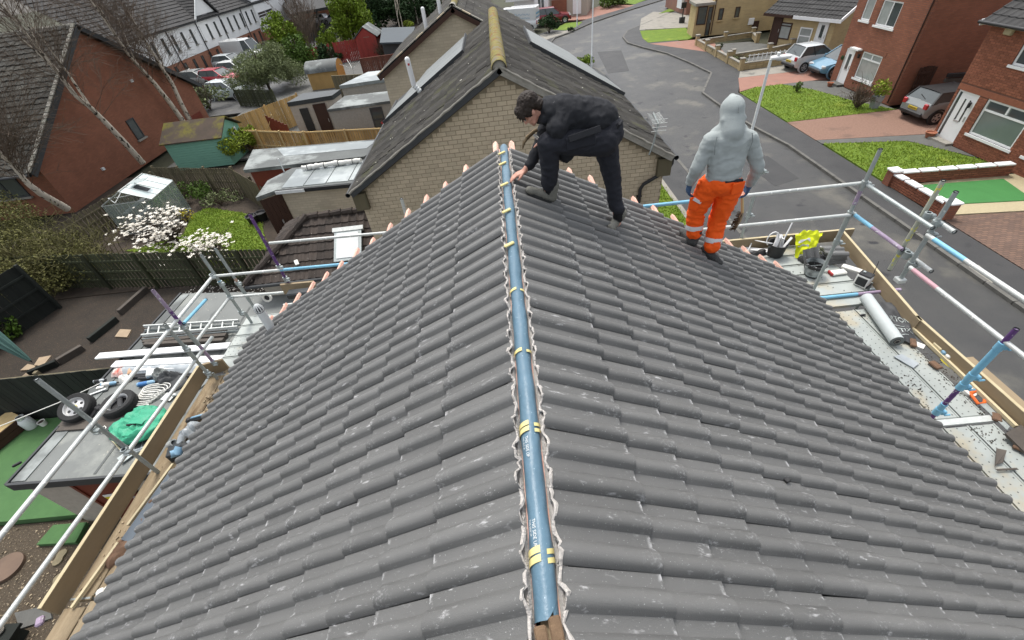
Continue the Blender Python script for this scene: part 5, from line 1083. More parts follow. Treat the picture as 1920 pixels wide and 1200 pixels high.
# mint green shed
sh = thing('garden_shed', 'mint green timber shed with a mossy brown roof and white framed window', 'shed', (-18.0, 28, 0)); s0 = P(301, 316); s0.z = 0
SX0, SX1, SY0, SY1 = -19.7, -16.35, 26.2, 28.6; zz = 1.62
B = MB(); B.slab([(SX0, SY0), (SX1, SY0), (SX1, SY1), (SX0, SY1)], 0, zz); B.extr([(SX1, SY0, zz), (SX1, SY1, zz), (SX1, (SY0 + SY1) / 2, zz + .62)], (SX0 - SX1, 0, 0)); obj('wall', B, M['mint'], sh)
for i in range(12): obj('board', MB().box(((SX0 + SX1) / 2, SY0 - .01, .07 + i * .135), (SX1 - SX0, .03, .12), bev=.004), M['mint'], sh)
for s in (-1, 1): ym = (SY0 + SY1) / 2; e = Vector((SX0 - .15, ym + s * 1.38, zz - .06)); r_ = Vector((SX0 - .15, ym, zz + .72)); B = MB(); B.extr([e, e + Vector((3.68, 0, 0)), r_ + Vector((3.68, 0, 0)), r_], (0, 0, .06)); obj('roof', B, M['mossroof'] if 'mossroof' in M else M.setdefault('mossroof', mat('mossy_brown_felt', (.085, .06, .045), .9, (.05, .04, .03), 2, .6, stain=(.13, .115, .02), stain_scale=.9, stain_cut=.5)), sh)
window(sh, frame((SX1 + .02, 27.55, .85), (0, 1, 0), (0, 0, 1), (1, 0, 0)), .55, .75, M['white'], M['glass'], (), ((.5, 0, 1),), .08)
# greenhouse
gh = thing('greenhouse', 'small aluminium greenhouse with a pale glass roof and one open roof vent', 'greenhouse', (-17.5, 21, 0)); GO = P(352, 398); GO.z = 0
c = [P(225, 366, 1.5), P(284, 374, 1.5), P(324, 339, 1.5), P(282, 322, 1.7)]; o = Vector((c[1].x, c[1].y, 0)); U = (Vector((c[2].x, c[2].y, 0)) - o); W_ = U.length; U = U / W_; Nn = Vector((-U.y, U.x, 0)); Dp = 2.2; zt, zr = 1.5, 2.0
def gp(a, b, z): return o + U * a * W_ + Nn * b * Dp + Vector((0, 0, z))
for (A, Bq) in (((0, 0), (1, 0)), ((1, 0), (1, 1)), ((1, 1), (0, 1)), ((0, 1), (0, 0))):
    for z in (.05, zt): obj('bar', MB().bar(gp(*A, z), gp(*Bq, z), .035, .035), M['galvpale'], gh)
    for i in range(5): q = gp(A[0] + (Bq[0] - A[0]) * i / 4, A[1] + (Bq[1] - A[1]) * i / 4, 0); obj('glazing_bar', MB().bar(q + Vector((0, 0, .05)), q + Vector((0, 0, zt)), .022, .022), M['galvpale'], gh)
    B = MB(); B.add([gp(*A, .06), gp(*Bq, .06), gp(*Bq, zt), gp(*A, zt)], [(0, 1, 2, 3)]); obj('pane', B, M['ghglass'] if 'ghglass' in M else M.setdefault('ghglass', mat('greenhouse_glass', (.55, .65, .6), .08, (.5, .6, .55), 3, .5, alpha=.28, spec=.6)), gh)
for b0, b1 in ((0, .5), (.5, 1)):
    for i in range(4):
        B = MB(); za, zb_ = (zt, zr) if b0 == 0 else (zr, zt); p = [gp(i / 4 + .006, b0, za), gp((i + 1) / 4 - .006, b0, za), gp((i + 1) / 4 - .006, b1, zb_), gp(i / 4 + .006, b1, zb_)]; B.extr(p, (0, 0, .012))
        obj('roof_pane', B, M['ghroof'] if 'ghroof' in M else M.setdefault('ghroof', mat('pale_roof_glazing', (.55, .62, .62), .15, (.48, .56, .55), 2, .6, spec=.7)), gh)
    for i in range(5): za, zb_ = (zt, zr) if b0 == 0 else (zr, zt); obj('roof_bar', MB().bar(gp(i / 4, b0, za + .02), gp(i / 4, b1, zb_ + .02), .025, .03), M['galvpale'], gh)
obj('ridge_bar', MB().bar(gp(0, .5, zr + .02), gp(1, .5, zr + .02), .05, .05), M['galvpale'], gh)
B = MB(); B.extr([gp(.30, .44, zr + .08), gp(.52, .44, zr + .08), gp(.52, .12, zr + .12), gp(.30, .12, zr + .12)], (0, 0, .015)); obj('roof_vent', B, M['ghroof'], gh); B = MB(); B.add([gp(.28, .16, zt + .18), gp(.44, .16, zt + .18), gp(.44, .38, zr - .06), gp(.28, .38, zr - .06)], [(0, 1, 2, 3)]); obj('vent_opening', B, M['darkgrey'], gh)
for z in (.5, .95): obj('shelf', MB().bar(gp(.1, .75, z), gp(.9, .75, z), .3, .03), M['galv'], gh)
t = thing('drying_rack', 'white folding tube frame leaning beside the greenhouse', 'rack', P(205, 395))
a = P(203, 372, 1.0); 
for (p, q_) in (((203, 372), (222, 370)), ((203, 372), (216, 381)), ((216, 381), (226, 362)), ((222, 370), (245, 366))): obj('tube', MB().tube([P(*p, 1.2), P(*q_, 1.2)], .02, 6), M['offwhite'], t)
# magnolias
def magnolia(label, base, pts, nb, seed, petals):
    rr = random.Random(seed); t = thing('magnolia_tree', label, 'tree', base, 'white flowering magnolias'); B = MB(); tips = []; b = Vector(base)
    B.tube([b, b + Vector((.05, 0, .5))], [.06, .05], 7)
    for i in range(nb):
        q = Vector(rr.choice(pts)) + Vector((rr.gauss(0, .28), rr.gauss(0, .3), rr.gauss(0, .22))); m_ = b.lerp(q, .5) + Vector((rr.uniform(-.2, .2), rr.uniform(-.2, .2), .05)); B.tube([b + Vector((.05, 0, .45)), m_, q], [.028, .014, .005], 4, caps=False); tips.append(q)
        for j in range(4): e = m_.lerp(q, rr.uniform(.3, 1)); f = e + Vector((rr.gauss(0, .22), rr.gauss(0, .22), rr.uniform(0, .3))); B.tube([e, f], [.008, .004], 3, caps=False); tips.append(f)
    obj('trunk', B, M['bark'], t); F = MB()
    for i in range(petals):
        c = Vector(rr.choice(tips)) + Vector((rr.gauss(0, .05), rr.gauss(0, .05), rr.gauss(0, .05))); s = rr.uniform(.045, .085); k = 6; a0 = rr.uniform(0, 6)
        for j in range(k):   # six pointed petals
            an = a0 + j * 6.283 / k; d = Vector((math.cos(an), math.sin(an), .0)); sd = Vector((-d.y, d.x, 0)); el = rr.uniform(.2, 1.1)
            F.add([c, c + d * s * .6 + sd * s * .32 + Vector((0, 0, s * .5 * el)), c + d * s * 1.15 + Vector((0, 0, s * .8 * el)), c + d * s * .6 - sd * s * .32 + Vector((0, 0, s * .5 * el))], [(0, 1, 2, 3)])
    o = obj('blossom', F, M['petal'], t); o['kind'] = 'stuff'; return t
mb_ = P(300, 490); mg = [P(x, y, z) for x, y, z in ((230, 415, 1.6), (265, 395, 1.8), (300, 400, 2.0), (325, 410, 1.9), (250, 432, 1.5), (290, 430, 1.8), (320, 432, 1.7), (285, 455, 1.4), (225, 430, 1.5), (340, 418, 1.6), (300, 468, 1.2), (270, 415, 1.9))]
magnolia('large white magnolia in full flower in front of the greenhouse', Vector((mb_.x + .2, mb_.y + 1.2, 0)), mg, 90, 4, 420)
mb_ = P(400, 500); mg = [P(x, y, z) for x, y, z in ((365, 462, 1.5), (385, 450, 1.6), (400, 455, 1.5), (412, 462, 1.5), (372, 470, 1.4), (395, 468, 1.3))]
magnolia('smaller white magnolia behind the top of a grey scaffold pole', Vector((mb_.x, mb_.y + .8, 0)), mg, 40, 6, 210)
B = MB()
for i in range(1200):   # fallen petals
    x = rnd.uniform(-12.4, -9.3); y = rnd.uniform(9.6, 13.4)
    if rnd.random() > .25 + .75 * max(0, min(1, (x + 12.8) / 3.0)) * (y - 9.2) / 4: continue
    s = rnd.uniform(.02, .05); a = rnd.uniform(0, 6.28); B.add([(x + s * math.cos(a), y + s * math.sin(a), .012), (x - s * .5 * math.sin(a), y + s * .5 * math.cos(a), .014), (x - s * math.cos(a), y - s * math.sin(a), .011), (x + s * .5 * math.sin(a), y - s * .5 * math.cos(a), .013)], [(0, 1, 2, 3)])
tag(obj('fallen_petals', B, M['petal'], kind='stuff'), 'white petals scattered over the dark soil below the mossy fence', 'petals')
# big olive hedge shrub at the left
hd = thing('overgrown_shrub', 'huge tangled olive green shrub at the left edge below the red brick house', 'shrub', (-18.3, 14.5, 0)); rr = random.Random(5); B = MB(); cl = []
for (x, y, z, r) in ((-19.6, 15.2, 1.2, 1.35), (-18.3, 15.4, 1.0, 1.2), (-20.8, 16.6, 1.6, 1.5), (-17.0, 14.8, .8, 1.0), (-19.2, 13.6, .9, 1.0), (-21.6, 15.0, 1.6, 1.4), (-16.4, 14.9, .55, .7), (-18.0, 14.0, .7, .8), (-22.6, 17.8, 1.8, 1.5)): cl.append((Vector((x, y, z)), (r, r, r * .8)))
for i in range(150): c, r = rr.choice(cl); branchy(B, Vector((c.x + rr.uniform(-.8, .8), c.y + rr.uniform(-.8, .8), .3)), Vector((rr.uniform(-.8, .8), rr.uniform(-.8, .8), 1)), rr.uniform(.9, 1.7), .018, 2, rr, .7, 3, 3, .05, .5, minr=.006)
o = obj('branches', B, M['twiggreen'], hd); o['kind'] = 'stuff'; cl += [(Vector(q), (1.0, 1.0, .8)) for q in ((-18.3, 12.9, 1.5), (-19.4, 12.2, 1.7), (-17.6, 13.9, 1.0), (-20.4, 13.4, 1.8))]; leaves('foliage', cl, 30000, .04, M['lf_hedge'], hd, 3, .3)
# shrubs by the fence and sheds
SG = 'garden shrubs'
def shrub(label, base, r, h, m, n, size, seed, k=11, name='shrub', twigs=0, tm=None, group=None):
    rr = random.Random(seed); t = thing(name, label, 'shrub', base, group); b = Vector(base); cl = []
    for i in range(k): a = rr.uniform(0, 6.28); f = rr.uniform(.1, .95); q = rr.uniform(.22, .45); cl.append((b + Vector((math.cos(a) * r * f, math.sin(a) * r * f, h * rr.uniform(.25, .85) * (1.1 - f * .4))), (r * q, r * q, h * q * .6)))
    B = MB()
    for i in range(12 + twigs): branchy(B, b, Vector((rr.uniform(-.8, .8), rr.uniform(-.8, .8), 1.)), h * rr.uniform(.45, .75), .014 + .006 * h, 2 if twigs else 1, rr, .6, 3, 4, .1, .35, minr=.006)
    obj('stems', B, tm or M['twig'], t)
    if n: leaves('foliage', cl, n, size, m, t, seed)
    return t
shrub('leafy olive climber covering the fence right of the greenhouse', P(345, 385), 1.3, 1.6, M['lf_mid'], 1600, .06, 11); shrub('ragged dark shrub at the foot of the grey garden fence', P(415, 385), 1.0, .8, M['lf_olive'], 700, .05, 12)
shrub('bright lime shrub in front of the golden fence', P(446, 296), 1.35, 1.9, M['lf_lime'], 2600, .075, 13); shrub('tall lime shrub beside the long flat garage roof', P(474, 285), .7, 1.7, M['lf_lime'], 900, .085, 14)
shrub('small lime plant at the golden fence foot', P(574, 275), .5, .7, M['lf_lime'], 300, .07, 15); shrub('yellow-flowered plant at the greenhouse corner by the lawn', P(352, 415), .5, .6, M['lf_yellow'], 140, .04, 16)
shrub('yellowing bush by the scaffold poles at the mossy fence', P(437, 520), .6, 1.2, M['lf_lime'], 500, .05, 17); shrub('dark evergreen bush at the left edge below the dark fence', P(8, 645), .7, .9, M['lf_mid'], 900, .07, 18)
shrub('rough bush under the birches before the grey estate car', P(395, 205), 1.8, 2.4, M['lf_olive'], 1500, .10, 19, twigs=10); shrub('bare brown shrub under the front window of the second brick house', P(1605, 203), 1.0, 1.35, M['lf_dark'], 60, .05, 20, twigs=26)
shrub('small green shrub in the middle of the front lawn', P(1494, 173), .35, .6, M['lf_mid'], 260, .05, 21); shrub('rounded dark bush beside the red car', P(1030, 62), 1.1, 1.9, M['lf_dark'], 1200, .12, 22); shrub('small bush at the foot of the far lamp post', P(1070, 58), .35, .5, M['lf_dark'], 200, .08, 23)
shrub('dark clipped bush in the tan walled yard', P(1346, 101), .4, .75, M['lf_dark'], 300, .06, 24); shrub('low brown heathers along the tan wall', P(1385, 116), .7, .5, M['lf_olive'], 300, .05, 25, twigs=6); shrub('low hedge at the near end of the grass verge behind the buff house roof', P(1096, 122), .8, .7, M['lf_bright'], 700, .07, 26)
shrub('mixed shrubs beside the far tan bungalow', P(1145, 12), 2.2, 2.2, M['lf_mid'], 1600, .16, 27); shrub('conical green conifer at the top of the road', P(1137, 8), 1.0, 3.2, M['lf_bright'], 1200, .14, 28); shrub('rusty hedge at the far bend of the road', P(1165, 4), 1.0, 1.4, M['twiggreen'], 500, .12, 29)
leaves('foliage', [(POT_B[1] + Vector((0, 0, 1.0)), (.42, .42, .40)), (POT_B[1] + Vector((.1, 0, .8)), (.35, .35, .25))], 420, .06, M['lf_lime'], POT_B[0], 30)
shrub('flowering pale bush beside the red shed', P(752, 95), .9, 1.3, M['lf_lime'], 500, .10, 31); shrub('tangled bare twigs against the red shed', P(718, 112), 1.2, 1.8, M['lf_dark'], 60, .06, 32, twigs=18); shrub('dark bush left of the red shed', P(628, 118), 1.5, 2.2, M['lf_dark'], 1200, .14, 33)
shrub('yellow tufts beyond the dark shed roof', P(768, 52), 1.0, 1.0, M['lf_lime'], 400, .12, 34, twigs=4)
# large trees
tree('willow_shrub', 'broad feathery grey-green willow spilling over the car park edge', P(508, 172), 3.8, (2.9, 1.9, 30), M['lf_olive'], 41, 22000, .12, asp=.2)
tree('laurel_tree', 'bright glossy green tree beside the white terrace end', P(548, 122), 5.0, (1.9, 2.5, 22), M['lf_bright'], 42, 7000, .13); tree('laurel_tree', 'lower bright green evergreen left of the bare twigs', P(572, 132), 3.6, (1.4, 1.8, 14), M['lf_mid'], 43, 2800, .13)
tree('cypress_tree', 'small rounded conifer between the bare twigs and the white cars', P(624, 98), 3.4, (1.4, 1.7, 14), M['lf_bright'], 44, 2600, .13); tree('cypress_tree', 'big rounded yellow-green conifer above the red shed', P(668, 82), 6.2, (2.7, 3.1, 26), M['lf_bright'], 45, 7500, .16)
tree('evergreen_tree', 'dark evergreen behind the big yellow-green conifer', P(712, 58), 6.5, (3.2, 3.0, 22), M['lf_dark'], 46, 6500, .18); tree('evergreen_tree', 'dark tree right of the conifer, by the bare pale trunks', P(750, 46), 6.0, (3.0, 2.8, 20), M['lf_dark'], 47, 5000, .18); tree('evergreen_tree', 'dark bushy tree at the top edge left of the white flue', P(690, 18), 7, (4, 3.4, 20), M['lf_mid'], 48, 5000, .22)
for i, (px, py) in enumerate(((780, 30), (803, 22), (828, 12), (765, 20))): q = P(px, py + 12); tree('evergreen_tree', ['shadowy tree left of the first white flue', 'shadowy tree behind the two white flues', 'shadowy tree right of the white flues at the top edge', 'dark thicket tree at the top edge above the dark shed roof'][i], q, 6.5, (3, 2.8, 14), M['lf_dark'], 49 + i, 2600, .2)
for i, (px, py, hh) in enumerate(((752, 62, 5), (757, 58, 4.5), (775, 45, 5.5), (784, 44, 5))): q = P(px, py); B = MB(); branchy(B, q, (.02, 0, 1), hh, .08, 2, random.Random(60 + i), .35, 3, 5, .3, .15, minr=.012); one('sapling_trunk', ['pale bare sapling nearest the dark shed roof', 'second pale bare sapling above the dark shed roof', 'tall bare sapling left of the white flue', 'thin bare sapling beside the white flue'][i], 'tree', B, M['birch'])
for i, (px, py) in enumerate(((592, 118), (600, 100), (580, 92), (575, 108))):
    q = P(px, py); B = MB(); rr = random.Random(90 + i)
    for j in range(9): branchy(B, q + Vector((rr.uniform(-.4, .4), rr.uniform(-.4, .4), 0)), Vector((rr.uniform(-.3, .3), rr.uniform(-.3, .3), 1)), rr.uniform(2.4, 3.6), .035, 3, rr, .35, 3, 4, .2, .2, minr=.012)
    one('bare_tree', ['bare grey-brown twiggy tree in front of the small conifer', 'bare twiggy tree nearest the white cars', 'bare twiggy tree beside the white terrace end', 'bare twiggy tree among the bright laurels'][i], 'tree', B, M['twig'], group=None)
# outbuildings with flat roofs
def flatshed(label, c, z, wallm, roofm, th=.14, base=0, name='garage', over=.12):
    t = thing(name, label, 'outbuilding', (sum(p[0] for p in c) / len(c), sum(p[1] for p in c) / len(c), 0)); cx, cy = t.location.x, t.location.y
    ins = [(p[0] + (cx - p[0]) * over / 2, p[1] + (cy - p[1]) * over) for p in c]
    obj('wall', MB().slab(ins, base, z - th), wallm, t); obj('roof', MB().slab(c, z - th, z), roofm, t); return t
g1 = flatshed('buff brick garage with a dark brown door and wet panelled flat roof', [(-8.9, 15.95), (-5.2, 15.75), (-5.2, 18.05), (-9.0, 18.05), (-9.65, 17.0), (-9.52, 15.45)], 2.3, M['buff'], M['felt'])
for i in range(4):
    B = MB(); x0 = -8.75 + i * .88; B.slab([(x0 + .02, 16.05), (x0 + .86, 16.0), (x0 + .86, 17.8), (x0 + .02, 17.8)], 2.304, 2.318); obj('roof_panel', B, M['wetroof'], g1)
B = MB(); B.bar((-8.9, 15.9, 2.22), (-5.2, 15.7, 2.22), .05, .14); obj('gutter', B, M['black'], g1); B = MB(); B.bar((-8.95, 15.86, 2.22), (-7.8, 15.80, 2.22), .02, .12); obj('fascia_end', B, M['offwhite'], g1)
for i in range(5): B = MB(); B.box((-9.42 + i * .13, 15.58 + i * .10, 1.06), (.158, .04, 2.1), Matrix.Rotation(.66, 3, 'Z')); obj('door_board', B, M['brownwood'], g1)
obj('door_handle', MB().box((-9.1, 15.72, 1.1), (.03, .06, .14)), M['rim'], g1)
t = thing('wrapped_roll', 'long white wrapped roll lying along the back of the panelled flat roof', 'roll', P(640, 310, 2.4)); pts = [P(x, y, 2.42) for x, y in ((566, 315), (600, 308), (640, 303), (665, 301), (677, 300))]
B = MB(); n = 24; ps = [pts[0].lerp(pts[-1], i / n) + Vector((0, rnd.uniform(-.02, .02), rnd.uniform(-.01, .02))) for i in range(n + 1)]; B.tube(ps, [.09 + rnd.uniform(-.015, .02) for i in range(n + 1)], 10); obj('wrapping', B, M['cartonwhite'], t, 60)
for f in (.1, .38, .62, .86): p0 = pts[0].lerp(pts[-1], f); B = MB(); B.lathe([(.118, -.012), (.12, .012)], p0, pts[-1] - pts[0], 12); obj('tie', B, M['black'], t)
t = thing('tv_aerial', 'short pale aerial stub on the corner of the panelled flat roof', 'aerial', P(534, 322, 2.3)); q = P(533, 322, 2.3); obj('mast', MB().tube([q, q + Vector((0, 0, .55))], .025, 6), M['offwhite'], t); obj('arm', MB().tube([q + Vector((0, 0, .28)), q + Vector((.15, 0, .3))], .015, 5), M['offwhite'], t)
g2 = flatshed('long low garage with a wet grey felt roof behind the panelled one', [(-11.3, 18.5), (-6.0, 18.42), (-5.2, 20.35), (-11.9, 21.0)], 2.3, M['reddoor'], M['felt'])
B = MB(); B.slab([(-9.9, 19.6), (-6.1, 19.35), (-5.8, 20.2), (-10.6, 20.7)], 2.304, 2.312); obj('wet_patch', B, M['wetroof'], g2)
g3 = flatshed('roughcast outbuilding with a speckled grey flat roof and barred dark window', [(-10.0, 26.85), (-5.6, 27.15), (-5.6, 29.3), (-9.6, 29.5)], 2.2, M['roughcast'], M['felt'], over=.06)
TT3 = frame((-10.0, 26.93, 0), Vector((4.4, .3, 0)).normalized(), (0, 0, 1), Vector((.3, -4.4, 0)).normalized()); window(g3, TT3 @ Matrix.Translation((2.35, .75, .02)), .72, 1.2, M['darkgrey'], M['glass'], (), ((.45, 0, 1),), .07, M['conc'])
g4 = flatshed('small pale block outbuilding with a black felt roof and dark brown door', [(-13.0, 28.9), (-10.3, 29.3), (-10.1, 30.6), (-12.6, 30.8)], 2.35, M['cream_wall'], M['darkfelt'] if 'darkfelt' in M else M.setdefault('darkfelt', mat('black_roof_felt', (.045, .052, .055), .5, (.03, .034, .036), 1, .6)), .24, over=.06)
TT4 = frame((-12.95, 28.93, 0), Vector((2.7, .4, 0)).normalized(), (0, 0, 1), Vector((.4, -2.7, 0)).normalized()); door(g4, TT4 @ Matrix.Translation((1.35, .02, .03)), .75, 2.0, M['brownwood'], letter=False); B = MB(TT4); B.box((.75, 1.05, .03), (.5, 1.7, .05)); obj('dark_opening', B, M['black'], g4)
g5 = flatshed('pale lean-to with a wet sloping sheet roof below the second gable', [(-10.7, 32.4), (-7.0, 32.8), (-6.6, 35.4), (-9.4, 35.6)], 2.2, M['roughcast'], M['wetroof'], .2, over=.06)
t = thing('planter', 'white trough of plants at the dark opening of the black-roofed outbuilding', 'planter', P(578, 240)); q = P(578, 240); obj('trough', MB().box(q + Vector((0, 0, .5)), (1.0, .3, .55), bev=.02), M['offwhite'], t); leaves('plants', [(q + Vector((0, 0, .85)), (.5, .2, .2))], 160, .06, M['lf_mid'], t, 5)
t = thing('drainpipe', 'pale downpipe at the corner of the roughcast outbuilding', 'pipe', P(626, 235)); q = P(628, 238); obj('pipe', MB().tube([q + Vector((0, 0, .1)), q + Vector((-.02, -.02, 1.9)), q + Vector((.02, .2, 2.05))], .045, 8), M['offwhite'], t)
t = thing('plastic_tray', 'small red plastic item on the golden fence by the mossy verge', 'tray', P(722, 230, 1.1)); q = P(722, 230, 1.1); obj('tray', MB().box(q, (.4, .25, .08), bev=.02), M['redplastic'], t); obj('rim', MB().box(q + Vector((0, 0, .05)), (.44, .28, .02)), M['redplastic'], t)
os_ = thing('garden_shed', 'small orange-brown shed with a curved grey roof', 'shed', (-13, 42, 0)); a = P(585, 158); B = MB(); q0, q1 = P(580, 155), P(640, 148); y0 = 41.0
q0 = P(578, 146, 1.0); q1 = P(632, 140, 1.0); x0, x1 = q0.x, q1.x; yb = q0.y
B = MB(); B.slab([(x0, yb), (x1, yb), (x1, yb + 2), (x0, yb + 2)], 0, 1.35); obj('wall', B, M['golden'], os_)
B = MB(); B.grid(lambda a, b: Vector((x0 - .1 + (x1 - x0 + .2) * a, yb + 1 - 1.15 * math.cos(math.pi * b), 1.3 + .75 * math.sin(math.pi * b))), 1, 10); obj('roof', B, M['felt'], os_, 60)
B = MB(); B.extr([(x1 + .02, yb + 1 - 1.05 * math.cos(math.pi * i / 10), 1.32 + .68 * math.sin(math.pi * i / 10)) for i in range(11)] + [(x1 + .02, yb + 2, 0), (x1 + .02, yb, 0)], (.06, 0, 0)); obj('end_panel', B, M['golden2'] if 'golden2' in M else M.setdefault('golden2', mat('orange_stained_wood', (.50, .22, .045), .7)), os_)
t = thing('rotary_airer', 'folded-out rotary clothes airer above the sloping sheet roof', 'clothes airer', P(668, 150)); q = P(668, 152); obj('pole', MB().tube([q, q + Vector((0, 0, 1.7))], .025, 6), M['galvpale'], t)
for k in range(4):
    an = k * 1.571 + .5; d = Vector((math.cos(an), math.sin(an), 0)); obj('arm', MB().tube([q + Vector((0, 0, 1.0)), q + d * 1.1 + Vector((0, 0, 1.6))], .018, 5), M['galvpale'], t); an2 = an + 1.571; d2 = Vector((math.cos(an2), math.sin(an2), 0))
    B = MB()
    for f in (.4, .6, .8, 1.0): B.tube([q + d * 1.1 * f + Vector((0, 0, 1.0 + .6 * f)), q + d2 * 1.1 * f + Vector((0, 0, 1.0 + .6 * f))], .006, 3)
    o = obj('line', B, M['darkgrey'], t); o['kind'] = 'stuff'
rs = thing('garden_shed', 'red painted timber shed with a pale felt gable roof', 'shed', (-14, 53, 0)); q0, q1 = P(682, 112), P(718, 108); x0, x1, yb = q0.x, q1.x, 53.0; xm = (x0 + x1) / 2
B = MB(); B.extr([(x0, yb, 0), (x1, yb, 0), (x1, yb, 2.1), (xm, yb, 2.9), (x0, yb, 2.1)], (0, 3, 0)); obj('wall', B, M['redpaint'], rs)
for i in range(8): obj('board', MB().box((x0 + (i + .5) * (x1 - x0) / 8, yb - .015, 1.05), ((x1 - x0) / 8 - .015, .03, 2.1)), M['redpaint'], rs)
for s in (-1, 1): B = MB(); B.extr([(xm, yb - .15, 2.98), (xm + s * (x1 - xm + .2), yb - .15, 2.02), (xm + s * (x1 - xm + .2), yb + 3.1, 2.02), (xm, yb + 3.1, 2.98)], (0, 0, .06)); obj('roof', B, M['felt'], rs)
obj('hinge', MB().box((xm + .1, yb - .04, 2.1), (.6, .02, .06)), M['pinkpave'], rs)
fence('red painted fence left of the red shed', (x0 - 2.6, 53.5), (x0 - .2, 54.2), 1.9, M['redpaint'], .16, .01, 1.2, GF, 1); fence('red painted picket fence right of the red shed', (x1 + .1, 54.6), (x1 + 4.2, 53.0), 1.9, M['redpaint'], .16, .05, 1.6, GF, 1)
fence('red painted low fence below the willow', P(582, 122)[:2], P(625, 112)[:2], 1.5, M['redpaint'], .16, .01, 1.6, GF, 1)
ds = flatshed('dark low building with a blue-grey flat roof behind the red picket fence', [P(712, 80, 2.3)[:2], P(770, 78, 2.3)[:2], P(778, 50, 2.3)[:2], P(716, 52, 2.3)[:2]], 2.3, M['darkgrey'], mat('blue_grey_felt', (.05, .065, .075), .7, (.04, .05, .058), 1, .5))
# tiled extension with hips and a roof window beside the buff gable
hx = thing('tiled_extension', 'low extension with a brown pantile hipped roof, white mortar patches and a roof window', 'extension', (-5.4, 11, 0)); E0, E1, R0, R1, E2 = Vector((-7.25, 9.42, 2.45)), Vector((-3.4, 9.45, 2.45)), Vector((-5.65, 11.0, 3.42)), Vector((-3.4, 11.05, 3.42)), Vector((-7.3, 12.9, 2.45))
obj('wall', MB().slab([(-7.05, 9.7), (-3.75, 9.7), (-3.75, 9.92), (-3.85, 12.8), (-7.05, 12.8)], 0, 2.5), M['cream_wall'], hx)
u = (E1 - E0).normalized(); d = R0 - E0; up = (d - u * d.dot(u)); S = up.length; up = up / S; n = u.cross(up); hipA = d.dot(u)
courses(hx, frame(E0, u, up, n), (E1 - E0).length, S, M['brownroof'], .26, .035, .21, .035, .006, 91, clip=lambda a, b: a > hipA * b / S - .05, tw=.21)
u2 = (E0 - E2).normalized(); d = R0 - E2; up2 = d - u2 * d.dot(u2); S2 = up2.length; up2 = up2 / S2; n2_ = u2.cross(up2); L2 = (E0 - E2).length; h2 = d.dot(u2)
courses(hx, frame(E2, u2, up2, n2_), L2, S2, M['brownroof'], .26, .035, .21, .03, .006, 92, clip=lambda a, b: h2 * b / S2 - .02 < a < L2 - (L2 - h2) * b / S2 + .05, tw=.21)
B = MB(); B.add([E0, E1, R1, R0, E2], [(0, 1, 2, 3), (4, 0, 3)]); obj('roof_deck', B, M['black'], hx)
def hipcaps(a, b, nm):
    k = int((b - a).length / .3)
    for i in range(k): B = MB(); p, q = a.lerp(b, i / k), a.lerp(b, (i + .97) / k); B.tube([p + Vector((0, 0, .035)), q + Vector((0, 0, .05))], [.085, .10], 8); obj(nm, B, M['brownroof'], hx, 40)
hipcaps(E0 + Vector((0, 0, .03)), R0 + Vector((0, 0, .03)), 'hip_tile'); hipcaps(R0, R1, 'ridge_tile')
for (px, py) in ((573, 419), (575, 427), (566, 442), (541, 467), (556, 492)): q = P(px, py, 2.98 if py < 450 else 2.80); B = MB(); B.box(q, (.10, .17, .03), Matrix.Rotation(.5, 3, 'Z') @ Matrix.Rotation(.4, 3, 'X'), bev=.01); obj('mortar_patch', B, M['cartonwhite'], hx)
T = frame(E0 + u * 2.45 + up * .38, u, up, n); B = MB(T); B.box((.34, .42, .09), (.74, .90, .08)); obj('roof_window_frame', B, M['galv'], hx); B = MB(T); B.box((.34, .42, .135), (.60, .74, .02)); obj('roof_window_pane', B, M['offwhite'], hx); B = MB(T); B.box((.34, .90, .10), (.84, .12, .1)); obj('roof_window_hood', B, M['galvpale'], hx)
B = MB(); B.lathe([(.05, 0), (.05, 3.8)], E0 + Vector((0, -.05, -.02)), u, 8); obj('gutter', B, M['darkgrey'], hx)
for i, (px, py, m_, lb) in enumerate(((612, 404, 'bingreen', 'green lidded wheelie bin, left of three behind the pantile ridge'), (637, 399, 'bindark', 'dark red lidded wheelie bin between the green and blue ones'), (664, 394, 'blueplastic', 'blue lidded wheelie bin nearest the buff gable'))):
    q = P(px, py, 1.05); t = thing('wheelie_bin', lb, 'bin', (q.x, q.y, 0), 'bins behind the pantile extension'); B = MB(); B.add([(q.x + sx * w, q.y + sy * w, z) for w, z in ((.22, .05), (.28, 1.0)) for sx, sy in ((-1, -1), (1, -1), (1, 1), (-1, 1))], [(3, 2, 1, 0), (4, 5, 6, 7), (0, 1, 5, 4), (1, 2, 6, 5), (2, 3, 7, 6), (3, 0, 4, 7)]); obj('body', B, M['black'] if i else M['bingreen'], t)
    obj('lid', MB().box((q.x, q.y, 1.04), (.6, .64, .07), bev=.025), M[m_], t); obj('handle', MB().tube([(q.x - .25, q.y + .34, .98), (q.x + .25, q.y + .34, .98)], .02, 6), M['black'], t)
    for s in (-1, 1): B = MB(); B.lathe([(.001, -.03), (.1, -.03), (.1, .03), (.001, .03)], (q.x + s * .25, q.y + .26, .1), (1, 0, 0), 10); obj('wheel', B, M['black'], t)
for i, (px, py) in enumerate(((478, 418), (494, 412))): q = P(px, py); B = MB(); B.lathe([(.001, 0), (.2, 0), (.26, .36), (.28, .38), (.24, .38), (.2, .3), (.001, .29)], q, n=14); one('plant_pot', ['black plant pot at the lawn edge behind the purple scaffold pole', 'black plant pot nearest the brown garage door'][i], 'plant pot', B, M['black'], 40)

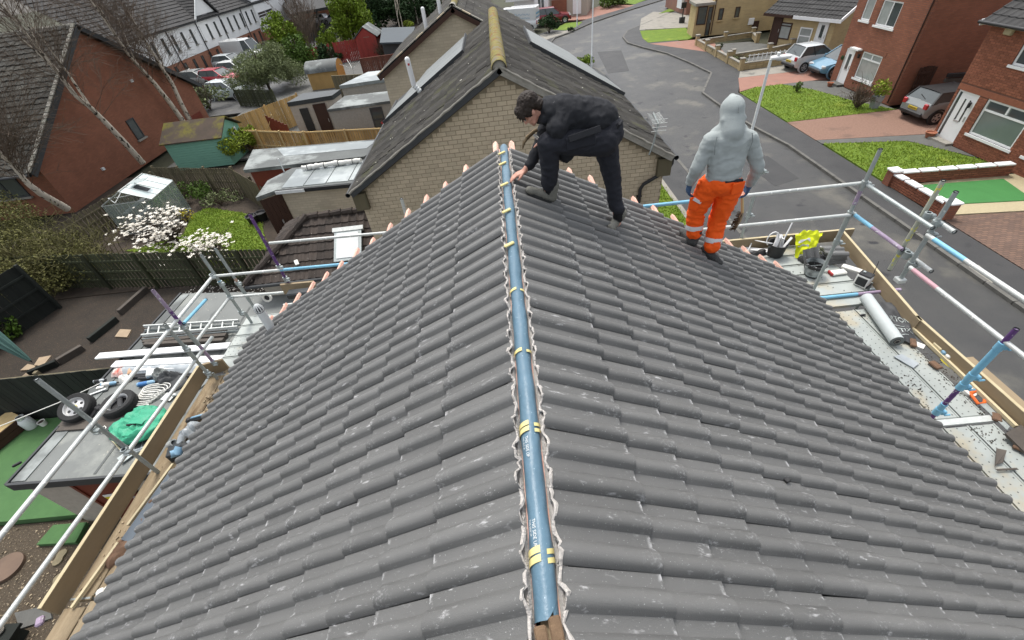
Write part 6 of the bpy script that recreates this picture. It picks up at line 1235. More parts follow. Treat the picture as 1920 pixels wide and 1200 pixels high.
def grass(poly, n, m, label, seed, z=.02, h=.05):
    g = np.random.default_rng(seed); p = np.array([tuple(q)[:2] for q in poly]); lo, hi = p.min(0) - .1, p.max(0) + .1; q = g.uniform(lo, hi, (n * 3, 2)); ins = np.zeros(len(q), bool)
    for i in range(len(p)):
        a, b = p[i], p[i - 1]; c = (a[1] > q[:, 1]) != (b[1] > q[:, 1]); ins ^= c & (q[:, 0] < (b[0] - a[0]) * (q[:, 1] - a[1]) / (b[1] - a[1] + 1e-9) + a[0])
    q = q[ins][:n]; n = len(q); q = q + g.normal(0, .05, q.shape); an = g.uniform(0, 6.28, n); d = np.stack([np.cos(an), np.sin(an)], 1) * .02; le = g.normal(0, .03, (n, 2)); hh = h * g.uniform(.5, 1.6, n)
    vs = np.zeros((n, 3, 3)); vs[:, 0, :2] = q - d; vs[:, 1, :2] = q + d; vs[:, 2, :2] = q + le; vs[:, :2, 2] = z - .01; vs[:, 2, 2] = z + hh; org = np.array([*p.mean(0), z])
    me = bpy.data.meshes.new('grass'); me.from_pydata((vs.reshape(-1, 3) - org).tolist(), [], np.arange(3 * n).reshape(-1, 3).tolist()); me.materials.append(m); o = bpy.data.objects.new('grass', me); C.objects.link(o); o.location = org; o['kind'] = 'stuff'; tag(o, label, 'grass')
M['blade'] = mat('grass_blade', (.27, .36, .04), .9, (.20, .28, .032), .9, .6, var=.2, stain=(.26, .28, .07), stain_scale=1.6, stain_cut=.6)
grass([(14.74, 22.75), (14.72, 28.3), (15.9, 28.95), (17.6, 28.95), (18.6, 27.2), (19.3, 24.6), (20.2, 22.75)], 7000, M['blade'], 'mown grass blades on the front lawn of the second brick house', 1); grass([(14.74, 15.45), (14.76, 19.6), (18.05, 18.85), (19.2, 16.5), (19.2, 15.35)], 6000, M['blade'], 'mown grass blades on the lawn beside the white-coped wall', 2)
grass([P(235, 471), P(300, 474), P(500, 470), P(492, 420), P(460, 401), P(392, 390), P(362, 402), P(345, 440), P(300, 455)], 11000, M['blade'], 'mown grass blades on the rear lawn by the magnolias', 3); grass([(4.4, 11.6), (4.6, 18.9), (6.54, 18.9), (6.54, 12.2)], 7000, M['blade'], 'mown grass blades on the strip below the buff gable', 4)
# ---------------------------------------------------------------- flat-roofed extension on the left
fr = thing('flat_roofed_extension', 'low cream extension whose grey flat roof is covered in tools, wheels and boards', 'extension', (-6.4, 6.5, 0)); FZ = 1.85
rf = [(-10.14, 4.47), (-5.3, 4.37), (-5.3, 4.66), (-3.9, 4.68), (-3.9, 9.3), (-8.05, 10.05), (-9.85, 10.3)]
obj('flat_roof', MB().slab(rf, FZ - .1, FZ), M['flatroof'], fr)
for i in range(5):   # felt laps
    x = -9.5 + i * 1.0; B = MB(); B.slab([(x, 4.5), (x + .05, 4.5), (x + .12, 9.3), (x + .07, 9.3)], FZ + .003, FZ + .008); obj('felt_lap', B, M['felt'], fr)
B = MB(); B.slab([(-10.13, 4.5), (-9.85, 4.5), (-9.6, 10.2), (-9.84, 10.2)], FZ + .003, FZ + .02); obj('edge_trim', B, M['felt'], fr)
B = MB(); B.bar((-10.16, 4.44, FZ - .06), (-5.3, 4.34, FZ - .06), .05, .2); obj('fascia', B, M['darkgrey'], fr); B = MB(); B.bar((-10.18, 4.44, FZ - .06), (-9.89, 10.3, FZ - .06), .05, .2); obj('fascia', B, M['darkgrey'], fr)
wy = 4.52
B = MB(); B.slab([(-10.06, wy), (-3.75, wy - .02), (-3.75, 9.1), (-9.8, 10.1)], 0, FZ - .1); obj('wall', B, M['cream_wall'], fr)
p0 = V(132, 905, wy - .03); p1 = V(236, 900, wy - .03); q0 = V(215, 958, wy - .03)
T = frame((-9.15, wy - .02, .02), (1, 0, 0), (0, 0, 1), (0, -1, 0)); dr = door(fr, T, 1.0, 1.7, M['reddoor'], letter=False)
B = MB(T); B.box((.50, .98, .05), (.34, .22, .01), Matrix.Rotation(.1, 3, 'Z')); obj('sticker', B, M['lf_yellow'], dr); B = MB(T); B.box((.50, 1.11, .051), (.34, .07, .012), Matrix.Rotation(.1, 3, 'Z')); obj('sticker_band', B, M['cartonwhite'], dr); B = MB(T); B.box((.50, .97, .057), (.16, .13, .004), Matrix.Rotation(.1, 3, 'Z')); obj('sticker_mark', B, M['lf_mid'], dr)
q = P(35, 910, 1.6); t = thing('flood_light', 'small black flood lamp under the front corner of the flat roof', 'lamp', q); obj('housing', MB().box(q, (.2, .1, .14), bev=.02), M['black'], t); obj('lens', MB().box(q + Vector((0, -.056, -.01)), (.16, .02, .1)), M['headlamp'], t)
q = P(34, 872, FZ); B = MB(); B.box(q + Vector((0, 0, .03)), (.14, .05, .05), Matrix.Rotation(.7, 3, 'Z'), bev=.01); one('roof_clip', 'little black and white clip on the left edge of the flat roof', 'clip', B, M['black'])
q = P(200, 970, .3); t = thing('watering_spout', 'dark curved pipe end at the foot of the cream wall', 'pipe', q); obj('pipe', MB().tube([q, q + Vector((.0, -.03, .12)), q + Vector((.12, -.05, .16))], .04, 8), M['black'], t); obj('mouth', MB().lathe([(.04, 0), (.05, .02), (.035, .03)], q + Vector((.12, -.05, .16)), (1, 0, .2), 8), M['darkgrey'], t)
def FR(px, py, dz=0.): return P(px, py, FZ + dz)
# wheels
def wheel(label, c, R_, ax, spokes):
    t = thing('car_wheel', label, 'wheel', c, 'loose car wheels'); ax = Vector(ax).normalized()
    prof = [(R_ * .62, -.09), (R_ * .92, -.105), (R_, -.08), (R_ * 1.01, 0), (R_, .08), (R_ * .92, .105), (R_ * .62, .09)]
    B = MB(); B.lathe(prof, c, ax, 32); obj('tyre', B, M['tyre'], t, 50)
    for k in range(5): B = MB(); z = -.06 + k * .03; B.lathe([(R_ * 1.005, z - .004), (R_ * 1.018, z - .002), (R_ * 1.018, z + .012), (R_ * 1.005, z + .014)], c, ax, 32); obj('tread_rib', B, M['tyre'], t)
    B = MB(); B.lathe([(R_ * .56, .03), (R_ * .60, .085), (R_ * .645, .098), (R_ * .66, .085), (R_ * .60, -.02), (R_ * .56, -.02)], c, ax, 28); obj('rim', B, M['rim'], t, 50)
    if spokes:
        B = MB(); B.lathe([(.001, .055), (.05, .06), (.065, .05), (R_ * .57, .045), (R_ * .57, .02), (.001, .02)], c, ax, 28); d = obj('disc', B, M['rim'], t, 50); a = ax.orthogonal().normalized(); b = ax.cross(a)
        for k in range(6): an = k * 1.047; e = a * math.cos(an) + b * math.sin(an); B = MB(); B.lathe([(.001, .050), (.032, .050), (.032, .044)], c + e * R_ * .40, ax, 10); obj('disc_hole', B, M['black'], d)
        B = MB(); B.lathe([(.001, .09), (.045, .085), (.055, .058)], c, ax, 14); obj('hub_cap', B, M['yellow'], t, 40)
    else:
        B = MB(); B.lathe([(.001, -.05), (R_ * .57, -.05), (R_ * .58, -.03)], c, ax, 28); obj('barrel', B, M['black'], t); B = MB(); B.box(c + Vector((.02, .02, .02)), (.1, .34, .06), Matrix.Rotation(.6, 3, 'Z'), bev=.02); obj('dark_pad', B, M['black'], t)
q = FR(158, 775); wheel('car wheel with a silver six-hole disc and yellow centre cap', q + Vector((0, 0, .20)), .32, (.12, -.35, .93), True)
q = FR(232, 765); wheel('car wheel lying flat with a hollow dark rim, next to the green sack', q + Vector((0, 0, .14)), .33, (.02, -.06, 1), False)
q = FR(180, 780); t = thing('metal_bracket', 'black metal bracket leaning between the two car wheels', 'bracket', q); obj('plate', MB().box(q + Vector((.02, 0, .1)), (.09, .42, .03), Matrix.Rotation(-.5, 3, 'Z') @ Matrix.Rotation(.4, 3, 'X'), bev=.01), M['black'], t); obj('lug', MB().box(q + Vector((.1, .1, .14)), (.14, .12, .08), Matrix.Rotation(-.4, 3, 'Z'), bev=.02), M['black'], t)
# green sack
sk = thing('rubble_sack', 'crumpled bright green woven sack slumped on the flat roof', 'sack', FR(275, 800)); c = FR(276, 808)
def sack(a, b):
    an = 2 * math.pi * a; v = b; r = .50 * math.sin(math.pi * min(1, .08 + v * .92)) ** .6; q = Vector((math.cos(an) * r * 1.12, math.sin(an) * r * .88, 0)); z = .36 * (1 - (1 - v) ** 1.6) if v < 1 else .36
    w = .05 * noise.noise(Vector((q.x * 5 + 3, q.y * 5, v * 4))) + .035 * noise.noise(Vector((q.x * 14, q.y * 14 + 5, v * 9))); q = q * (1 + 1.2 * w); return c + Vector((q.x, q.y, max(.0, z + w * 1.6 - .07 * math.exp(-((q.x + .12) ** 2 + (q.y + .05) ** 2) * 30))))
B = MB(); B.grid(sack, 56, 22); obj('sack', B, M['sackgreen'], sk, 50)
def flapf(a, b): x = -.45 + .62 * a; y = .02 + .34 * b; return c + Vector((x + .1 * b, y - .1 * a, .33 + .08 * math.sin(a * 3) - .16 * (1 - a) + .03 * noise.noise(Vector((a * 4, b * 4, 1)))))
B = MB(); B.grid(flapf, 14, 10); obj('folded_flap', B, M['sackgreen'], sk, 60)
def flap2(a, b): return c + Vector((-.42 + .5 * a + .04 * b, -.30 + .24 * b - .06 * a, .16 + .14 * b + .05 * math.sin(a * 5) + .02 * noise.noise(Vector((a * 5, b * 5, 7)))))
B = MB(); B.grid(flap2, 14, 8); obj('folded_flap', B, M['sackgreen'], sk, 60)
B = MB(); B.ball(c + Vector((-.12, -.03, .27)), (.16, .045, .05), 10); obj('dark_mouth', B, M['black'], sk, 60)
B = MB(); B.tube([c + Vector((.02 + .05 * i, -.34 + .045 * i, .27 + .03 * math.sin(i))) for i in range(8)], .02, 6); obj('white_hem', B, M['offwhite'], sk, 50)
t = thing('toolbox', 'clear plastic toolbox lid half under the green sack', 'box', FR(275, 835)); q = FR(273, 838); rt_ = Matrix.Rotation(.35, 3, 'Z'); obj('lid', MB().box(q + Vector((0, 0, .05)), (.56, .22, .1), rt_, bev=.02), M['polythene'], t)
for i in range(4): obj('compartment', MB().box(q + rt_ @ Vector((-.2 + .13 * i, .01, .105)), (.1, .15, .02), rt_), M['darkgrey'], t)
obj('hasp', MB().box(q + rt_ @ Vector((0, -.12, .06)), (.4, .02, .03), rt_), M['galv'], t)
q = FR(217, 812); B = MB(); B.box(q + Vector((0, 0, .1)), (.09, .22, .2), Matrix.Rotation(-.5, 3, 'Z'), bev=.01); one('grey_tub', 'dark grey plastic tub end behind the left side of the green sack', 'tub', B, M['darkgrey'])
# spade with a T handle
t = thing('spade', 'pale spade with a D handle lying on the flat roof under the near scaffold pole', 'spade', FR(210, 820)); a, b = FR(195, 808, .05), FR(232, 850, .06); obj('shaft', MB().tube([a, b], .016, 8), M['paletimber'], t); d = (a - b).normalized(); s = Vector((-d.y, d.x, 0)); obj('handle', MB().tube([a, a + d * .06 + s * .06, a + d * .14 + s * .06, a + d * .14 - s * .06, a + d * .06 - s * .06, a], .013, 6), M['cartonwhite'], t); obj('blade', MB().box(b - d * .12, (.02, .24, .18), Matrix.Rotation(math.atan2(d.y, d.x), 3, 'Z') @ Matrix.Rotation(1.4, 3, 'Y')), M['galv'], t)
# rope, trowel, bottles etc.
c = FR(282, 745, .03); t = thing('rope_coil', 'loose loops of white rope between the wheel and the white board', 'rope', c); B = MB()
for i in range(7): B.tube([c + Vector((.03 * i - .1 + (.20 + .02 * i) * math.cos(a), .05 * i - .1 + (.13 + .008 * (i % 3)) * math.sin(a), .01 + .012 * i + .01 * math.sin(a * 3))) for a in [j * .35 for j in range(19)]], .011, 5)
obj('loops', B, M['cartonwhite'], t, kind='stuff'); obj('loose_end', MB().tube([c + Vector((-.3, -.1, 0)), c + Vector((-.2, -.2, .01)), c + Vector((-.05, -.17, .01)), c + Vector((.1, -.22, .0))], .011, 5), M['cartonwhite'], t)
t = thing('garden_rope', 'thin white line stretched from the flat roof over the dark fence', 'line', FR(195, 715)); obj('line', MB().tube([FR(190, 718, .05), P(110, 755, 1.9), P(0, 799, 1.5), P(-60, 824, 1.3)], .011, 5), M['cartonwhite'], t); obj('knot', MB().ball(FR(190, 718, .05), .03, 8), M['cartonwhite'], t)
def bottle(label, a, b, m1, m2, r=.045):
    t = thing('sealant_bottle', label, 'bottle', (a + b) / 2, 'blue bottles on the flat roof'); d = b - a; L = d.length; B = MB(); B.lathe([(.001, 0), (r, .01), (r, L * .78), (r * .45, L * .88), (r * .4, L)], a, d, 14); obj('bottle', B, m1, t, 40); B = MB(); B.lathe([(r * 1.02, L * .1), (r * 1.02, L * .55)], a, d, 14); obj('wrapper', B, m2, t, 40); B = MB(); B.lathe([(r * .5, L * .92), (r * .5, L * 1.04), (.001, L * 1.05)], a, d, 10); obj('cap', B, M['black'], t, 40)
bottle('blue and white tube lying left of the crumpled white bag', FR(190, 722, .06), FR(222, 717, .06), M['paleblue'], M['cartonwhite']); bottle('striped blue bottle lying beside the grey toolbox slab', FR(258, 722, .06), FR(295, 715, .06), M['paleblue'], M['blueplastic'], .055); bottle('small clear and black bottle at the far left among the tools', FR(176, 716, .05), FR(198, 712, .05), M['polythene'], M['black'], .04)
def crumple(name, label, cat, c, rx, ry, h, m, seed, group=None, par=None):
    def fn(a, b): an = 2 * math.pi * a; r = b ** .8 * (1 + .28 * noise.noise(Vector((math.cos(an) * 2, math.sin(an) * 2, seed)))); p = Vector((math.cos(an) * rx * r, math.sin(an) * ry * r, 0)); z = h * (1 - b ** 2.2) * (.75 + .5 * noise.noise(Vector((p.x * 9, p.y * 9, seed + 3)))) + .25 * h * abs(noise.noise(Vector((p.x * 22, p.y * 22, seed)))); return c + Vector((p.x, p.y, max(0.004, z)))
    B = MB(); B.grid(fn, 30, 10)
    return obj(name, B, m, par, 50) if par else one(name, label, cat, B, m, 50, group)
crumple('paper_bag', 'red and white paper bag lying above the crumpled white bag', 'bag', FR(226, 700, .03), .2, .13, .15, M['redwhite'] if 'redwhite' in M else M.setdefault('redwhite', mat('red_white_print', (.72, .66, .6), .8, (.62, .16, .12), 7, .25)), 2)
crumple('paper_bag', 'orange-brown opened bag beside the red and white one', 'bag', FR(250, 698, .03), .15, .12, .13, M['kraft'] if 'kraft' in M else M.setdefault('kraft', mat('orange_kraft', (.62, .33, .16), .8, (.6, .5, .42), 8, .4)), 4); crumple('plastic_bag', 'crumpled white plastic bag above the striped bottle', 'bag', FR(237, 712, .02), .17, .13, .16, M['cartonwhite'], 6)
crumple('bin_bag', 'black rubbish bag slumped beside the grey board', 'bag', FR(318, 712, .02), .27, .2, .25, M['darkgrey'], 8); crumple('bin_bag', 'dark folded jacket-like bag leaning left of the black one', 'bag', FR(305, 706, .02), .15, .2, .27, M['felt'], 9)
q = FR(288, 703); B = MB(); B.box(q + Vector((0, 0, .1)), (.16, .34, .1), Matrix.Rotation(.45, 3, 'Z') @ Matrix.Rotation(.3, 3, 'Y'), bev=.02); one('grey_case', 'pale grey case leaning above the striped blue bottle', 'case', B, M['galvpale'])
q = FR(332, 722, .0); B = MB(); B.lathe([(.001, .09), (.22, .09), (.25, .06), (.25, 0), (.001, 0)], q, n=24); one('round_lid', 'dark grey-brown round lid lying under the lower scaffold rail', 'lid', B, M['stone'] if 0 else M['darkgrey'], 40)
q = FR(187, 732); t = thing('paper_tray', 'grey tray with scraps of white paper at the left end of the tools', 'tray', q); obj('tray', MB().box(q + Vector((0, 0, .03)), (.42, .22, .03), Matrix.Rotation(.3, 3, 'Z')), M['felt'], t); obj('paper', MB().box(q + Vector((.02, .05, .055)), (.16, .07, .02), Matrix.Rotation(.2, 3, 'Z')), M['cartonwhite'], t); obj('paper', MB().box(q + Vector((.05, -.09, .05)), (.34, .04, .02), Matrix.Rotation(.45, 3, 'Z')), M['offwhite'], t)
t = thing('float_trowel', 'plastering float with a long grey handle by the coil of rope', 'trowel', FR(320, 745)); q = FR(318, 746); obj('blade', MB().box(q + Vector((0, 0, .04)), (.26, .2, .02), Matrix.Rotation(-.25, 3, 'Z')), M['galvpale'], t); obj('handle', MB().tube([q + Vector((.1, 0, .06)), FR(362, 737, .06)], .016, 6), M['galv'], t)
one('roof_board', 'pale grey sheet lying flat beside the toe board', 'sheet', MB().slab([tuple(FR(350, 712)[:2]), tuple(FR(398, 712)[:2]), tuple(FR(360, 742)[:2]), tuple(FR(325, 742)[:2])], FZ + .01, FZ + .03), M['sheet'])
q = FR(340, 772); B = MB(); B.box(q + Vector((0, 0, .08)), (.2, .18, .13), Matrix.Rotation(.3, 3, 'Z'), bev=.02); one('yellow_sponge', 'yellow sponge block between the green sack and the toe board', 'sponge', B, M['kraftyellow'] if 'kraftyellow' in M else M.setdefault('kraftyellow', mat('yellow_foam', (.62, .42, .12), .9, (.5, .32, .08), 12, .6, bump=.5)))
for i, (y0, y1) in enumerate(((788, 783), (797, 793))): one('timber_plank', ['weathered plank lying in front of the wheels, the farther one', 'weathered plank lying in front of the wheels, the nearer one'][i], 'plank', MB().bar(FR(115 - 4 * i, y0 + 6, .03), FR(240, y1, .03), .16, .045), M['slatewood'])
# long white boards, ladder, old timbers, black pipes (lying across the roof)
for i, (a, b, wd) in enumerate((((183, 668), (430, 648), .20), ((213, 683), (425, 672), .20), ((260, 692), (425, 683), .13))):
    one('fascia_board', ['long white fascia board, topmost and farthest left of three', 'middle white fascia board of the three across the flat roof', 'lowest white fascia board, half covered by polythene'][i], 'board', MB().bar(FR(*a, .12), FR(*b, .12), wd, .05, bev=.008), M['white'], group='white boards across the flat roof')
def poly(a, b): p = FR(232, 697, .04).lerp(FR(425, 690, .08), a); return p + Vector((0, -.12 + .3 * b, .10 * math.sin(math.pi * b) + .03 * noise.noise(Vector((a * 14, b * 5, 0)))))
one('polythene_sheet', 'crinkled clear polythene wrapped along the lowest white board', 'sheet', MB().grid(poly, 40, 8), M['polythene'], 60)
for i in range(3): one('black_pipe', ['black plastic pipe nearest the white boards, of three in a row', 'middle black plastic pipe of three in a row', 'black plastic pipe nearest the toe board, of three in a row'][i], 'pipe', MB().tube([FR(240 + 10 * i, 704 + 3 * i, .05), FR(432, 694 + 4 * i, .05)], .035, 8), M['black'], 50, 'black pipes')
ld = thing('ladder', 'aluminium ladder lying flat across the far end of the flat roof', 'ladder', FR(360, 615)); la, lb_, lc, ld2 = FR(270, 612, .2), FR(448, 601, .2), FR(266, 629, .2), FR(446, 613, .2)
for (a, b) in ((la, lb_), (lc, ld2)): obj('stile', MB().bar(a, b, .035, .08), M['galvpale'], ld); obj('stile', MB().bar(a + Vector((0, -.05, -.1)), b + Vector((0, -.05, -.1)), .03, .07), M['galv'], ld)
for i in range(9): f = (i + .5) / 9; obj('rung', MB().tube([la.lerp(lb_, f), lc.lerp(ld2, f)], .02, 6), M['galvpale'], ld)
for i, (a, b) in enumerate((((268, 636), (425, 622)), ((270, 641), (425, 629)), ((272, 646), (420, 638)))): one('old_timber', ['grey old timber nearest the ladder, top of the dark stack', 'middle old timber of the dark stack by the ladder', 'old timber nearest the white boards in the dark stack'][i], 'timber', MB().bar(FR(*a, .08), FR(*b, .08), .10, .10), M['slatewood'], group='old timbers by the ladder')
# things in the left garden
q = P(230, 627, 0); one('paving_slab', 'square buff paving slab on the soil beside the flat roof edge', 'slab', MB().slab([tuple(P(*s)[:2]) for s in ((217, 633), (240, 634), (248, 620), (227, 619))], .0, .05), M['paver'])
for i, s in enumerate((((66, 686), (75, 672), (98, 668), (82, 688)), ((70, 690), (101, 686), (86, 695), (72, 694)), ((40, 696), (54, 684), (68, 687), (66, 694)), ((66, 694), (54, 712), (40, 710), (58, 695)))): one('paver_slab', ['upper right blade of the cross of buff pavers', 'right blade of the cross of buff pavers', 'left blade of the cross of buff pavers', 'lower blade of the cross of buff pavers'][i], 'paver', MB().slab([tuple(P(*p)[:2]) for p in s], .0, .045), M['paver'])
for i, (a, b) in enumerate((((60, 745 - 40), (112, 684)), ((114, 682), (160, 655)), ((172, 642), (222, 602)), ((228, 590), (278, 545)))):
    one('sleeper_edging', ['dark timber edging nearest the dark boarded fence', 'dark timber edging with weeds below the square slab', 'dark timber edging in the middle of the soil', 'dark timber edging under the lilac scaffold pole'][i], 'edging', MB().bar(P(*a) + Vector((0, 0, .1)), P(*b) + Vector((0, 0, .1)), .14, .22, bev=.01), M['slatewood'] if i % 2 else M['darkfence'], group='timber bed edging')
pu = thing('parasol', 'closed dark green parasol leaning in from the left edge', 'parasol', P(20, 660)); a, b = P(-30, 620, 1.6), P(56, 676, .4)
def par_(x, y): an = 2 * math.pi * y; d = (b - a); s1 = d.normalized().orthogonal().normalized(); s2 = d.normalized().cross(s1); r = (.17 * (1 - x) ** .8 + .03) * (1 + .22 * math.cos(an * 8)); return a + d * x + (s1 * math.cos(an) + s2 * math.sin(an)) * r
obj('canopy', MB().grid(par_, 10, 48), M['turfgreen'], pu, 50); obj('tip', MB().tube([b, b + (b - a) * .06], [.03, .012], 8), M['black'], pu)
q = P(62, 800, .16); t = thing('gas_cylinder', 'pale grey gas cylinder by the raised timber bed', 'gas cylinder', q); B = MB(); B.lathe([(.001, 0), (.12, 0), (.14, .03), (.14, .28), (.10, .35), (.04, .37)], q, n=18); obj('cylinder', B, M['offwhite'], t, 40); B = MB(); B.lathe([(.085, .36), (.095, .36), (.095, .44), (.085, .44)], q, n=14); obj('collar', B, M['galvpale'], t, 40); obj('valve', MB().box(q + Vector((0, 0, .42)), (.05, .05, .06)), M['black'], t)
q = P(84, 796, .16); t = thing('small_pot', 'small white pot right of the gas cylinder', 'pot', q); B = MB(); B.lathe([(.001, 0), (.07, 0), (.09, .14), (.08, .14), (.07, .1), (.001, .1)], q, n=14); obj('pot', B, M['cartonwhite'], t, 40); obj('soil', MB().lathe([(.001, .125), (.075, .12)], q, n=12), M['soil'], t)
rb = thing('raised_bed', 'raised timber bed with red-brown boards at the left edge of the astroturf', 'raised bed', P(20, 830, .16)); a, b = P(60, 795, .16), P(-20, 860, .16); c = P(110, 778, .16)
for z in (.1, .27): obj('board', MB().bar(a + Vector((0, 0, z)), b + Vector((0, 0, z)), .05, .16), M['brownwood'], rb); obj('board', MB().bar(a + Vector((0, .3, z)), P(130, 776, .16) + Vector((0, .15, z)), .05, .16), M['brownwood'], rb)
obj('capping', MB().slab([(a.x, a.y), (b.x, b.y), (b.x - .6, b.y + .3), (a.x - .55, a.y + .25)], .48, .52), M['timber'], rb); obj('infill', MB().slab([(a.x - .1, a.y + .1), (b.x - .1, b.y + .1), (b.x - 1.6, b.y + .6), (a.x - 1.5, a.y + .6)], .2, .46), M['lf_yellow'] if 0 else M['soil'], rb)
def stone2(label, c0, c1, r, m, nm='stepping_stone'):   # waisted stone
    d = (c1 - c0); n = Vector((-d.y, d.x, 0)).normalized(); pts = []
    for i in range(22): an = 2 * math.pi * i / 22; x = math.cos(an); y = math.sin(an); wst = 1 - .38 * math.exp(-(x * 2.6) ** 2); pts.append(c0.lerp(c1, .5) + d * .5 * x * 1.3 + n * y * r * wst)
    return one(nm, label, 'stepping stone', MB().slab([(p.x, p.y) for p in pts], 0, .04), m, group='stepping stones')
stone2('waisted stepping stone nearest the green step, beside the toe board', P(121, 1034), P(107, 1058), .12, M['stone']); stone2('waisted stepping stone closer to the camera, beside the toe board', P(114, 1080), P(106, 1106), .12, M['stone'])
stone2('stepping stone half hidden under the toe board', P(160, 1036), P(157, 1052), .1, M['stone'])
q0 = P(15, 1066); n = 26; one('wood_slice', 'oval brown wood slice on the gravel at the left edge', 'wood slice', MB().slab([(q0.x + .33 * math.cos(6.283 * i / n) * .95, q0.y + .30 * math.sin(6.283 * i / n)) for i in range(n)], 0, .07), M['woodslice'] if 'woodslice' in M else M.setdefault('woodslice', mat('wood_slice', (.17, .115, .08), .8, (.11, .075, .055), 3, .6, stain=(.3, .22, .14), stain_scale=2.5)))
B = MB(); 
for i in range(900): x, y = rnd.uniform(-12.6, -7.6), rnd.uniform(1.6, 4.5); s = rnd.uniform(.008, .022); B.box((x, y, s * .4), (s * 2, s * 1.4, s), Matrix.Rotation(rnd.uniform(0, 3), 3, 'Z'))
tag(obj('gravel_stones', B, M['gravelpale'] if 'gravelpale' in M else M.setdefault('gravelpale', mat('pale_gravel_stone', (.34, .28, .19), .9, (.12, .09, .06), 30, .4, var=.6)), kind='stuff'), 'loose pale stones over the brown gravel bed beside the toe board', 'gravel')
q = P(-6, 1196, .3); t = thing('garden_bench', 'dark bench end with a pale round cushion at the bottom left corner', 'bench', q); obj('seat', MB().box(q + Vector((-.1, 0, 0)), (.8, .4, .06)), M['darkfence'], t); obj('cushion', MB().ball(q + Vector((-.02, .08, .08)), (.14, .1, .07), 12), M['conc'], t)
for sx in (-.4, .2): obj('leg', MB().box(q + Vector((sx, 0, -.2)), (.06, .3, .36)), M['darkfence'], t)
one('garden_slab', 'worn grey slab on the gravel under the bottom of the scaffold rail', 'slab', MB().slab([tuple(P(*s)[:2]) for s in ((30, 1150), (95, 1135), (100, 1160), (40, 1180))], 0, .04), M['grey'])

# ---------------------------------------------------------------- scaffolding
TR = .0242
def coupler(par, c, ax, m=None): B = MB(); B.lathe([(TR * 1.0, -.045), (TR * 1.6, -.045), (TR * 1.6, .045), (TR, .045)], c, ax, 12); B.box(Vector(c) + Vector((.045, -.02, 0)), (.06, .05, .06), bev=.01); B.tube([Vector(c) + Vector((.03, -.06, .0)), Vector(c) + Vector((.09, -.06, .0))], .011, 6); return obj('coupler', B, m or M['galv'], par, 40)
def tubep(par, name, pts, m, r=TR, segs=None):
    """segs: [(f0,f1,material)] painted lengths as sub-parts"""
    o = obj(name, MB().tube(pts, r, 12), m, par, 50)
    a, b = Vector(pts[0]), Vector(pts[-1])
    B = MB(); d = (b - a).normalized()
    for e, s in ((a, -1), (b, 1)): B.lathe([(r * .8, 0), (r * 1.01, 0), (r * 1.01, .01)], e + d * .001 * s, d * s, 12)
    obj('tube_end', B, M['darkgrey'], o, kind='stuff')
    for (f0, f1, mm) in segs or (): obj('painted_length', MB().tube([a.lerp(b, f0), a.lerp(b, f1)], r * 1.03, 12, caps=False), mm, o, 50)
    return o
def vtop(b, top):   # height where the upright through b shows at photo point top
    d = _ray(*top); f = math.hypot(b.x - CAMP.x, b.y - CAMP.y) / math.hypot(d.x, d.y); return CAMP.z + d.z * f
DZ = 3.9
sr = thing('scaffold', 'scaffold on the street side of the roof with guard rails, steel decks and toe boards', 'scaffold', (4.9, 4, 0))
XR = 4.68
def upright(par, px, py, z, top, m, segs=None, x=None, down=True):
    b = P(px, py, z)
    if x is not None: b.x = x
    zt = vtop(b, top); return tubep(par, 'upright', [Vector((b.x, b.y, 0 if down else z)), Vector((b.x, b.y, zt))], m, segs=segs), b, zt
o, b, zt = upright(sr, 1518, 558, DZ, (1650, 280), M['galv']); L = zt
for zz in (5.84, 5.4): coupler(sr, (b.x, b.y, zz), (0, 0, 1))
B = MB(); B.tube([(b.x, b.y, 4.95), (b.x, b.y, 5.38)], TR * 1.32, 12); obj('sleeve', B, M['galv'], sr, 50); B = MB(); B.tube([(b.x, b.y, 5.55), (b.x, b.y, 5.75)], TR * 1.03, 12); obj('painted_length', B, M['lilac'], sr, 50); coupler(sr, (b.x, b.y, 4.95), (0, 0, 1)); b1 = b
o, b, zt = upright(sr, 1735, 795, DZ, (1910, 620), M['purple'])
B = MB(); B.tube([(b.x, b.y, 4.62), (b.x, b.y, 5.25)], TR * 1.36, 12); obj('sleeve', B, M['bluepaint'], sr, 50); B = MB(); B.tube([(b.x, b.y, 4.16), (b.x, b.y, 4.30)], TR * 1.36, 12); obj('sleeve', B, M['bluepaint'], sr, 50)
for zz in (4.16, 4.62, 4.78, 5.25): coupler(sr, (b.x, b.y, zz), (0, 0, 1), M['bluepaint'])
b2 = b
# rails along the eaves: top and middle
def Xat(px, py, x): return H(px, py, x)
tubep(sr, 'guard_rail', [Vector((XR, b1.y + .02, 5.84)), Vector((XR, 4.02, 5.84))], M['galv'])
tubep(sr, 'guard_rail', [H(1738, 440, XR), Vector((XR - .01, -1.2, H(1920, 552, XR).z))], M['galvpale'], segs=((.02, .10, M['bluepaint']),))
tubep(sr, 'guard_rail', [Vector((XR + .03, b1.y, 5.4)), H(1692, 468, XR + .03)], M['lilac'], segs=((.02, .42, M['bluepaint']),))
tubep(sr, 'guard_rail', [H(1706, 501, XR + .01), Vector((XR + .01, -1.2, 5.32))], M['galvpale'], segs=((.01, .08, M['pinkpaint']),))
def shortpole(pb, pt, m, x, segs=None): a, c = H(*pb, x), H(*pt, x); return tubep(sr, 'upright', [a, Vector((a.x, a.y, c.z))], m, segs=segs), a
o, p3 = shortpole((1686, 527), (1802, 366), M['galv'], XR + .09); o, p4 = shortpole((1668, 505), (1770, 340), M['yellowpaint'], XR + .12)
B = MB(); B.box(p3 + Vector((0, 0, .02)), (.1, .1, .06), bev=.01); obj('base_plate', B, M['galvpale'], sr)
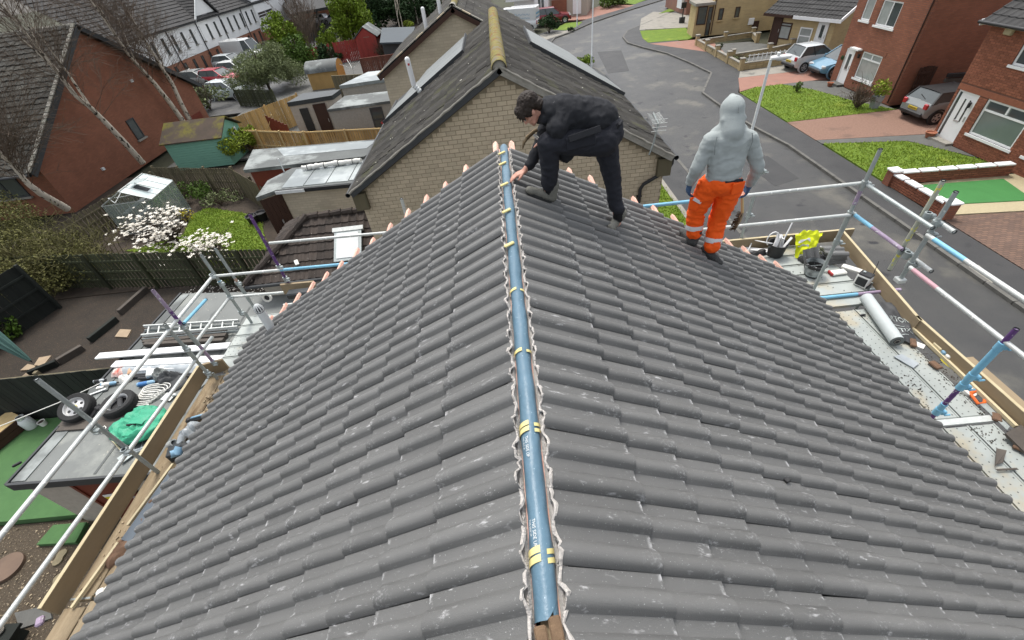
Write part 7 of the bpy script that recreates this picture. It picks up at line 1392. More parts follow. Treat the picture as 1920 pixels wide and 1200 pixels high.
for (a, b_) in (((1684, 462), (1752, 499)), ((1731, 398), (1792, 430))): q = H(*a, XR + .15); q1 = H(*b_, XR + .15); q1.z = q.z; tubep(sr, 'transom', [q, q1], M['galvpale'])
for (px, py) in ((1706, 497), (1742, 440), (1753, 420), (1690, 470), (1738, 405), (1700, 478)): coupler(sr, H(px, py, XR + .09), (0, 0, 1))
# rails round the far gable end
tubep(sr, 'guard_rail', [Vector((b1.x, b1.y + .03, 5.84)), Vector((1.6, b1.y + .06, 5.84))], M['galvpale'], segs=((.62, .98, M['bluepaint']),))
tubep(sr, 'guard_rail', [Vector((b1.x, b1.y - .02, 5.4)), Vector((2.4, b1.y + .02, 5.4))], M['galvpale'])
q = P(1384, 465, DZ); zt = vtop(q, (1418, 370)); tubep(sr, 'upright', [Vector((q.x, q.y, 0)), Vector((q.x, q.y, zt))], M['galv']); coupler(sr, (q.x, q.y, 5.4), (0, 0, 1)); coupler(sr, (q.x, q.y, 4.6), (0, 0, 1)); B = MB(); B.tube([(q.x, q.y, 4.6), (q.x, q.y, 5.0)], TR * 1.3, 12); obj('sleeve', B, M['galv'], sr, 50)
# decks
deckm = mat('perforated_steel_deck', (.40, .425, .40), .5, (.32, .345, .325), 3, .6, metal=.2, stain=(.40, .365, .28), stain_scale=1.6, stain_cut=.5)
dimple = mat('deck_hole', (.13, .135, .13), .9)
def deck(par, a, b, wd, z, up_y=True, dim=True):
    """steel deck board with rolled edges and rows of raised holes"""
    a, b = Vector((*a, z)), Vector((*b, z)); d = (b - a); L = d.length; u = d / L; n = Vector((-u.y, u.x, 0)); B = MB(); B.bar(a - Vector((0, 0, .03)), b - Vector((0, 0, .03)), wd - .02, .05, bev=.008)
    for s in (-1, 1): B.bar(a + n * s * (wd / 2 - .018) + Vector((0, 0, -.004)), b + n * s * (wd / 2 - .018) + Vector((0, 0, -.004)), .016, .012)
    o = obj('deck_board', B, deckm, par)
    if dim:
        D = MB(); k = int(L / .085)
        for i in range(k):
            for j in range(3):
                q = a + u * ((i + .5 + .25 * (j % 2)) * L / k) + n * ((j - 1) * wd * .30); D.add([q + Vector((.009 * math.cos(t_), .009 * math.sin(t_), -.0035)) for t_ in (0, 1.05, 2.1, 3.14, 4.19, 5.24)], [(0, 1, 2, 3, 4, 5)])
        obj('deck_holes', D, dimple, o, kind='stuff')
yb_ = P(1640, 806, DZ).y
for i in range(5): x = 4.08 + i * .302 ; deck(sr, (x, -.8), (x, yb_ - .06), .30, DZ); deck(sr, (x, yb_ + .06), (x, 4.78), .30, DZ)
B = MB(); B.bar((3.9, yb_, DZ + .004), (5.6, yb_, DZ + .004), .08, .03); obj('transom_strip', B, M['galvpale'], sr)
for i in range(6): yq = 5.02 + i * .29; deck(sr, (2.2, yq), (5.55, yq), .28, DZ, dim=False)
bt = thing('loose_tube', 'scaffold tube painted blue then lilac lying across the deck behind the bitumen roll', 'tube', P(1600, 555, DZ)); a = P(1527, 560, DZ + .03); c = P(1688, 543, DZ + .03); obj('tube', MB().tube([a, a.lerp(c, .5)], .027, 12), M['bluepaint'], bt, 50); obj('tube', MB().tube([a.lerp(c, .5), c], .027, 12), M['lilac'], bt, 50)
# toe boards
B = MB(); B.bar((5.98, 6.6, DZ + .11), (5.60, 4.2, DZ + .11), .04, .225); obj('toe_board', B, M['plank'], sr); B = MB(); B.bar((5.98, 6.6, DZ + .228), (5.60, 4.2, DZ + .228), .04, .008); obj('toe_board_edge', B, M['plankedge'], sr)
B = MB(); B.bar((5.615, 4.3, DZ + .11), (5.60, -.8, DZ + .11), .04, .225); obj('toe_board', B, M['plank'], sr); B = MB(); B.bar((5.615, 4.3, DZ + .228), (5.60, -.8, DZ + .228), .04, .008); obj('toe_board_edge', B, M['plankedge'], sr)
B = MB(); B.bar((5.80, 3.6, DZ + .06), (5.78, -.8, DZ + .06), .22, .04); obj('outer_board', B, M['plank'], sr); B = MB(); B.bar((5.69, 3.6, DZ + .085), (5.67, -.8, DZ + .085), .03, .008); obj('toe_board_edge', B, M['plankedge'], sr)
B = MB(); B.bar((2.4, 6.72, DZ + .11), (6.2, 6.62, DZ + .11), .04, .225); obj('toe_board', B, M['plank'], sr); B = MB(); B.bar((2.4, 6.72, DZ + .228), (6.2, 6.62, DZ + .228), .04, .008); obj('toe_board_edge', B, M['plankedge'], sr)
tubep(sr, 'putlog', [Vector((5.6, .9, 4.3)), Vector((7.2, .95, 4.3))], M['galvpale'])
for y in (5.3, 2.5, -.5): tubep(sr, 'putlog', [Vector((3.85, y, DZ - .1)), Vector((5.9, y, DZ - .1))], M['galv']); tubep(sr, 'upright', [Vector((5.72, y, 0)), Vector((5.72, y, DZ + .05))], M['galv'])
for y in (6.5,): tubep(sr, 'putlog', [Vector((2.2, y, DZ - .1)), Vector((5.8, y, DZ - .1))], M['galv'])
# left scaffold
sl = thing('scaffold', 'scaffold on the garden side of the roof with pale rails, old boards and steel decks', 'scaffold', (-4.9, 4, 0)); XL = -5.0
tubep(sl, 'guard_rail', [H(-60, 1080, XL), H(399, 518, XL)], M['galvpale'], .026); tubep(sl, 'guard_rail', [H(-60, 1255, XL), H(398, 632, XL)], M['galvpale'], .026)
a, c = H(368, 640, XL), H(431, 557, XL); tubep(sl, 'guard_rail', [a, c], M['galvpale']); a, c = H(345, 606, XL + .05), H(386, 562, XL + .05); tubep(sl, 'guard_rail', [a, c], M['bluepaint'])
o, b, zt = upright(sl, 276, 888, DZ, (55, 720), M['galv'], x=XL - .02)
for (px, py) in ((178, 806), (236, 846)): coupler(sl, H(px, py, XL), (0, 0, 1))
for y0, px0, py0, pxt, pyt, m, sg in ((0, 392, 703, 312, 606, 'galv', None), (0, 404, 684, 285, 545, 'lilac', ((.60, .75, M['purple']),)), (0, 455, 590, 375, 480, 'galv', ((.30, .60, M['bluepaint']),)), (0, 492, 600, 400, 470, 'galv', ((.45, .62, M['orangepaint']),))):
    a = H(px0, py0, XL); c = H(pxt, pyt, XL); zt = c.z; tubep(sl, 'upright', [Vector((a.x, a.y, a.z)), Vector((a.x, a.y, zt))], M[m], segs=sg)
    coupler(sl, (a.x, a.y, a.z + .05), (0, 0, 1)); coupler(sl, (a.x, a.y, a.z + (zt - a.z) * .55), (0, 0, 1))
    B = MB(); B.tube([(a.x, a.y, a.z + (zt - a.z) * .3), (a.x, a.y, a.z + (zt - a.z) * .52)], TR * 1.25, 12); obj('sleeve', B, M['galv'], sl, 50)
    tubep(sl, 'upright', [Vector((a.x + .02, a.y + .05, 0)), Vector((a.x + .02, a.y + .05, a.z - .02))], M['galv'])
YF = H(399, 518, XL).y; zf = H(399, 518, XL).z
a = Vector((XL, YF, zf)); tubep(sl, 'guard_rail', [a, V(702, 490, YF)], M['galvpale'], segs=((.42, .99, M['bluepaint']),)); coupler(sl, a, (0, 0, 1))
a = H(431, 557, XL); tubep(sl, 'guard_rail', [a, V(548, 547, a.y)], M['galvpale']); coupler(sl, a, (0, 0, 1))
yp = YF + .05; tubep(sl, 'guard_rail', [V(505, 456, yp), V(760, 433, yp)], M['galvpale'], .022); a, c = V(541, 532, yp), V(472, 402, yp); tubep(sl, 'upright', [a, Vector((a.x, a.y, c.z))], M['purple']); tubep(sl, 'upright', [Vector((a.x, a.y, 0)), a], M['galv']); coupler(sl, a + Vector((0, 0, .1)), (0, 0, 1)); coupler(sl, (a.x, a.y, zf), (0, 0, 1))
a = V(757, 398, 6.2); q = V(762, 405, 6.2); c = V(753, 373, 6.2); tubep(sl, 'upright', [Vector((q.x, q.y, 0)), Vector((q.x, q.y, c.z))], M['galvpale'])
# old boards and toe board of the left scaffold
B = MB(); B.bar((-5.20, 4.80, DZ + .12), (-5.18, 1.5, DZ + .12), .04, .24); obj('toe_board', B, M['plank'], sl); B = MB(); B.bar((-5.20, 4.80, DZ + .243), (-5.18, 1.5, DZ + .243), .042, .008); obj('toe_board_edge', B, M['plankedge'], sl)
B = MB(); B.bar((-5.17, 4.82, DZ + .12), (-4.86, 4.90, DZ + .12), .04, .24); obj('toe_board', B, M['plank'], sl)
for i, (x0, y0, y1) in enumerate(((-5.03, -.9, 1.55), (-4.78, -.9, 1.6), (-5.03, 1.62, 4.8), (-4.78, 1.66, 4.8), (-4.53, -.9, 4.7), (-4.27, -.9, 4.7))):
    B = MB(); B.bar((x0, y0, DZ - .02), (x0 + .01, y1, DZ - .02 + (.02 if i < 2 else 0)), .235, .045, bev=.006); obj('scaffold_board', B, M['oldplank'], sl)
    for s in (y0 + .02, y1 - .02): obj('board_band', MB().box((x0, s, DZ - .02), (.242, .02, .052)), M['galv'], sl)
for i in range(5): y = 5.06 + i * .265; deck(sl, (-5.14, y), (-1.5, y), .262, DZ, dim=(i in (1, 2)))
tubep(sl, 'putlog', [Vector((-5.3, 4.86, DZ - .1)), Vector((-2, 4.86, DZ - .1))], M['galv']); tubep(sl, 'guard_rail', [Vector((-4.5, 6.45, DZ + .02)), Vector((-3.0, 6.45, DZ + .02))], M['galvpale'])
B = MB(); B.bar(V(530, 542, yp - .05), V(592, 536, yp - .05), .04, .2); obj('toe_board', B, M['plank'], sl)
tag(obj('hand_tool_case', MB().bar(V(540, 553, yp - .25), V(585, 548, yp - .25), .16, .12, bev=.02), M['darkfelt']), 'dark blue-grey case behind the far left batten tails', 'case')
t = thing('tape_ring', 'small white ring clipped to the dark gutter by the far scaffold rail', 'ring', V(501, 558, yp + .1)); B = MB(); B.lathe([(.05, -.02), (.08, -.02), (.08, .02), (.05, .02)], V(501, 558, yp + .1), (0, -1, .3), 14, close=True); obj('ring', B, M['cartonwhite'], t); obj('core', MB().lathe([(.001, 0), (.05, 0)], V(501, 558, yp + .1), (0, -1, .3), 12), M['black'], t)
# debris on the left boards
for i, (px0, py0, px1, py1, m, lab) in enumerate(((325, 870, 240, 985, 'paletimber', 'pale batten lying on the left boards, the farther one'), (222, 1018, 135, 1140, 'paletimber', 'pale batten lying on the left boards, the nearer one'), (408, 790, 365, 880, 'timber', 'thin pale lath standing by the polythene and buckets'))):
    one('loose_batten', lab, 'batten', MB().bar(P(px0, py0, DZ + .05), P(px1, py1, DZ + .05), .03, .035), M[m], group='loose battens on the left boards')
one('lead_sheet', 'strip of blue-grey sheet folded along the eaves on the left', 'sheet', MB().extr([P(322, 880, DZ + .05), P(330, 892, DZ + .05), P(245, 1018, DZ + .05), P(228, 1012, DZ + .05)], (0, 0, .012)), M['sheetblue'] if 'sheetblue' in M else M.setdefault('sheetblue', mat('blue_grey_sheet', (.12, .145, .17), .5, (.09, .11, .13), 3, .6)))
for i, (px, py, s) in enumerate(((290, 945, .10), (275, 975, .12), (262, 1000, .11), (246, 1018, .13), (228, 1030, .12), (215, 1045, .1))): crumple('clay_lump', ['red-brown clay lump, farthest along the eaves', 'second clay lump by the blue-grey sheet', 'third clay lump at the end of the blue-grey sheet', 'clay lump nearest the near batten', 'dark wet clay lump on the left boards', 'last small clay lump on the left boards'][i], 'clay', P(px, py, DZ + .005), s, s * 1.2, .07, M['terradark'] if 'terradark' in M else M.setdefault('terradark', mat('dirty_clay', (.20, .115, .07), .9, (.10, .065, .045), 9, .6, bump=.6)), 20 + i)
B = MB()
for i in range(420):
    f = rnd.random(); q = P(440, 695, DZ).lerp(P(385, 790, DZ), f) + Vector((rnd.gauss(.02, .07), rnd.gauss(0, .05), 0)); s = rnd.uniform(.008, .035); B.box(q + Vector((0, 0, s * .4)), (s * 2, s * 1.3, s), Matrix.Rotation(rnd.uniform(0, 3), 3, 'Z') @ Matrix.Rotation(rnd.uniform(-.6, .6), 3, 'X'))
for i in range(160): q = P(rnd.uniform(150, 420), 0, DZ) if 0 else Vector((rnd.uniform(-5.1, -4.3), rnd.uniform(.6, 3.2), DZ)); s = rnd.uniform(.005, .018); B.box(q + Vector((0, 0, .01)), (s * 2, s, s), Matrix.Rotation(rnd.uniform(0, 3), 3, 'Z'))
tag(obj('mortar_debris', B, M['rubble'], kind='stuff'), 'broken mortar crumbs and splinters heaped at the end of the left toe board', 'rubble')
bg_ = thing('gutter_fitting', 'heap of blue-grey gutter fittings and clear film at the left eaves', 'gutter fittings', P(350, 835, DZ))
q = P(345, 850, DZ); obj('box', MB().box(q + Vector((-.06, .02, .07)), (.18, .26, .14), Matrix.Rotation(.3, 3, 'Z'), bev=.01), M['darkfelt'], bg_)
for i, (px, py, r, m) in enumerate(((322, 832, .05, 'galvpale'), (335, 845, .06, 'paleblue'), (348, 838, .055, 'darkgrey'), (328, 850, .05, 'paleblue'), (350, 855, .05, 'blueplastic'), (358, 830, .05, 'polythene'), (340, 825, .05, 'polythene'))):
    q = P(px, py, DZ + .12); B = MB(); ax = Vector((math.cos(i * 1.3), math.sin(i * 1.3), .5)); B.lathe([(r * .7, -.05), (r, -.05), (r, .05), (r * .7, .05)], q, ax, 14, close=True); obj('fitting', B, M[m], bg_, 40)
for i, (px, py) in enumerate(((350, 815), (362, 802))): crumple('clear_film', '', '', P(px, py, DZ + .08), .11, .10, .12, M['polythene'], 50 + i, par=bg_)
t = thing('tool_bag', 'navy and black rolled tool pouch above the gutter fittings', 'pouch', P(372, 782, DZ)); q = P(372, 783, DZ + .06); obj('pouch', MB().box(q, (.26, .09, .07), Matrix.Rotation(.25, 3, 'Z'), bev=.03), M['darkfelt'], t); obj('strap', MB().box(q + Vector((.02, .0, .04)), (.2, .03, .02), Matrix.Rotation(.25, 3, 'Z'), bev=.005), M['paleblue'], t); obj('end_cap', MB().ball(q + Vector((-.13, -.03, 0)), (.04, .05, .035), 10), M['black'], t)
for i, (px, py) in enumerate(((75, 1165), (188, 1112), (203, 1106))): q = P(px, py, DZ + .03); B = MB(); B.box(q, (.07, .10, .05), Matrix.Rotation(.5, 3, 'Z'), bev=.015); one('chip', ['lilac-grey coupler cap on the toe board end at the bottom left', 'white packer chip under the left eave tiles, nearer', 'white packer chip under the left eave tiles, farther'][i], 'chip', B, M['lilac'] if i == 0 else M['cartonwhite'])
# ---------------------------------------------------------------- things on the right deck
def DK(px, py, dz=0.): return P(px, py, DZ + dz)
def bucket(label, c, r0, r1, h, fill, splash=False):
    t = thing('bucket', label, 'bucket', c, 'black buckets on the deck'); B = MB(); B.lathe([(.001, 0), (r0, 0), (r1, h), (r1 + .012, h), (r1 + .012, h - .02), (r1 - .005, h - .025)], c, n=22); obj('pail', B, M['splash'] if splash else M['black'], t, 40); B = MB(); B.lathe([(r1 - .003, h - .002), (r0 + .01, .03), (.001, .03)], c, n=22); obj('inside', B, fill, t, 40)
    B = MB(); B.tube([c + Vector(((r1 + .01) * math.cos(a), (r1 + .01) * math.sin(a) * .9 - .04, h - .04 - .10 * math.sin(a))) for a in [math.pi * i / 10 for i in range(11)]], .006, 5); obj('bail_handle', B, M['galv'], t); return t
M['splash'] = mat('mortar_splashed_black', (.022, .022, .023), .6, (.03, .03, .03), 5, .5, spots=(.6, .6, .6), spot_scale=26, spot_cut=.63); M['buckin'] = mat('bucket_lining', (.42, .45, .44), .7, (.10, .11, .11), 7, .3)
q = DK(1452, 478); bucket('black bucket stuffed with white plastic offcuts and cable', q, .12, .155, .26, M['black'])
w1 = thing('cable_bundle', 'white plastic offcuts and looped cable sticking out of the far bucket', 'cable', q + Vector((0, 0, .2)))
for i in range(9): a = rnd.uniform(0, 6.28); p0 = q + Vector((.07 * math.cos(a), .07 * math.sin(a), .12)); obj('offcut', MB().bar(p0, p0 + Vector((rnd.uniform(-.06, .12), rnd.uniform(-.03, .09), rnd.uniform(.16, .26))), .05, .012), M['white'], w1)
obj('rod', MB().tube([q + Vector((.05, 0, .2)), q + Vector((.2, .12, .62))], .012, 6), M['white'], w1)
obj('loop', MB().tube([q + Vector((-.12 + .10 * math.cos(a), .03, .34 + .14 * math.sin(a))) for a in [i * .45 - .8 for i in range(12)]], .011, 6), M['white'], w1)
obj('tail', MB().tube([q + Vector((-.12, 0, .26)), q + Vector((-.28, .02, .3)), DK(1412, 450, .16), DK(1400, 475, .04), DK(1396, 482, .02)], .011, 6), M['white'], w1)
q = DK(1522, 515); bucket('splashed black bucket with a grey lined inside, by the corner pole', q, .115, .155, .25, M['buckin'], True)
# hi-vis vest
q = DK(1502, 472); hv = thing('hi_vis_vest', 'yellow hi-vis vest with reflective bands thrown over the tile stack', 'vest', q)
def vest(a, b): x = -.22 + .62 * a; y = .02 + .06 * b + .16 * a * (1 - b); z = .36 * (1 - b) + .02 + .05 * math.sin(a * 4) - .18 * a * (1 - b) * .5; return q + Vector((x * (1 - .5 * b) + .02 * noise.noise(Vector((a * 6, b * 6, 2))) - .1 * b, y - .26 * b + .04 * noise.noise(Vector((a * 5, b * 5, 8))), max(.01, z + .05 * noise.noise(Vector((a * 6, b * 7, 4))))))
obj('cloth', MB().grid(vest, 22, 18), M['hivisyellow'], hv, 60)
for b0 in (.36, .58): obj('reflective_band', MB().grid(lambda a, b, b0=b0: vest(.08 + .5 * a, b0 + .07 * b) + Vector((0, -.004, .006)), 14, 3), M['reflect'], hv, 60)
q = DK(1500, 452, .22); t = thing('work_glove', 'blue glove or cap on the far toe board behind the yellow vest', 'glove', q); obj('body', MB().box(q + Vector((.06, .1, .0)), (.16, .1, .14), Matrix.Rotation(.3, 3, 'Z'), bev=.04), M['blueplastic'], t); obj('strap', MB().tube([q + Vector((-.02, .08, -.05)), q + Vector((.0, .08, .12))], .012, 6), M['black'], t)
# stack of tiles
def loose_tile(label, Mx, group=None): o = bpy.data.objects.new('loose_roof_tile', tm[(1, .345)]); C.objects.link(o); o.matrix_world = Mx; return tag(o, label, 'roof tile', group)
q = DK(1570, 487)
for i in range(5): loose_tile(['bottom grey tile of the stack by the far toe board', 'second grey tile from the bottom of the stack', 'middle grey tile of the stack by the toe board', 'second grey tile from the top of the stack', 'top grey tile of the stack under the vest edge'][i], Matrix.Translation(q + Vector((-.28 + rnd.uniform(-.03, .02), .18, .005 + .045 * i))) @ Matrix.Rotation(R(-90 + rnd.uniform(-7, 7)), 4, 'Z') @ Matrix.Rotation(R(180) if 0 else 0, 4, 'X'), 'loose roof tiles')
loose_tile('single grey tile leaning upright against the yellow vest', Matrix.Translation(DK(1502, 508) + Vector((.05, 0, .02))) @ Matrix.Rotation(R(12), 4, 'Z') @ Matrix.Rotation(R(58), 4, 'X'), 'loose roof tiles')
crumple('black_sacking', 'crumpled black sacking between the yellow vest and the tile stack', 'sack', DK(1530, 492), .13, .12, .2, M['black'], 31); crumple('black_sacking', 'black rubber scraps heaped behind the splashed bucket', 'sack', DK(1507, 488), .10, .10, .12, M['black'], 32); crumple('black_sacking', 'dark felt scrap curled left of the far bucket', 'felt', DK(1424, 475), .16, .08, .09, M['black'], 33)
one('blue_sheet', 'pale blue plastic sheet edge beside the right eave', 'sheet', MB().extr([DK(1447, 505, .02), DK(1462, 500, .10), DK(1478, 522, .04), DK(1470, 532, .02)], (0, 0, .01)), M['sheetpale'] if 'sheetpale' in M else M.setdefault('sheetpale', mat('slate_blue_plastic', (.15, .22, .30), .5)))
one('white_batten', 'white painted batten on the far deck behind the last batten tails', 'batten', MB().bar(DK(1352, 462, .03), DK(1440, 472, .03), .09, .05), M['white'])
t = thing('sealant_pack', 'white and red packet lying beside the splashed bucket', 'packet', DK(1570, 512)); q = DK(1570, 513); obj('packet', MB().box(q + Vector((0, 0, .025)), (.26, .12, .05), Matrix.Rotation(.05, 3, 'Z'), bev=.015), M['cartonwhite'], t); obj('red_end', MB().box(q + Vector((-.125, 0, .027)), (.03, .125, .054), Matrix.Rotation(.05, 3, 'Z'), bev=.01), M['redplastic'], t)
q = DK(1596, 507); B = MB(); B.box(q + Vector((0, 0, .03)), (.11, .30, .05), Matrix.Rotation(.72, 3, 'Z'), bev=.01); one('white_carton', 'long white carton lying beside the radio', 'carton', B, M['cartonwhite'])
q = DK(1614, 534); rd = thing('site_radio', 'black and white jobsite radio with an aerial', 'radio', q); rz_ = Matrix.Rotation(.55, 3, 'Z'); obj('body', MB().box(q + Vector((0, 0, .11)), (.15, .20, .20), rz_, bev=.03), M['cartonwhite'], rd)
obj('speaker_face', MB().box(q + rz_ @ Vector((-.07, -.0, .10)) , (.03, .15, .15), rz_, bev=.01), M['black'], rd); obj('speaker_rim', MB().box(q + rz_ @ Vector((-.066, 0, .10)), (.02, .19, .19), rz_, bev=.01), M['cartonwhite'], rd); obj('top_panel', MB().box(q + Vector((0, 0, .215)), (.14, .19, .03), rz_, bev=.01), M['black'], rd); obj('front_edge', MB().box(q + rz_ @ Vector((.0, -.10, .03)), (.14, .02, .05), rz_, bev=.005), M['black'], rd); obj('knob', MB().lathe([(.02, 0), (.02, .02), (.001, .02)], q + rz_ @ Vector((0, .04, .23)), n=10), M['galv'], rd); obj('aerial', MB().tube([q + rz_ @ Vector((.05, -.07, .2)), q + Vector((.13, .05, .42))], .006, 6), M['black'], rd)
# underlay roll with print
ur = thing('underlay_roll', 'pale grey roll of roofing underlay with a dark printed sheet unrolled beside it', 'roll', DK(1650, 605)); a = DK(1624, 558, .09); b = DK(1682, 640, .09); B = MB(); B.tube([a, b], .085, 22); obj('roll', B, M['rollgrey'] if 'rollgrey' in M else M.setdefault('rollgrey', mat('pale_grey_membrane', (.44, .475, .47), .6, (.38, .41, .405), 3, .6)), ur, 50); d = (b - a).normalized()
B = MB(); B.lathe([(.001, .004), (.085, .004)], b, d, 20); obj('roll_end', B, M['black'], ur)
for r in (.075, .062, .049): B = MB(); B.lathe([(r, .005), (r + .005, .005)], b, d, 20); obj('roll_turn', B, M['galv'], ur)
B = MB(); B.lathe([(.025, .0), (.036, .008), (.036, .012), (.025, .012)], b, d, 14); obj('cardboard_core', B, M['conc'], ur, 40)
cs = [DK(1641, 566, .02), DK(1697, 573, .05), DK(1716, 648, .02), DK(1690, 640, .03)]
def sheetf(u_, v_): p = cs[0].lerp(cs[1], u_).lerp(cs[3].lerp(cs[2], u_), v_); return p + Vector((.02 * math.sin(v_ * 9) * u_, .015 * math.sin(u_ * 7 + v_ * 12), .035 * abs(math.sin(v_ * 5 + u_ * 2)) * (.4 + u_) + .012 * noise.noise(Vector((u_ * 5, v_ * 8, 0)))))
obj('printed_sheet', MB().grid(sheetf, 20, 30), M['feltdark'] if 'feltdark' in M else M.setdefault('feltdark', mat('black_underlay', (.035, .037, .04), .55, (.05, .052, .055), 6, .6)), ur, 60)
for (txt, v0, sz, u0) in (('URTON', .50, .30, .02), ('ITIX', .77, .22, .10)):
    vs, fs = text_mesh(txt, 1.0); wd = max(v.x for v in vs); B = MB()
    B.add([sheetf(u0 + (.92 - u0) * v.x / wd, v0 - v.y * sz * .62) + Vector((0, 0, .008)) for v in vs], fs); obj('printed_lettering', B, M['galv'], ur)
for v0 in (.60, .83): B = MB(); B.grid(lambda a_, b_, v0=v0: sheetf(.15 + .5 * a_, v0 + .015 * b_) + Vector((0, 0, .008)), 10, 1); obj('printed_line', B, M['galv'], ur)
q = DK(1617, 592); B = MB(); B.ball(q + Vector((0, 0, .015)), (.05, .02, .015), 8); one('rubber_scrap', 'small dark scrap lying left of the grey roll', 'scrap', B, M['black'])
one('pale_packet', 'thin pale plastic packet lying flat in the middle of the deck', 'packet', MB().extr([DK(1675, 669, .01), DK(1690, 665, .012), DK(1723, 682, .012), DK(1712, 691, .01)], (0, 0, .012)), M['polythene'])
one('long_batten', 'long pale batten lying beside the right toe board', 'batten', MB().bar(DK(1712, 616, .06), DK(1905, 800, .06), .035, .045), M['paletimber'])
one('white_card', 'white card corner lying at the end of the long batten', 'card', MB().box(DK(1720, 610, .05), (.17, .12, .02), Matrix.Rotation(.2, 3, 'Z'), bev=.005), M['cartonwhite']); one('white_card', 'white card scrap by the end of the printed sheet', 'card', MB().box(DK(1722, 647, .02), (.10, .13, .02), Matrix.Rotation(.7, 3, 'Z')), M['cartonwhite'])
lv = thing('spirit_level', 'yellow tool with a blue end lying on the long batten', 'tool', DK(1768, 655)); a, b = DK(1752, 643, .10), DK(1782, 672, .10); obj('yellow_body', MB().bar(a, a.lerp(b, .5), .05, .05, bev=.01), M['paletimber'], lv); obj('blue_end', MB().bar(a.lerp(b, .52), a.lerp(b, .75), .06, .06, bev=.015), M['paleblue'], lv); obj('white_end', MB().bar(a.lerp(b, .77), b, .055, .055, bev=.015), M['cartonwhite'], lv)
crumple('yellow_glove', 'yellow rubber glove lying beside the long batten', 'glove', DK(1778, 679, .02), .07, .17, .08, M['hivisyellow2'] if 'hivisyellow2' in M else M.setdefault('hivisyellow2', mat('yellow_rubber', (.62, .52, .04), .5)), 41)
t = thing('tape_reel', 'white tape reel with a red centre beside the orange saw handle', 'tape', DK(1818, 733)); q = DK(1817, 733, .03); B = MB(); B.lathe([(.028, -.02), (.075, -.02), (.075, .02), (.028, .02)], q, (.1, -.3, 1), 20, close=True); obj('tape', B, M['cartonwhite'], t, 40); obj('centre', MB().lathe([(.001, .0), (.03, .0)], q, (.1, -.3, 1), 14), M['redplastic'], t)
sw = thing('hand_saw', 'hand saw with a bright orange handle lying on the deck', 'saw', DK(1835, 745)); q = DK(1836, 745, .04)
def P2(px, py): return DK(px, py, .035)
hp = [P2(1819, 738), P2(1832, 731), P2(1846, 742), P2(1846, 755), P2(1834, 757)]; obj('handle', MB().tube(hp + [hp[0]], .017, 8), M['orangeplastic'], sw, 50); obj('grip', MB().tube([hp[0], hp[1]], .022, 8), M['orangeplastic'], sw, 50); obj('blade', MB().extr([P2(1836, 757), P2(1847, 754), P2(1893, 800), P2(1888, 806)], (0, 0, .004)), M['galv'], sw)
crumple('teal_bottle', 'crushed teal green bottle behind the saw handle', 'bottle', DK(1848, 737, .02), .05, .13, .08, M['teal'], 43)
one('pink_offcut', 'pink treated offcut under the long batten', 'offcut', MB().extr([DK(1886, 778, .01), DK(1895, 782, .01), DK(1912, 800, .01), DK(1902, 799, .01)], (0, 0, .05)), M['pinkbatten'])
one('ply_offcut', 'weathered grey board lying at the right edge of the deck', 'board', MB().extr([DK(1882, 815, .06), DK(1930, 788, .06), DK(1960, 830, .06), DK(1918, 850, .03)], (0, 0, .03)), M['slatewood'])
t = thing('brick_trowel', 'dark cut metal bracket lying on the near deck', 'bracket', DK(1875, 860)); q = DK(1872, 850, .02); obj('plate', MB().extr([DK(1868, 841, .03), DK(1887, 845, .05), DK(1880, 868, .03), DK(1869, 871, .02), DK(1865, 875, .02)], (0, 0, .008)), M['slatewood'], t); obj('shard', MB().extr([DK(1868, 880, .02), DK(1905, 878, .02), DK(1908, 881, .02), DK(1870, 883, .02)], (0, 0, .012)), M['slatewood'], t)
for i in range(5): q = Vector((5.44 + rnd.uniform(-.05, .07), 2.3 + i * .42, DZ)); B = MB(); B.box(q + Vector((0, 0, .03)), (rnd.uniform(.05, .09), rnd.uniform(.10, .16), .04), Matrix.Rotation(rnd.uniform(-.8, .8), 3, 'Z'), bev=.01); o = one('broken_tile', ['broken brown tile fragment nearest the grey weathered board', 'broken brown tile fragment by the orange saw', 'broken brown tile fragment beside the blue-sleeved pole', 'broken brown tile fragment under the yellow glove', 'broken brown tile fragment by the white card scrap'][i], 'tile fragment', B, M['terradark'], group='broken tile pieces')
B = MB()
for (x, y, sx, sy, n) in ((5.46, 3.3, .06, .5, 380), (4.95, 3.3, .06, .08, 50), (4.85, 2.95, .04, .10, 30), (5.2, 2.55, .08, .08, 60), (5.1, 3.55, .12, .12, 30), (5.47, 2.4, .05, .4, 120), (4.4, 5.7, .6, .35, 200)):
    for i in range(n * 2 // 3): s = rnd.uniform(.002, .008); B.box((x + rnd.gauss(0, sx), y + rnd.gauss(0, sy), DZ + s * .4), (s * 2.4, s * 1.2, s), Matrix.Rotation(rnd.uniform(0, 3), 3, 'Z'))
tag(obj('deck_dirt', B, M['soil'], kind='stuff'), 'dark crumbs and dirt swept along the right deck', 'dirt')
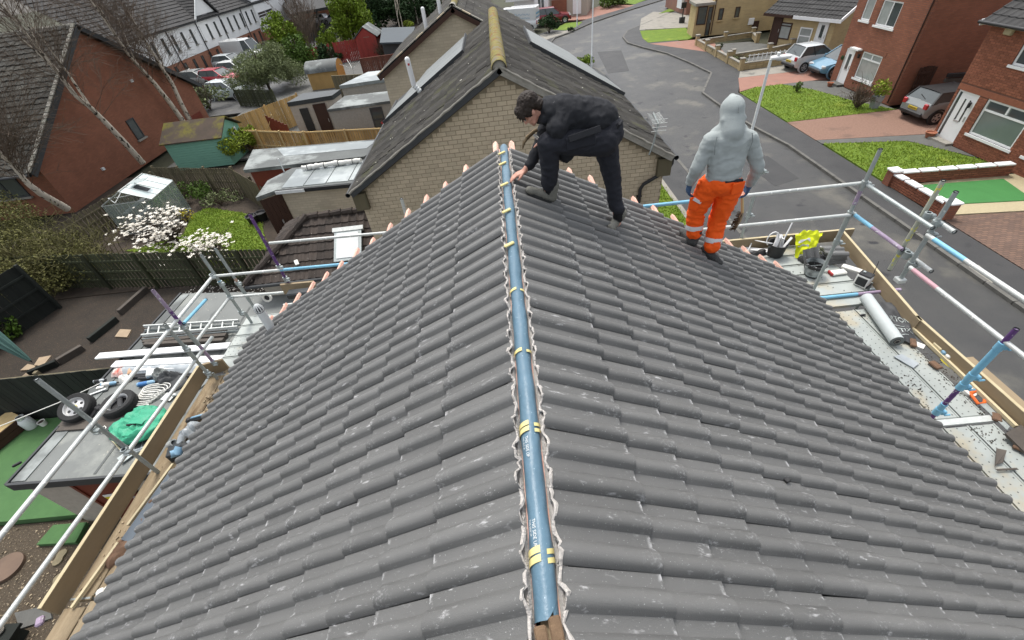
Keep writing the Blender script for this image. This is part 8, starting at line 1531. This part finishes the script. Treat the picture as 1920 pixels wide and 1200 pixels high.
# ---------------------------------------------------------------- people
def blob(name, mb, voxel, m, par, smooth=4, wr=(), cut=9e9, seed=0):
    me = bpy.data.meshes.new(name); me.from_pydata([tuple(v) for v in mb.v], [], mb.f); o = bpy.data.objects.new('tmp', me); C.objects.link(o)
    r = o.modifiers.new('r', 'REMESH'); r.mode = 'VOXEL'; r.voxel_size = voxel
    s = o.modifiers.new('s', 'SMOOTH'); s.factor = .5; s.iterations = smooth
    bpy.context.view_layer.update(); dg = bpy.context.evaluated_depsgraph_get(); nm = bpy.data.meshes.new_from_object(o.evaluated_get(dg)); bpy.data.objects.remove(o); bpy.data.meshes.remove(me)
    n = len(nm.vertices); org = root_loc(par); co = np.empty(3 * n, np.float32); nm.vertices.foreach_get('co', co); no = np.empty(3 * n, np.float32); nm.vertex_normals.foreach_get('vector', no)
    co = co.reshape(-1, 3); no = no.reshape(-1, 3); d = np.zeros(n)
    for (amp, fx_, fy_, fz_) in wr: d += [amp * (1 - 2.2 * abs(noise.noise((x * fx_ + seed, y * fy_, z * fz_)))) for x, y, z in co.tolist()]
    d = d * np.where(co[:, 2] > cut, .2, 1.)
    co = co + no * d[:, None] - np.array(org); nm.vertices.foreach_set('co', co.astype(np.float32).ravel()); nm.update()
    nm.materials.append(m); nm.shade_smooth(); nm.name = name; o = bpy.data.objects.new(name, nm); C.objects.link(o); o.parent = par; return o
def chain(B, pts):   # [(point, radius), ...]
    for (a, ra), (b, rb) in zip(pts, pts[1:]): B.caps(a, ra, b, rb, 14)
def hand(B, w, dr, pn, sc=1., curl=.5, thumb=1, r=.0095):
    """palm and five bent fingers; w wrist, dr direction of the fingers, pn palm normal (fingers curl towards it)"""
    dr = Vector(dr).normalized(); pn = Vector(pn); pn = (pn - dr * pn.dot(dr)).normalized(); sd = dr.cross(pn) * thumb; w = Vector(w)
    for k in (-1, -.33, .33, 1): B.caps(w + sd * .016 * k * sc, .017 * sc, w + (dr * .078 + sd * .027 * k) * sc, .0135 * sc, 8)
    for k, ln in ((-1, .058), (-.33, .072), (.33, .078), (1, .068)):
        p = w + (dr * .082 + sd * .028 * k) * sc; d = dr + sd * .06 * k; a = curl * .5
        for j, f in enumerate((.45, .32, .26)): d = (d * math.cos(a) + pn * math.sin(a)).normalized(); q = p + d * ln * f * 1.15 * sc; B.caps(p, r * sc * (1 - .1 * j), q, r * sc * (.92 - .1 * j), 8); p = q; a = curl * .8
    p = w + (dr * .022 + sd * .028) * sc; q = p + (dr * .032 + sd * .026 + pn * .012) * sc; B.caps(p, .0145 * sc, q, .0115 * sc, 8); B.caps(q, .0112 * sc, q + (dr * .032 + sd * .004 + pn * .012) * sc, .009 * sc, 8)
def head(B, c, fw, up, sc=1.):
    """skull, jaw, nose, brow, ears; c centre of the skull, fw facing, up crown"""
    fw = Vector(fw).normalized(); up = Vector(up); up = (up - fw * up.dot(fw)).normalized(); rt = fw.cross(up); rot = Matrix((rt, fw, up)).transposed(); c = Vector(c)
    def L(x, y, z): return c + rot @ Vector((x, y, z)) * sc
    B.ball(L(0, -.008, .028), (.074 * sc, .093 * sc, .085 * sc), 18, rot=rot); B.ball(L(0, .030, -.035), (.056 * sc, .062 * sc, .072 * sc), 16, rot=rot)
    B.caps(L(-.03, .052, -.075), .022 * sc, L(.03, .052, -.075), .022 * sc, 10); B.ball(L(0, .072, -.088), (.022 * sc, .02 * sc, .018 * sc), 10, rot=rot)   # jaw, chin
    B.caps(L(0, .084, .004), .010 * sc, L(0, .104, -.028), .0135 * sc, 8); B.caps(L(-.013, .09, -.034), .008 * sc, L(.013, .09, -.034), .008 * sc, 8)     # nose
    B.caps(L(-.04, .074, .016), .012 * sc, L(.04, .074, .016), .012 * sc, 8); B.caps(L(-.018, .084, -.058), .0075 * sc, L(.018, .084, -.058), .0075 * sc, 8)   # brow, lips
    B.caps(L(-.016, .083, -.067), .0075 * sc, L(.016, .083, -.067), .0075 * sc, 8)
    for s in (-1, 1): B.ball(L(.075 * s, -.005, -.008), (.011 * sc, .021 * sc, .033 * sc), 10, rot=rot); B.ball(L(.045 * s, .055, -.025), (.022 * sc, .022 * sc, .02 * sc), 8, rot=rot)
    return L, rot
def eyes(par, L, rot, sc=1.):
    for s in (-1, 1):
        obj('eye', MB().ball(L(.031 * s, .083, -.004), (.0125 * sc, .008 * sc, .007 * sc), 10, rot=rot), M['cartonwhite'], par, 60); obj('pupil', MB().ball(L(.031 * s, .0895, -.004), .0045 * sc, 8), M['black'], par, 60)
        obj('eyebrow', MB().caps(L(.018 * s, .091, .016), .004 * sc, L(.046 * s, .080, .018), .003 * sc, 6), M['hair'], par, 60)
def boot(par, ankle, toe_d, up, L=.285, m=None, name='boot', sock=None, leg_d=None):
    """work boot: sole, upper and laces; up = surface normal under the sole"""
    up = Vector(up).normalized(); d = Vector(toe_d); d = (d - up * d.dot(up)).normalized(); s = d.cross(up); rot = Matrix((d, s, up)).transposed(); a = Vector(ankle)
    h = .095; o = a - up * h
    U = MB(); U.caps(o + up * .05 - d * .055, .045, o + up * .045 + d * .04, .045, 14); U.caps(o + up * .045 + d * .04, .043, o + up * .038 + d * (L - .115), .036, 14); U.caps(o + up * .05 - d * .05, .043, a + up * .03 - d * .02, .05, 14); U.caps(a - d * .015 - up * .01, .049, a + up * .055 - d * .015, .052, 14); U.ball(o + d * (L - .12) + up * .036, (.05, .046, .034), 12, rot=rot)
    b = blob(name, U, .008, m, par, 3, ((.003, 40, 40, 40),))
    S_ = MB(); n = 18; pts = []
    for i in range(n): an = 2 * math.pi * i / n; x = math.cos(an); w = .047 + .006 * x - .008 * math.exp(-((x + .1) * 3) ** 2); pts.append(o + d * (.045 + (L / 2) * x) + s * w * math.sin(an))
    S_.extr([p + up * .001 for p in pts], up * .030); obj('sole', S_, M['boot2'] if m is not M['boot2'] else M['black'], b)
    for k in range(4): p = o + d * (.03 + .028 * k) + up * (.098 - .012 * k); obj('lace', MB().tube([p - s * .026, p + up * .006, p + s * .026], .0035, 5), M['black'], b)
    return b
M['seam'] = mat('grey_seam', (.23, .255, .25), .95)
upr, nr = SDIR[1]
def roofz(x): return 7.0 - x * st / ct + .062
# --- worker in black, bent over the ridge
W1 = thing('person', 'worker in black hoodie and dark trousers bending over the ridge with a hammer', 'person', (.7, 3.85, roofz(.7)))
lh, lk, la = Vector((.88, 3.77, 7.32)), Vector((.385, 3.70, 7.385)), Vector((.385, 3.74, 6.935)); rh, rk, ra = Vector((.93, 4.0, 7.27)), Vector((1.02, 3.93, 6.87)), Vector((1.075, 3.84, 6.455))
pel, wst, chs, nk, hd_ = Vector((.90, 3.885, 7.36)), Vector((.76, 3.885, 7.50)), Vector((.53, 3.87, 7.545)), Vector((.39, 3.86, 7.585)), Vector((.262, 3.845, 7.625))
lsh, lel, lwr = Vector((.455, 3.69, 7.50)), Vector((.56, 3.80, 7.215)), Vector((.42, 3.90, 7.265)); rsh, rel, rwr = Vector((.45, 4.02, 7.49)), Vector((.335, 3.98, 7.25)), Vector((.175, 3.89, 7.085))
fw1, up1 = Vector((-.62, -.06, -.78)), Vector((-.76, 0, .64))
B = MB(); chain(B, [(pel, .11), (wst, .11), (chs, .12), (nk, .055), (hd_, .05)]); chain(B, [(lh, .075), (lk, .05), (la, .035)]); chain(B, [(rh, .075), (rk, .05), (ra, .035)])
chain(B, [(chs, .09), (lsh, .05), (lel, .035), (lwr, .026)]); chain(B, [(chs, .09), (rsh, .05), (rel, .035), (rwr, .026)]); B.caps(la, .035, la + Vector((-.12, 0, -.03)), .03); B.caps(ra, .035, ra + Vector((-.08, -.06, -.02)), .03)
L1, rot1 = head(B, hd_, fw1, up1, 1.02); hand(B, rwr, Vector((-.80, -.12, -.25)), Vector((-.2, 0, -1)), 1.0, .35, 1); hand(B, lwr, Vector((-.65, .1, .55)), Vector((-.4, -.3, -.5)), 1.0, 1.35, -1)
body = blob('body', B, .0062, M['skin'], W1, 2); eyes(body, L1, rot1, 1.02)
Hb = MB(); Hb.ball(L1(0, -.03, .045), (.088, .098, .088), 18, rot=rot1); Hb.ball(L1(0, .058, .075), (.07, .04, .035), 12, rot=rot1); Hb.ball(L1(0, -.07, -.02), (.075, .05, .07), 14, rot=rot1)
for s in (-1, 1): Hb.ball(L1(.062 * s, .01, .03), (.03, .05, .055), 12, rot=rot1)
rr = random.Random(3)
for i in range(150):   # loose locks
    x, y = rr.uniform(-.075, .075), rr.uniform(-.08, .075); p = L1(x, y, .10 - 4.5 * (x * x + y * y * .6)); e = p + (L1(x * 1.35, y + rr.uniform(.02, .07), .06 - 9 * (x * x + y * y * .5)) - p).normalized() * rr.uniform(.04, .075) + Vector((0, 0, rr.uniform(-.012, .004))); Hb.caps(p, .013, e, .004, 6)
blob('hair', Hb, .006, M['hair'], W1, 1, ((.006, 60, 60, 60),), seed=3)
B = MB(); chain(B, [(wst + Vector((.10, 0, -.03)), .155), (wst, .158), (chs, .165), (nk + Vector((.03, 0, -.02)), .09)]); B.ball(chs + Vector((.0, .0, -.01)), (.16, .185, .135), 16); B.ball(wst + Vector((.04, 0, -.01)), (.17, .19, .135), 16)
chain(B, [(chs + Vector((-.02, -.1, -.01)), .10), (lsh, .076), (lel, .058), (lwr + Vector((.02, -.01, -.01)), .043)]); chain(B, [(chs + Vector((-.02, .1, -.01)), .10), (rsh, .08), (rel, .060), (rwr + Vector((.045, .025, .03)), .042)])
B.ball(nk + Vector((.035, 0, .045)), (.085, .125, .07), 14); B.caps(nk + Vector((.03, -.10, .02)), .045, nk + Vector((.06, .10, .04)), .045); B.caps(nk + Vector((-.02, -.085, -.03)), .035, nk + Vector((-.06, 0, -.05)), .03)
hood = blob('hoodie', B, .011, M['blackcloth'], W1, 6, ((.008, 16, 6, 12), (.0035, 34, 14, 28)), seed=1)
B = MB(); B.ball(pel + Vector((.02, .0, .0)), (.15, .19, .15), 16); chain(B, [(pel + Vector((-.03, 0, .05)), .14), (wst + Vector((.06, 0, -.05)), .13)]); chain(B, [(lh, .125), (lh.lerp(lk, .5), .108), (lk, .088), (lk.lerp(la, .5) + Vector((.012, 0, 0)), .077), (la + Vector((0, 0, .07)), .068)]); chain(B, [(rh, .125), (rh.lerp(rk, .5), .095), (rk, .078), (rk.lerp(ra, .55), .066), (ra + Vector((0, 0, .15)), .055)])
tr1 = blob('trousers', B, .011, M['navycloth'], W1, 6, ((.007, 9, 14, 15), (.004, 20, 26, 30)), seed=5)
pk = lh.lerp(lk, .50) + Vector((.02, -.112, .045)); obj('thigh_pocket', MB().box(pk, (.25, .018, .11), Matrix.Rotation(-.12, 3, 'Y'), bev=.008), M['navycloth'], tr1); obj('pocket_flap', MB().box(pk + Vector((.03, -.012, .06)), (.27, .012, .055), Matrix.Rotation(-.22, 3, 'Y') @ Matrix.Rotation(-.5, 3, 'X'), bev=.004), M['blackcloth'], tr1)
obj('back_pocket', MB().box(pel + Vector((.10, -.10, .06)), (.02, .11, .10), Matrix.Rotation(-.5, 3, 'Z') @ Matrix.Rotation(.5, 3, 'Y'), bev=.006), M['blackcloth'], tr1); obj('red_tab', MB().box(pel + Vector((.118, -.095, -.065)), (.02, .06, .014), Matrix.Rotation(-.6, 3, 'Z'), bev=.002), M['redplastic'], tr1)
for nm, a, dz in (('sock', la, .09), ('sock', ra + Vector((0, 0, .05)), .10)): obj(nm, MB().caps(a + Vector((0, 0, .0)), .05, a + Vector((0, 0, dz)), .052), M['sock'], W1, 60)
boot(W1, la + Vector((0, 0, -.005)), (-1, -.1, .3), nr, .29, M['boot']); boot(W1, ra + Vector((0, 0, .05)), (-.45, -.85, .1), nr, .28, M['boot'])
hm = thing('claw_hammer', 'claw hammer with a worn brown head held at the bent worker\'s knee', 'hammer', (.29, 3.9, 7.36)); hp0 = lwr + Vector((-.02, .03, .0)); hp1 = Vector((.268, 3.905, 7.415))
obj('shaft', MB().tube([hp0 + Vector((.09, .0, -.12)), hp0, hp1], .014, 8), M['cartonwhite'], hm, 40); B = MB(); B.tube([hp1 + Vector((-.055, -.02, -.035)), hp1 + Vector((.02, 0, .012)), hp1 + Vector((.05, 0, .022))], [.021, .016, .018], 10); obj('head', B, M['oldplank'] if 0 else M['rustmetal'] if 'rustmetal' in M else M.setdefault('rustmetal', mat('worn_brown_steel', (.16, .115, .06), .5, (.10, .07, .04), 30, .6, metal=.4)), hm, 40)
for s in (-1, 1): obj('claw', MB().tube([hp1 + Vector((-.04, -.015, -.03)), hp1 + Vector((-.08, -.02 + .014 * s, -.07)), hp1 + Vector((-.095, -.03 + .018 * s, -.115))], [.014, .011, .005], 8), M['rustmetal'], hm, 40)
# --- worker in grey hoodie and orange trousers, seen from behind
W2 = thing('person', 'worker in pale grey hooded top and orange hi-vis trousers walking away down the right slope', 'person', (2.2, 4.1, roofz(2.2)))
llh, llk, lla = Vector((2.10, 4.15, 6.60)), Vector((2.055, 4.24, 6.26)), Vector((2.06, 4.19, 5.935)); rlh, rlk, rla = Vector((2.31, 4.12, 6.57)), Vector((2.285, 4.17, 6.17)), Vector((2.235, 4.06, 5.815))
pel, wst, chs, nk, hd_ = Vector((2.205, 4.13, 6.64)), Vector((2.20, 4.13, 6.82)), Vector((2.19, 4.17, 7.02)), Vector((2.195, 4.21, 7.15)), Vector((2.20, 4.25, 7.245))
lsh, lel, lwr = Vector((2.015, 4.17, 7.06)), Vector((1.925, 4.14, 6.80)), Vector((1.915, 4.22, 6.60)); rsh, rel, rwr = Vector((2.385, 4.16, 7.04)), Vector((2.535, 4.12, 6.75)), Vector((2.555, 4.20, 6.52))
fw2, up2 = Vector((.05, .86, -.50)), Vector((0, .35, 1))
B = MB(); chain(B, [(pel, .11), (wst, .105), (chs, .115), (nk, .052), (hd_, .05)]); chain(B, [(llh, .075), (llk, .05), (lla, .035)]); chain(B, [(rlh, .075), (rlk, .05), (rla, .035)])
chain(B, [(chs, .09), (lsh, .05), (lel, .036), (lwr, .027)]); chain(B, [(chs, .09), (rsh, .05), (rel, .036), (rwr, .027)]); B.caps(lla, .035, lla + Vector((.03, .1, -.03)), .03); B.caps(rla, .035, rla + Vector((.05, .1, -.05)), .03)
L2, rot2 = head(B, hd_, fw2, up2, .98); hand(B, lwr, (0, .12, -1), (1, .1, 0), .96, .8, -1); hand(B, rwr, (-.25, .1, -1), (-1, .1, 0), .96, .9, 1)
body = blob('body', B, .0068, M['skin'], W2, 2); eyes(body, L2, rot2, .98)
Hb = MB(); Hb.ball(L2(0, -.015, .045), (.082, .094, .084), 16, rot=rot2); Hb.ball(L2(0, .05, .08), (.06, .04, .03), 10, rot=rot2); blob('hair', Hb, .008, M['hair'], W2, 1, ((.004, 50, 50, 50),))
B = MB(); chain(B, [(pel + Vector((0, 0, .06)), .135), (wst, .13), (chs, .12)]); B.ball(chs + Vector((0, -.005, -.02)), (.195, .13, .16), 18); B.ball(wst + Vector((0, 0, -.03)), (.165, .14, .15), 18); B.caps(wst + Vector((-.07, -.01, -.05)), .10, chs + Vector((-.10, -.01, 0)), .10); B.caps(wst + Vector((.07, -.01, -.05)), .10, chs + Vector((.10, -.01, 0)), .10); B.ball(pel + Vector((0, 0, .075)), (.175, .15, .075), 18)
chain(B, [(chs + Vector((-.10, 0, .05)), .075), (lsh, .075), (lel, .062), (lwr + Vector((0, 0, .025)), .048)]); chain(B, [(chs + Vector((.10, 0, .05)), .075), (rsh, .075), (rel, .062), (rwr + Vector((0, 0, .025)), .048)])
B.ball(L2(0, -.028, .045), (.108, .128, .125), 20, rot=rot2); B.caps(L2(0, -.03, .06), .10, L2(0, -.02, .155), .035, 16); B.caps(L2(0, -.03, .02), .108, chs + Vector((0, -.03, .10)), .11, 18); B.caps(nk + Vector((-.13, 0, -.04)), .05, nk + Vector((0, -.02, .04)), .07); B.caps(nk + Vector((.13, 0, -.04)), .05, nk + Vector((0, -.02, .04)), .07); B.caps(L2(-.09, -.06, -.05), .03, L2(.09, -.06, -.05), .03)
h2 = blob('hoodie', B, .011, M['greycloth'], W2, 6, ((.006, 6, 8, 15), (.003, 14, 18, 38)), cut=7.09, seed=9)
B = MB(); B.lathe([(.168, -.03), (.178, -.02), (.178, .02), (.168, .035)], pel + Vector((0, 0, .045)), n=30); Bs = Matrix.Scale(.80, 4, (0, 1, 0)); cc = pel + Vector((0, 0, .045)); B.v = [cc + Bs.to_3x3() @ (v - cc) for v in B.v]; obj('hoodie_hem', B, M['greycloth'], h2, 60)
for w_, e_ in ((lwr, lel), (rwr, rel)): obj('cuff', MB().caps(w_ + Vector((0, 0, .03)), .046, w_.lerp(e_, .28) + Vector((0, 0, .01)), .054), M['greycloth'], h2, 60)
for s_ in (-1, 1): obj('shoulder_seam', MB().tube([chs + Vector((s_ * .165, -.095, .10)), chs + Vector((s_ * .178, -.118, .03)), chs + Vector((s_ * .165, -.122, -.06))], .0045, 5), M['seam'], h2)
obj('hood_seam', MB().tube([L2(.004, -.155, -.02), L2(.004, -.152, .05), L2(.002, -.115, .135), L2(0, -.04, .168), L2(0, .05, .155)], .0045, 6), M['seam'], h2)
B = MB(); B.ball(pel + Vector((0, -.005, -.005)), (.175, .15, .14), 16); chain(B, [(llh, .115), (llh.lerp(llk, .5), .102), (llk, .09), (llk.lerp(lla, .6), .082), (lla + Vector((0, 0, .075)), .076)]); chain(B, [(rlh, .115), (rlh.lerp(rlk, .5), .104), (rlk, .09), (rlk.lerp(rla, .6), .082), (rla + Vector((0, 0, .075)), .078)])
t2 = blob('trousers', B, .011, M['orange'], W2, 4, ((.010, 8, 9, 16), (.006, 18, 20, 36)), seed=12)
def band(a, b, f, r, ht, nm='reflective_band'):
    c = a.lerp(b, f); d = (a - b).normalized(); B = MB(); B.lathe([(r, -ht / 2), (r * 1.03, 0), (r, ht / 2)], c, d, 24); obj(nm, B, M['reflect'], t2, 60)
band(llk, lla, .56, .094, .055); band(rlk, rla, .62, .096, .055)
obj('thigh_pocket', MB().box(llh.lerp(llk, .62) + Vector((-.10, -.045, .0)), (.03, .10, .14), Matrix.Rotation(.9, 3, 'Z'), bev=.01), M['orange'], t2); obj('pocket_tape', MB().box(llh.lerp(llk, .55) + Vector((-.088, -.075, .03)), (.014, .09, .035), Matrix.Rotation(1.0, 3, 'Z') @ Matrix.Rotation(.4, 3, 'X'), bev=.003), M['reflect'], t2)
obj('back_pocket', MB().box(pel + Vector((.10, -.145, -.03)), (.13, .02, .11), Matrix.Rotation(.25, 3, 'Z') @ Matrix.Rotation(-.1, 3, 'Y'), bev=.006), M['orange'], t2); obj('pocket_flap', MB().box(pel + Vector((.10, -.152, .02)), (.14, .02, .035), Matrix.Rotation(.25, 3, 'Z'), bev=.005), M['orange'], t2); obj('belt', MB().box(pel + Vector((.05, -.135, .052)), (.18, .03, .02), bev=.004), M['navycloth'], t2)
for a in (lla, rla): obj('sock', MB().caps(a + Vector((0, 0, .03)), .052, a + Vector((0, 0, .10)), .055), M['sock'], W2, 60)
boot(W2, lla + Vector((0, 0, .022)), (-.25, .9, 0), nr, .28, M['boot2']); boot(W2, rla + Vector((0, 0, .03)), (.45, -.65, -.3), nr, .28, M['boot2'])
for nm, w_, dr, pn, th_ in (('glove', lwr, (0, .12, -1), (1, .1, 0), -1), ('glove', rwr, (-.25, .1, -1), (-1, .1, 0), 1)):
    B = MB(); hand(B, w_, dr, pn, 1.12, .85, th_, .0118); d = Vector(dr).normalized(); B.caps(w_ - d * .03, .034, w_ + d * .015, .030); g = blob(nm, B, .0075, M['glove'], W2, 2); obj('glove_cuff', MB().lathe([(.036, -.02), (.038, 0), (.036, .02)], w_ - d * .035, d, 16), M['sock'], g, 60)
br = thing('hand_brush', 'old brown bristle brush hanging from the orange-trousered worker\'s right glove', 'brush', (2.53, 4.22, 6.2)); h0 = rwr + Vector((-.045, .03, -.10)); h1 = V(1392, 398, 4.2); h2_ = V(1378, 428, 4.2)
obj('handle', MB().tube([h0, h0.lerp(h1, .5), h1], [.012, .016, .016], 8), M['timber'], br, 40); obj('stock', MB().tube([h1, h1.lerp(h2_, .5) + Vector((.01, 0, 0)), h2_], [.016, .022, .015], 8), M['oldplank'], br, 40)
B = MB()
for i in range(120): f = rr.random(); p = h1.lerp(h2_, f); a = rr.uniform(0, 6.28); B.tube([p, p + Vector((-.03 + .03 * math.cos(a), .035 * math.sin(a), -.02 + rr.uniform(-.02, .02)))], .0035, 3, caps=False)
o = obj('bristles', B, M['bristle'] if 'bristle' in M else M.setdefault('bristle', mat('brown_bristle', (.085, .05, .022), .95, (.05, .03, .015), 30, .6)), br); o['kind'] = 'stuff'
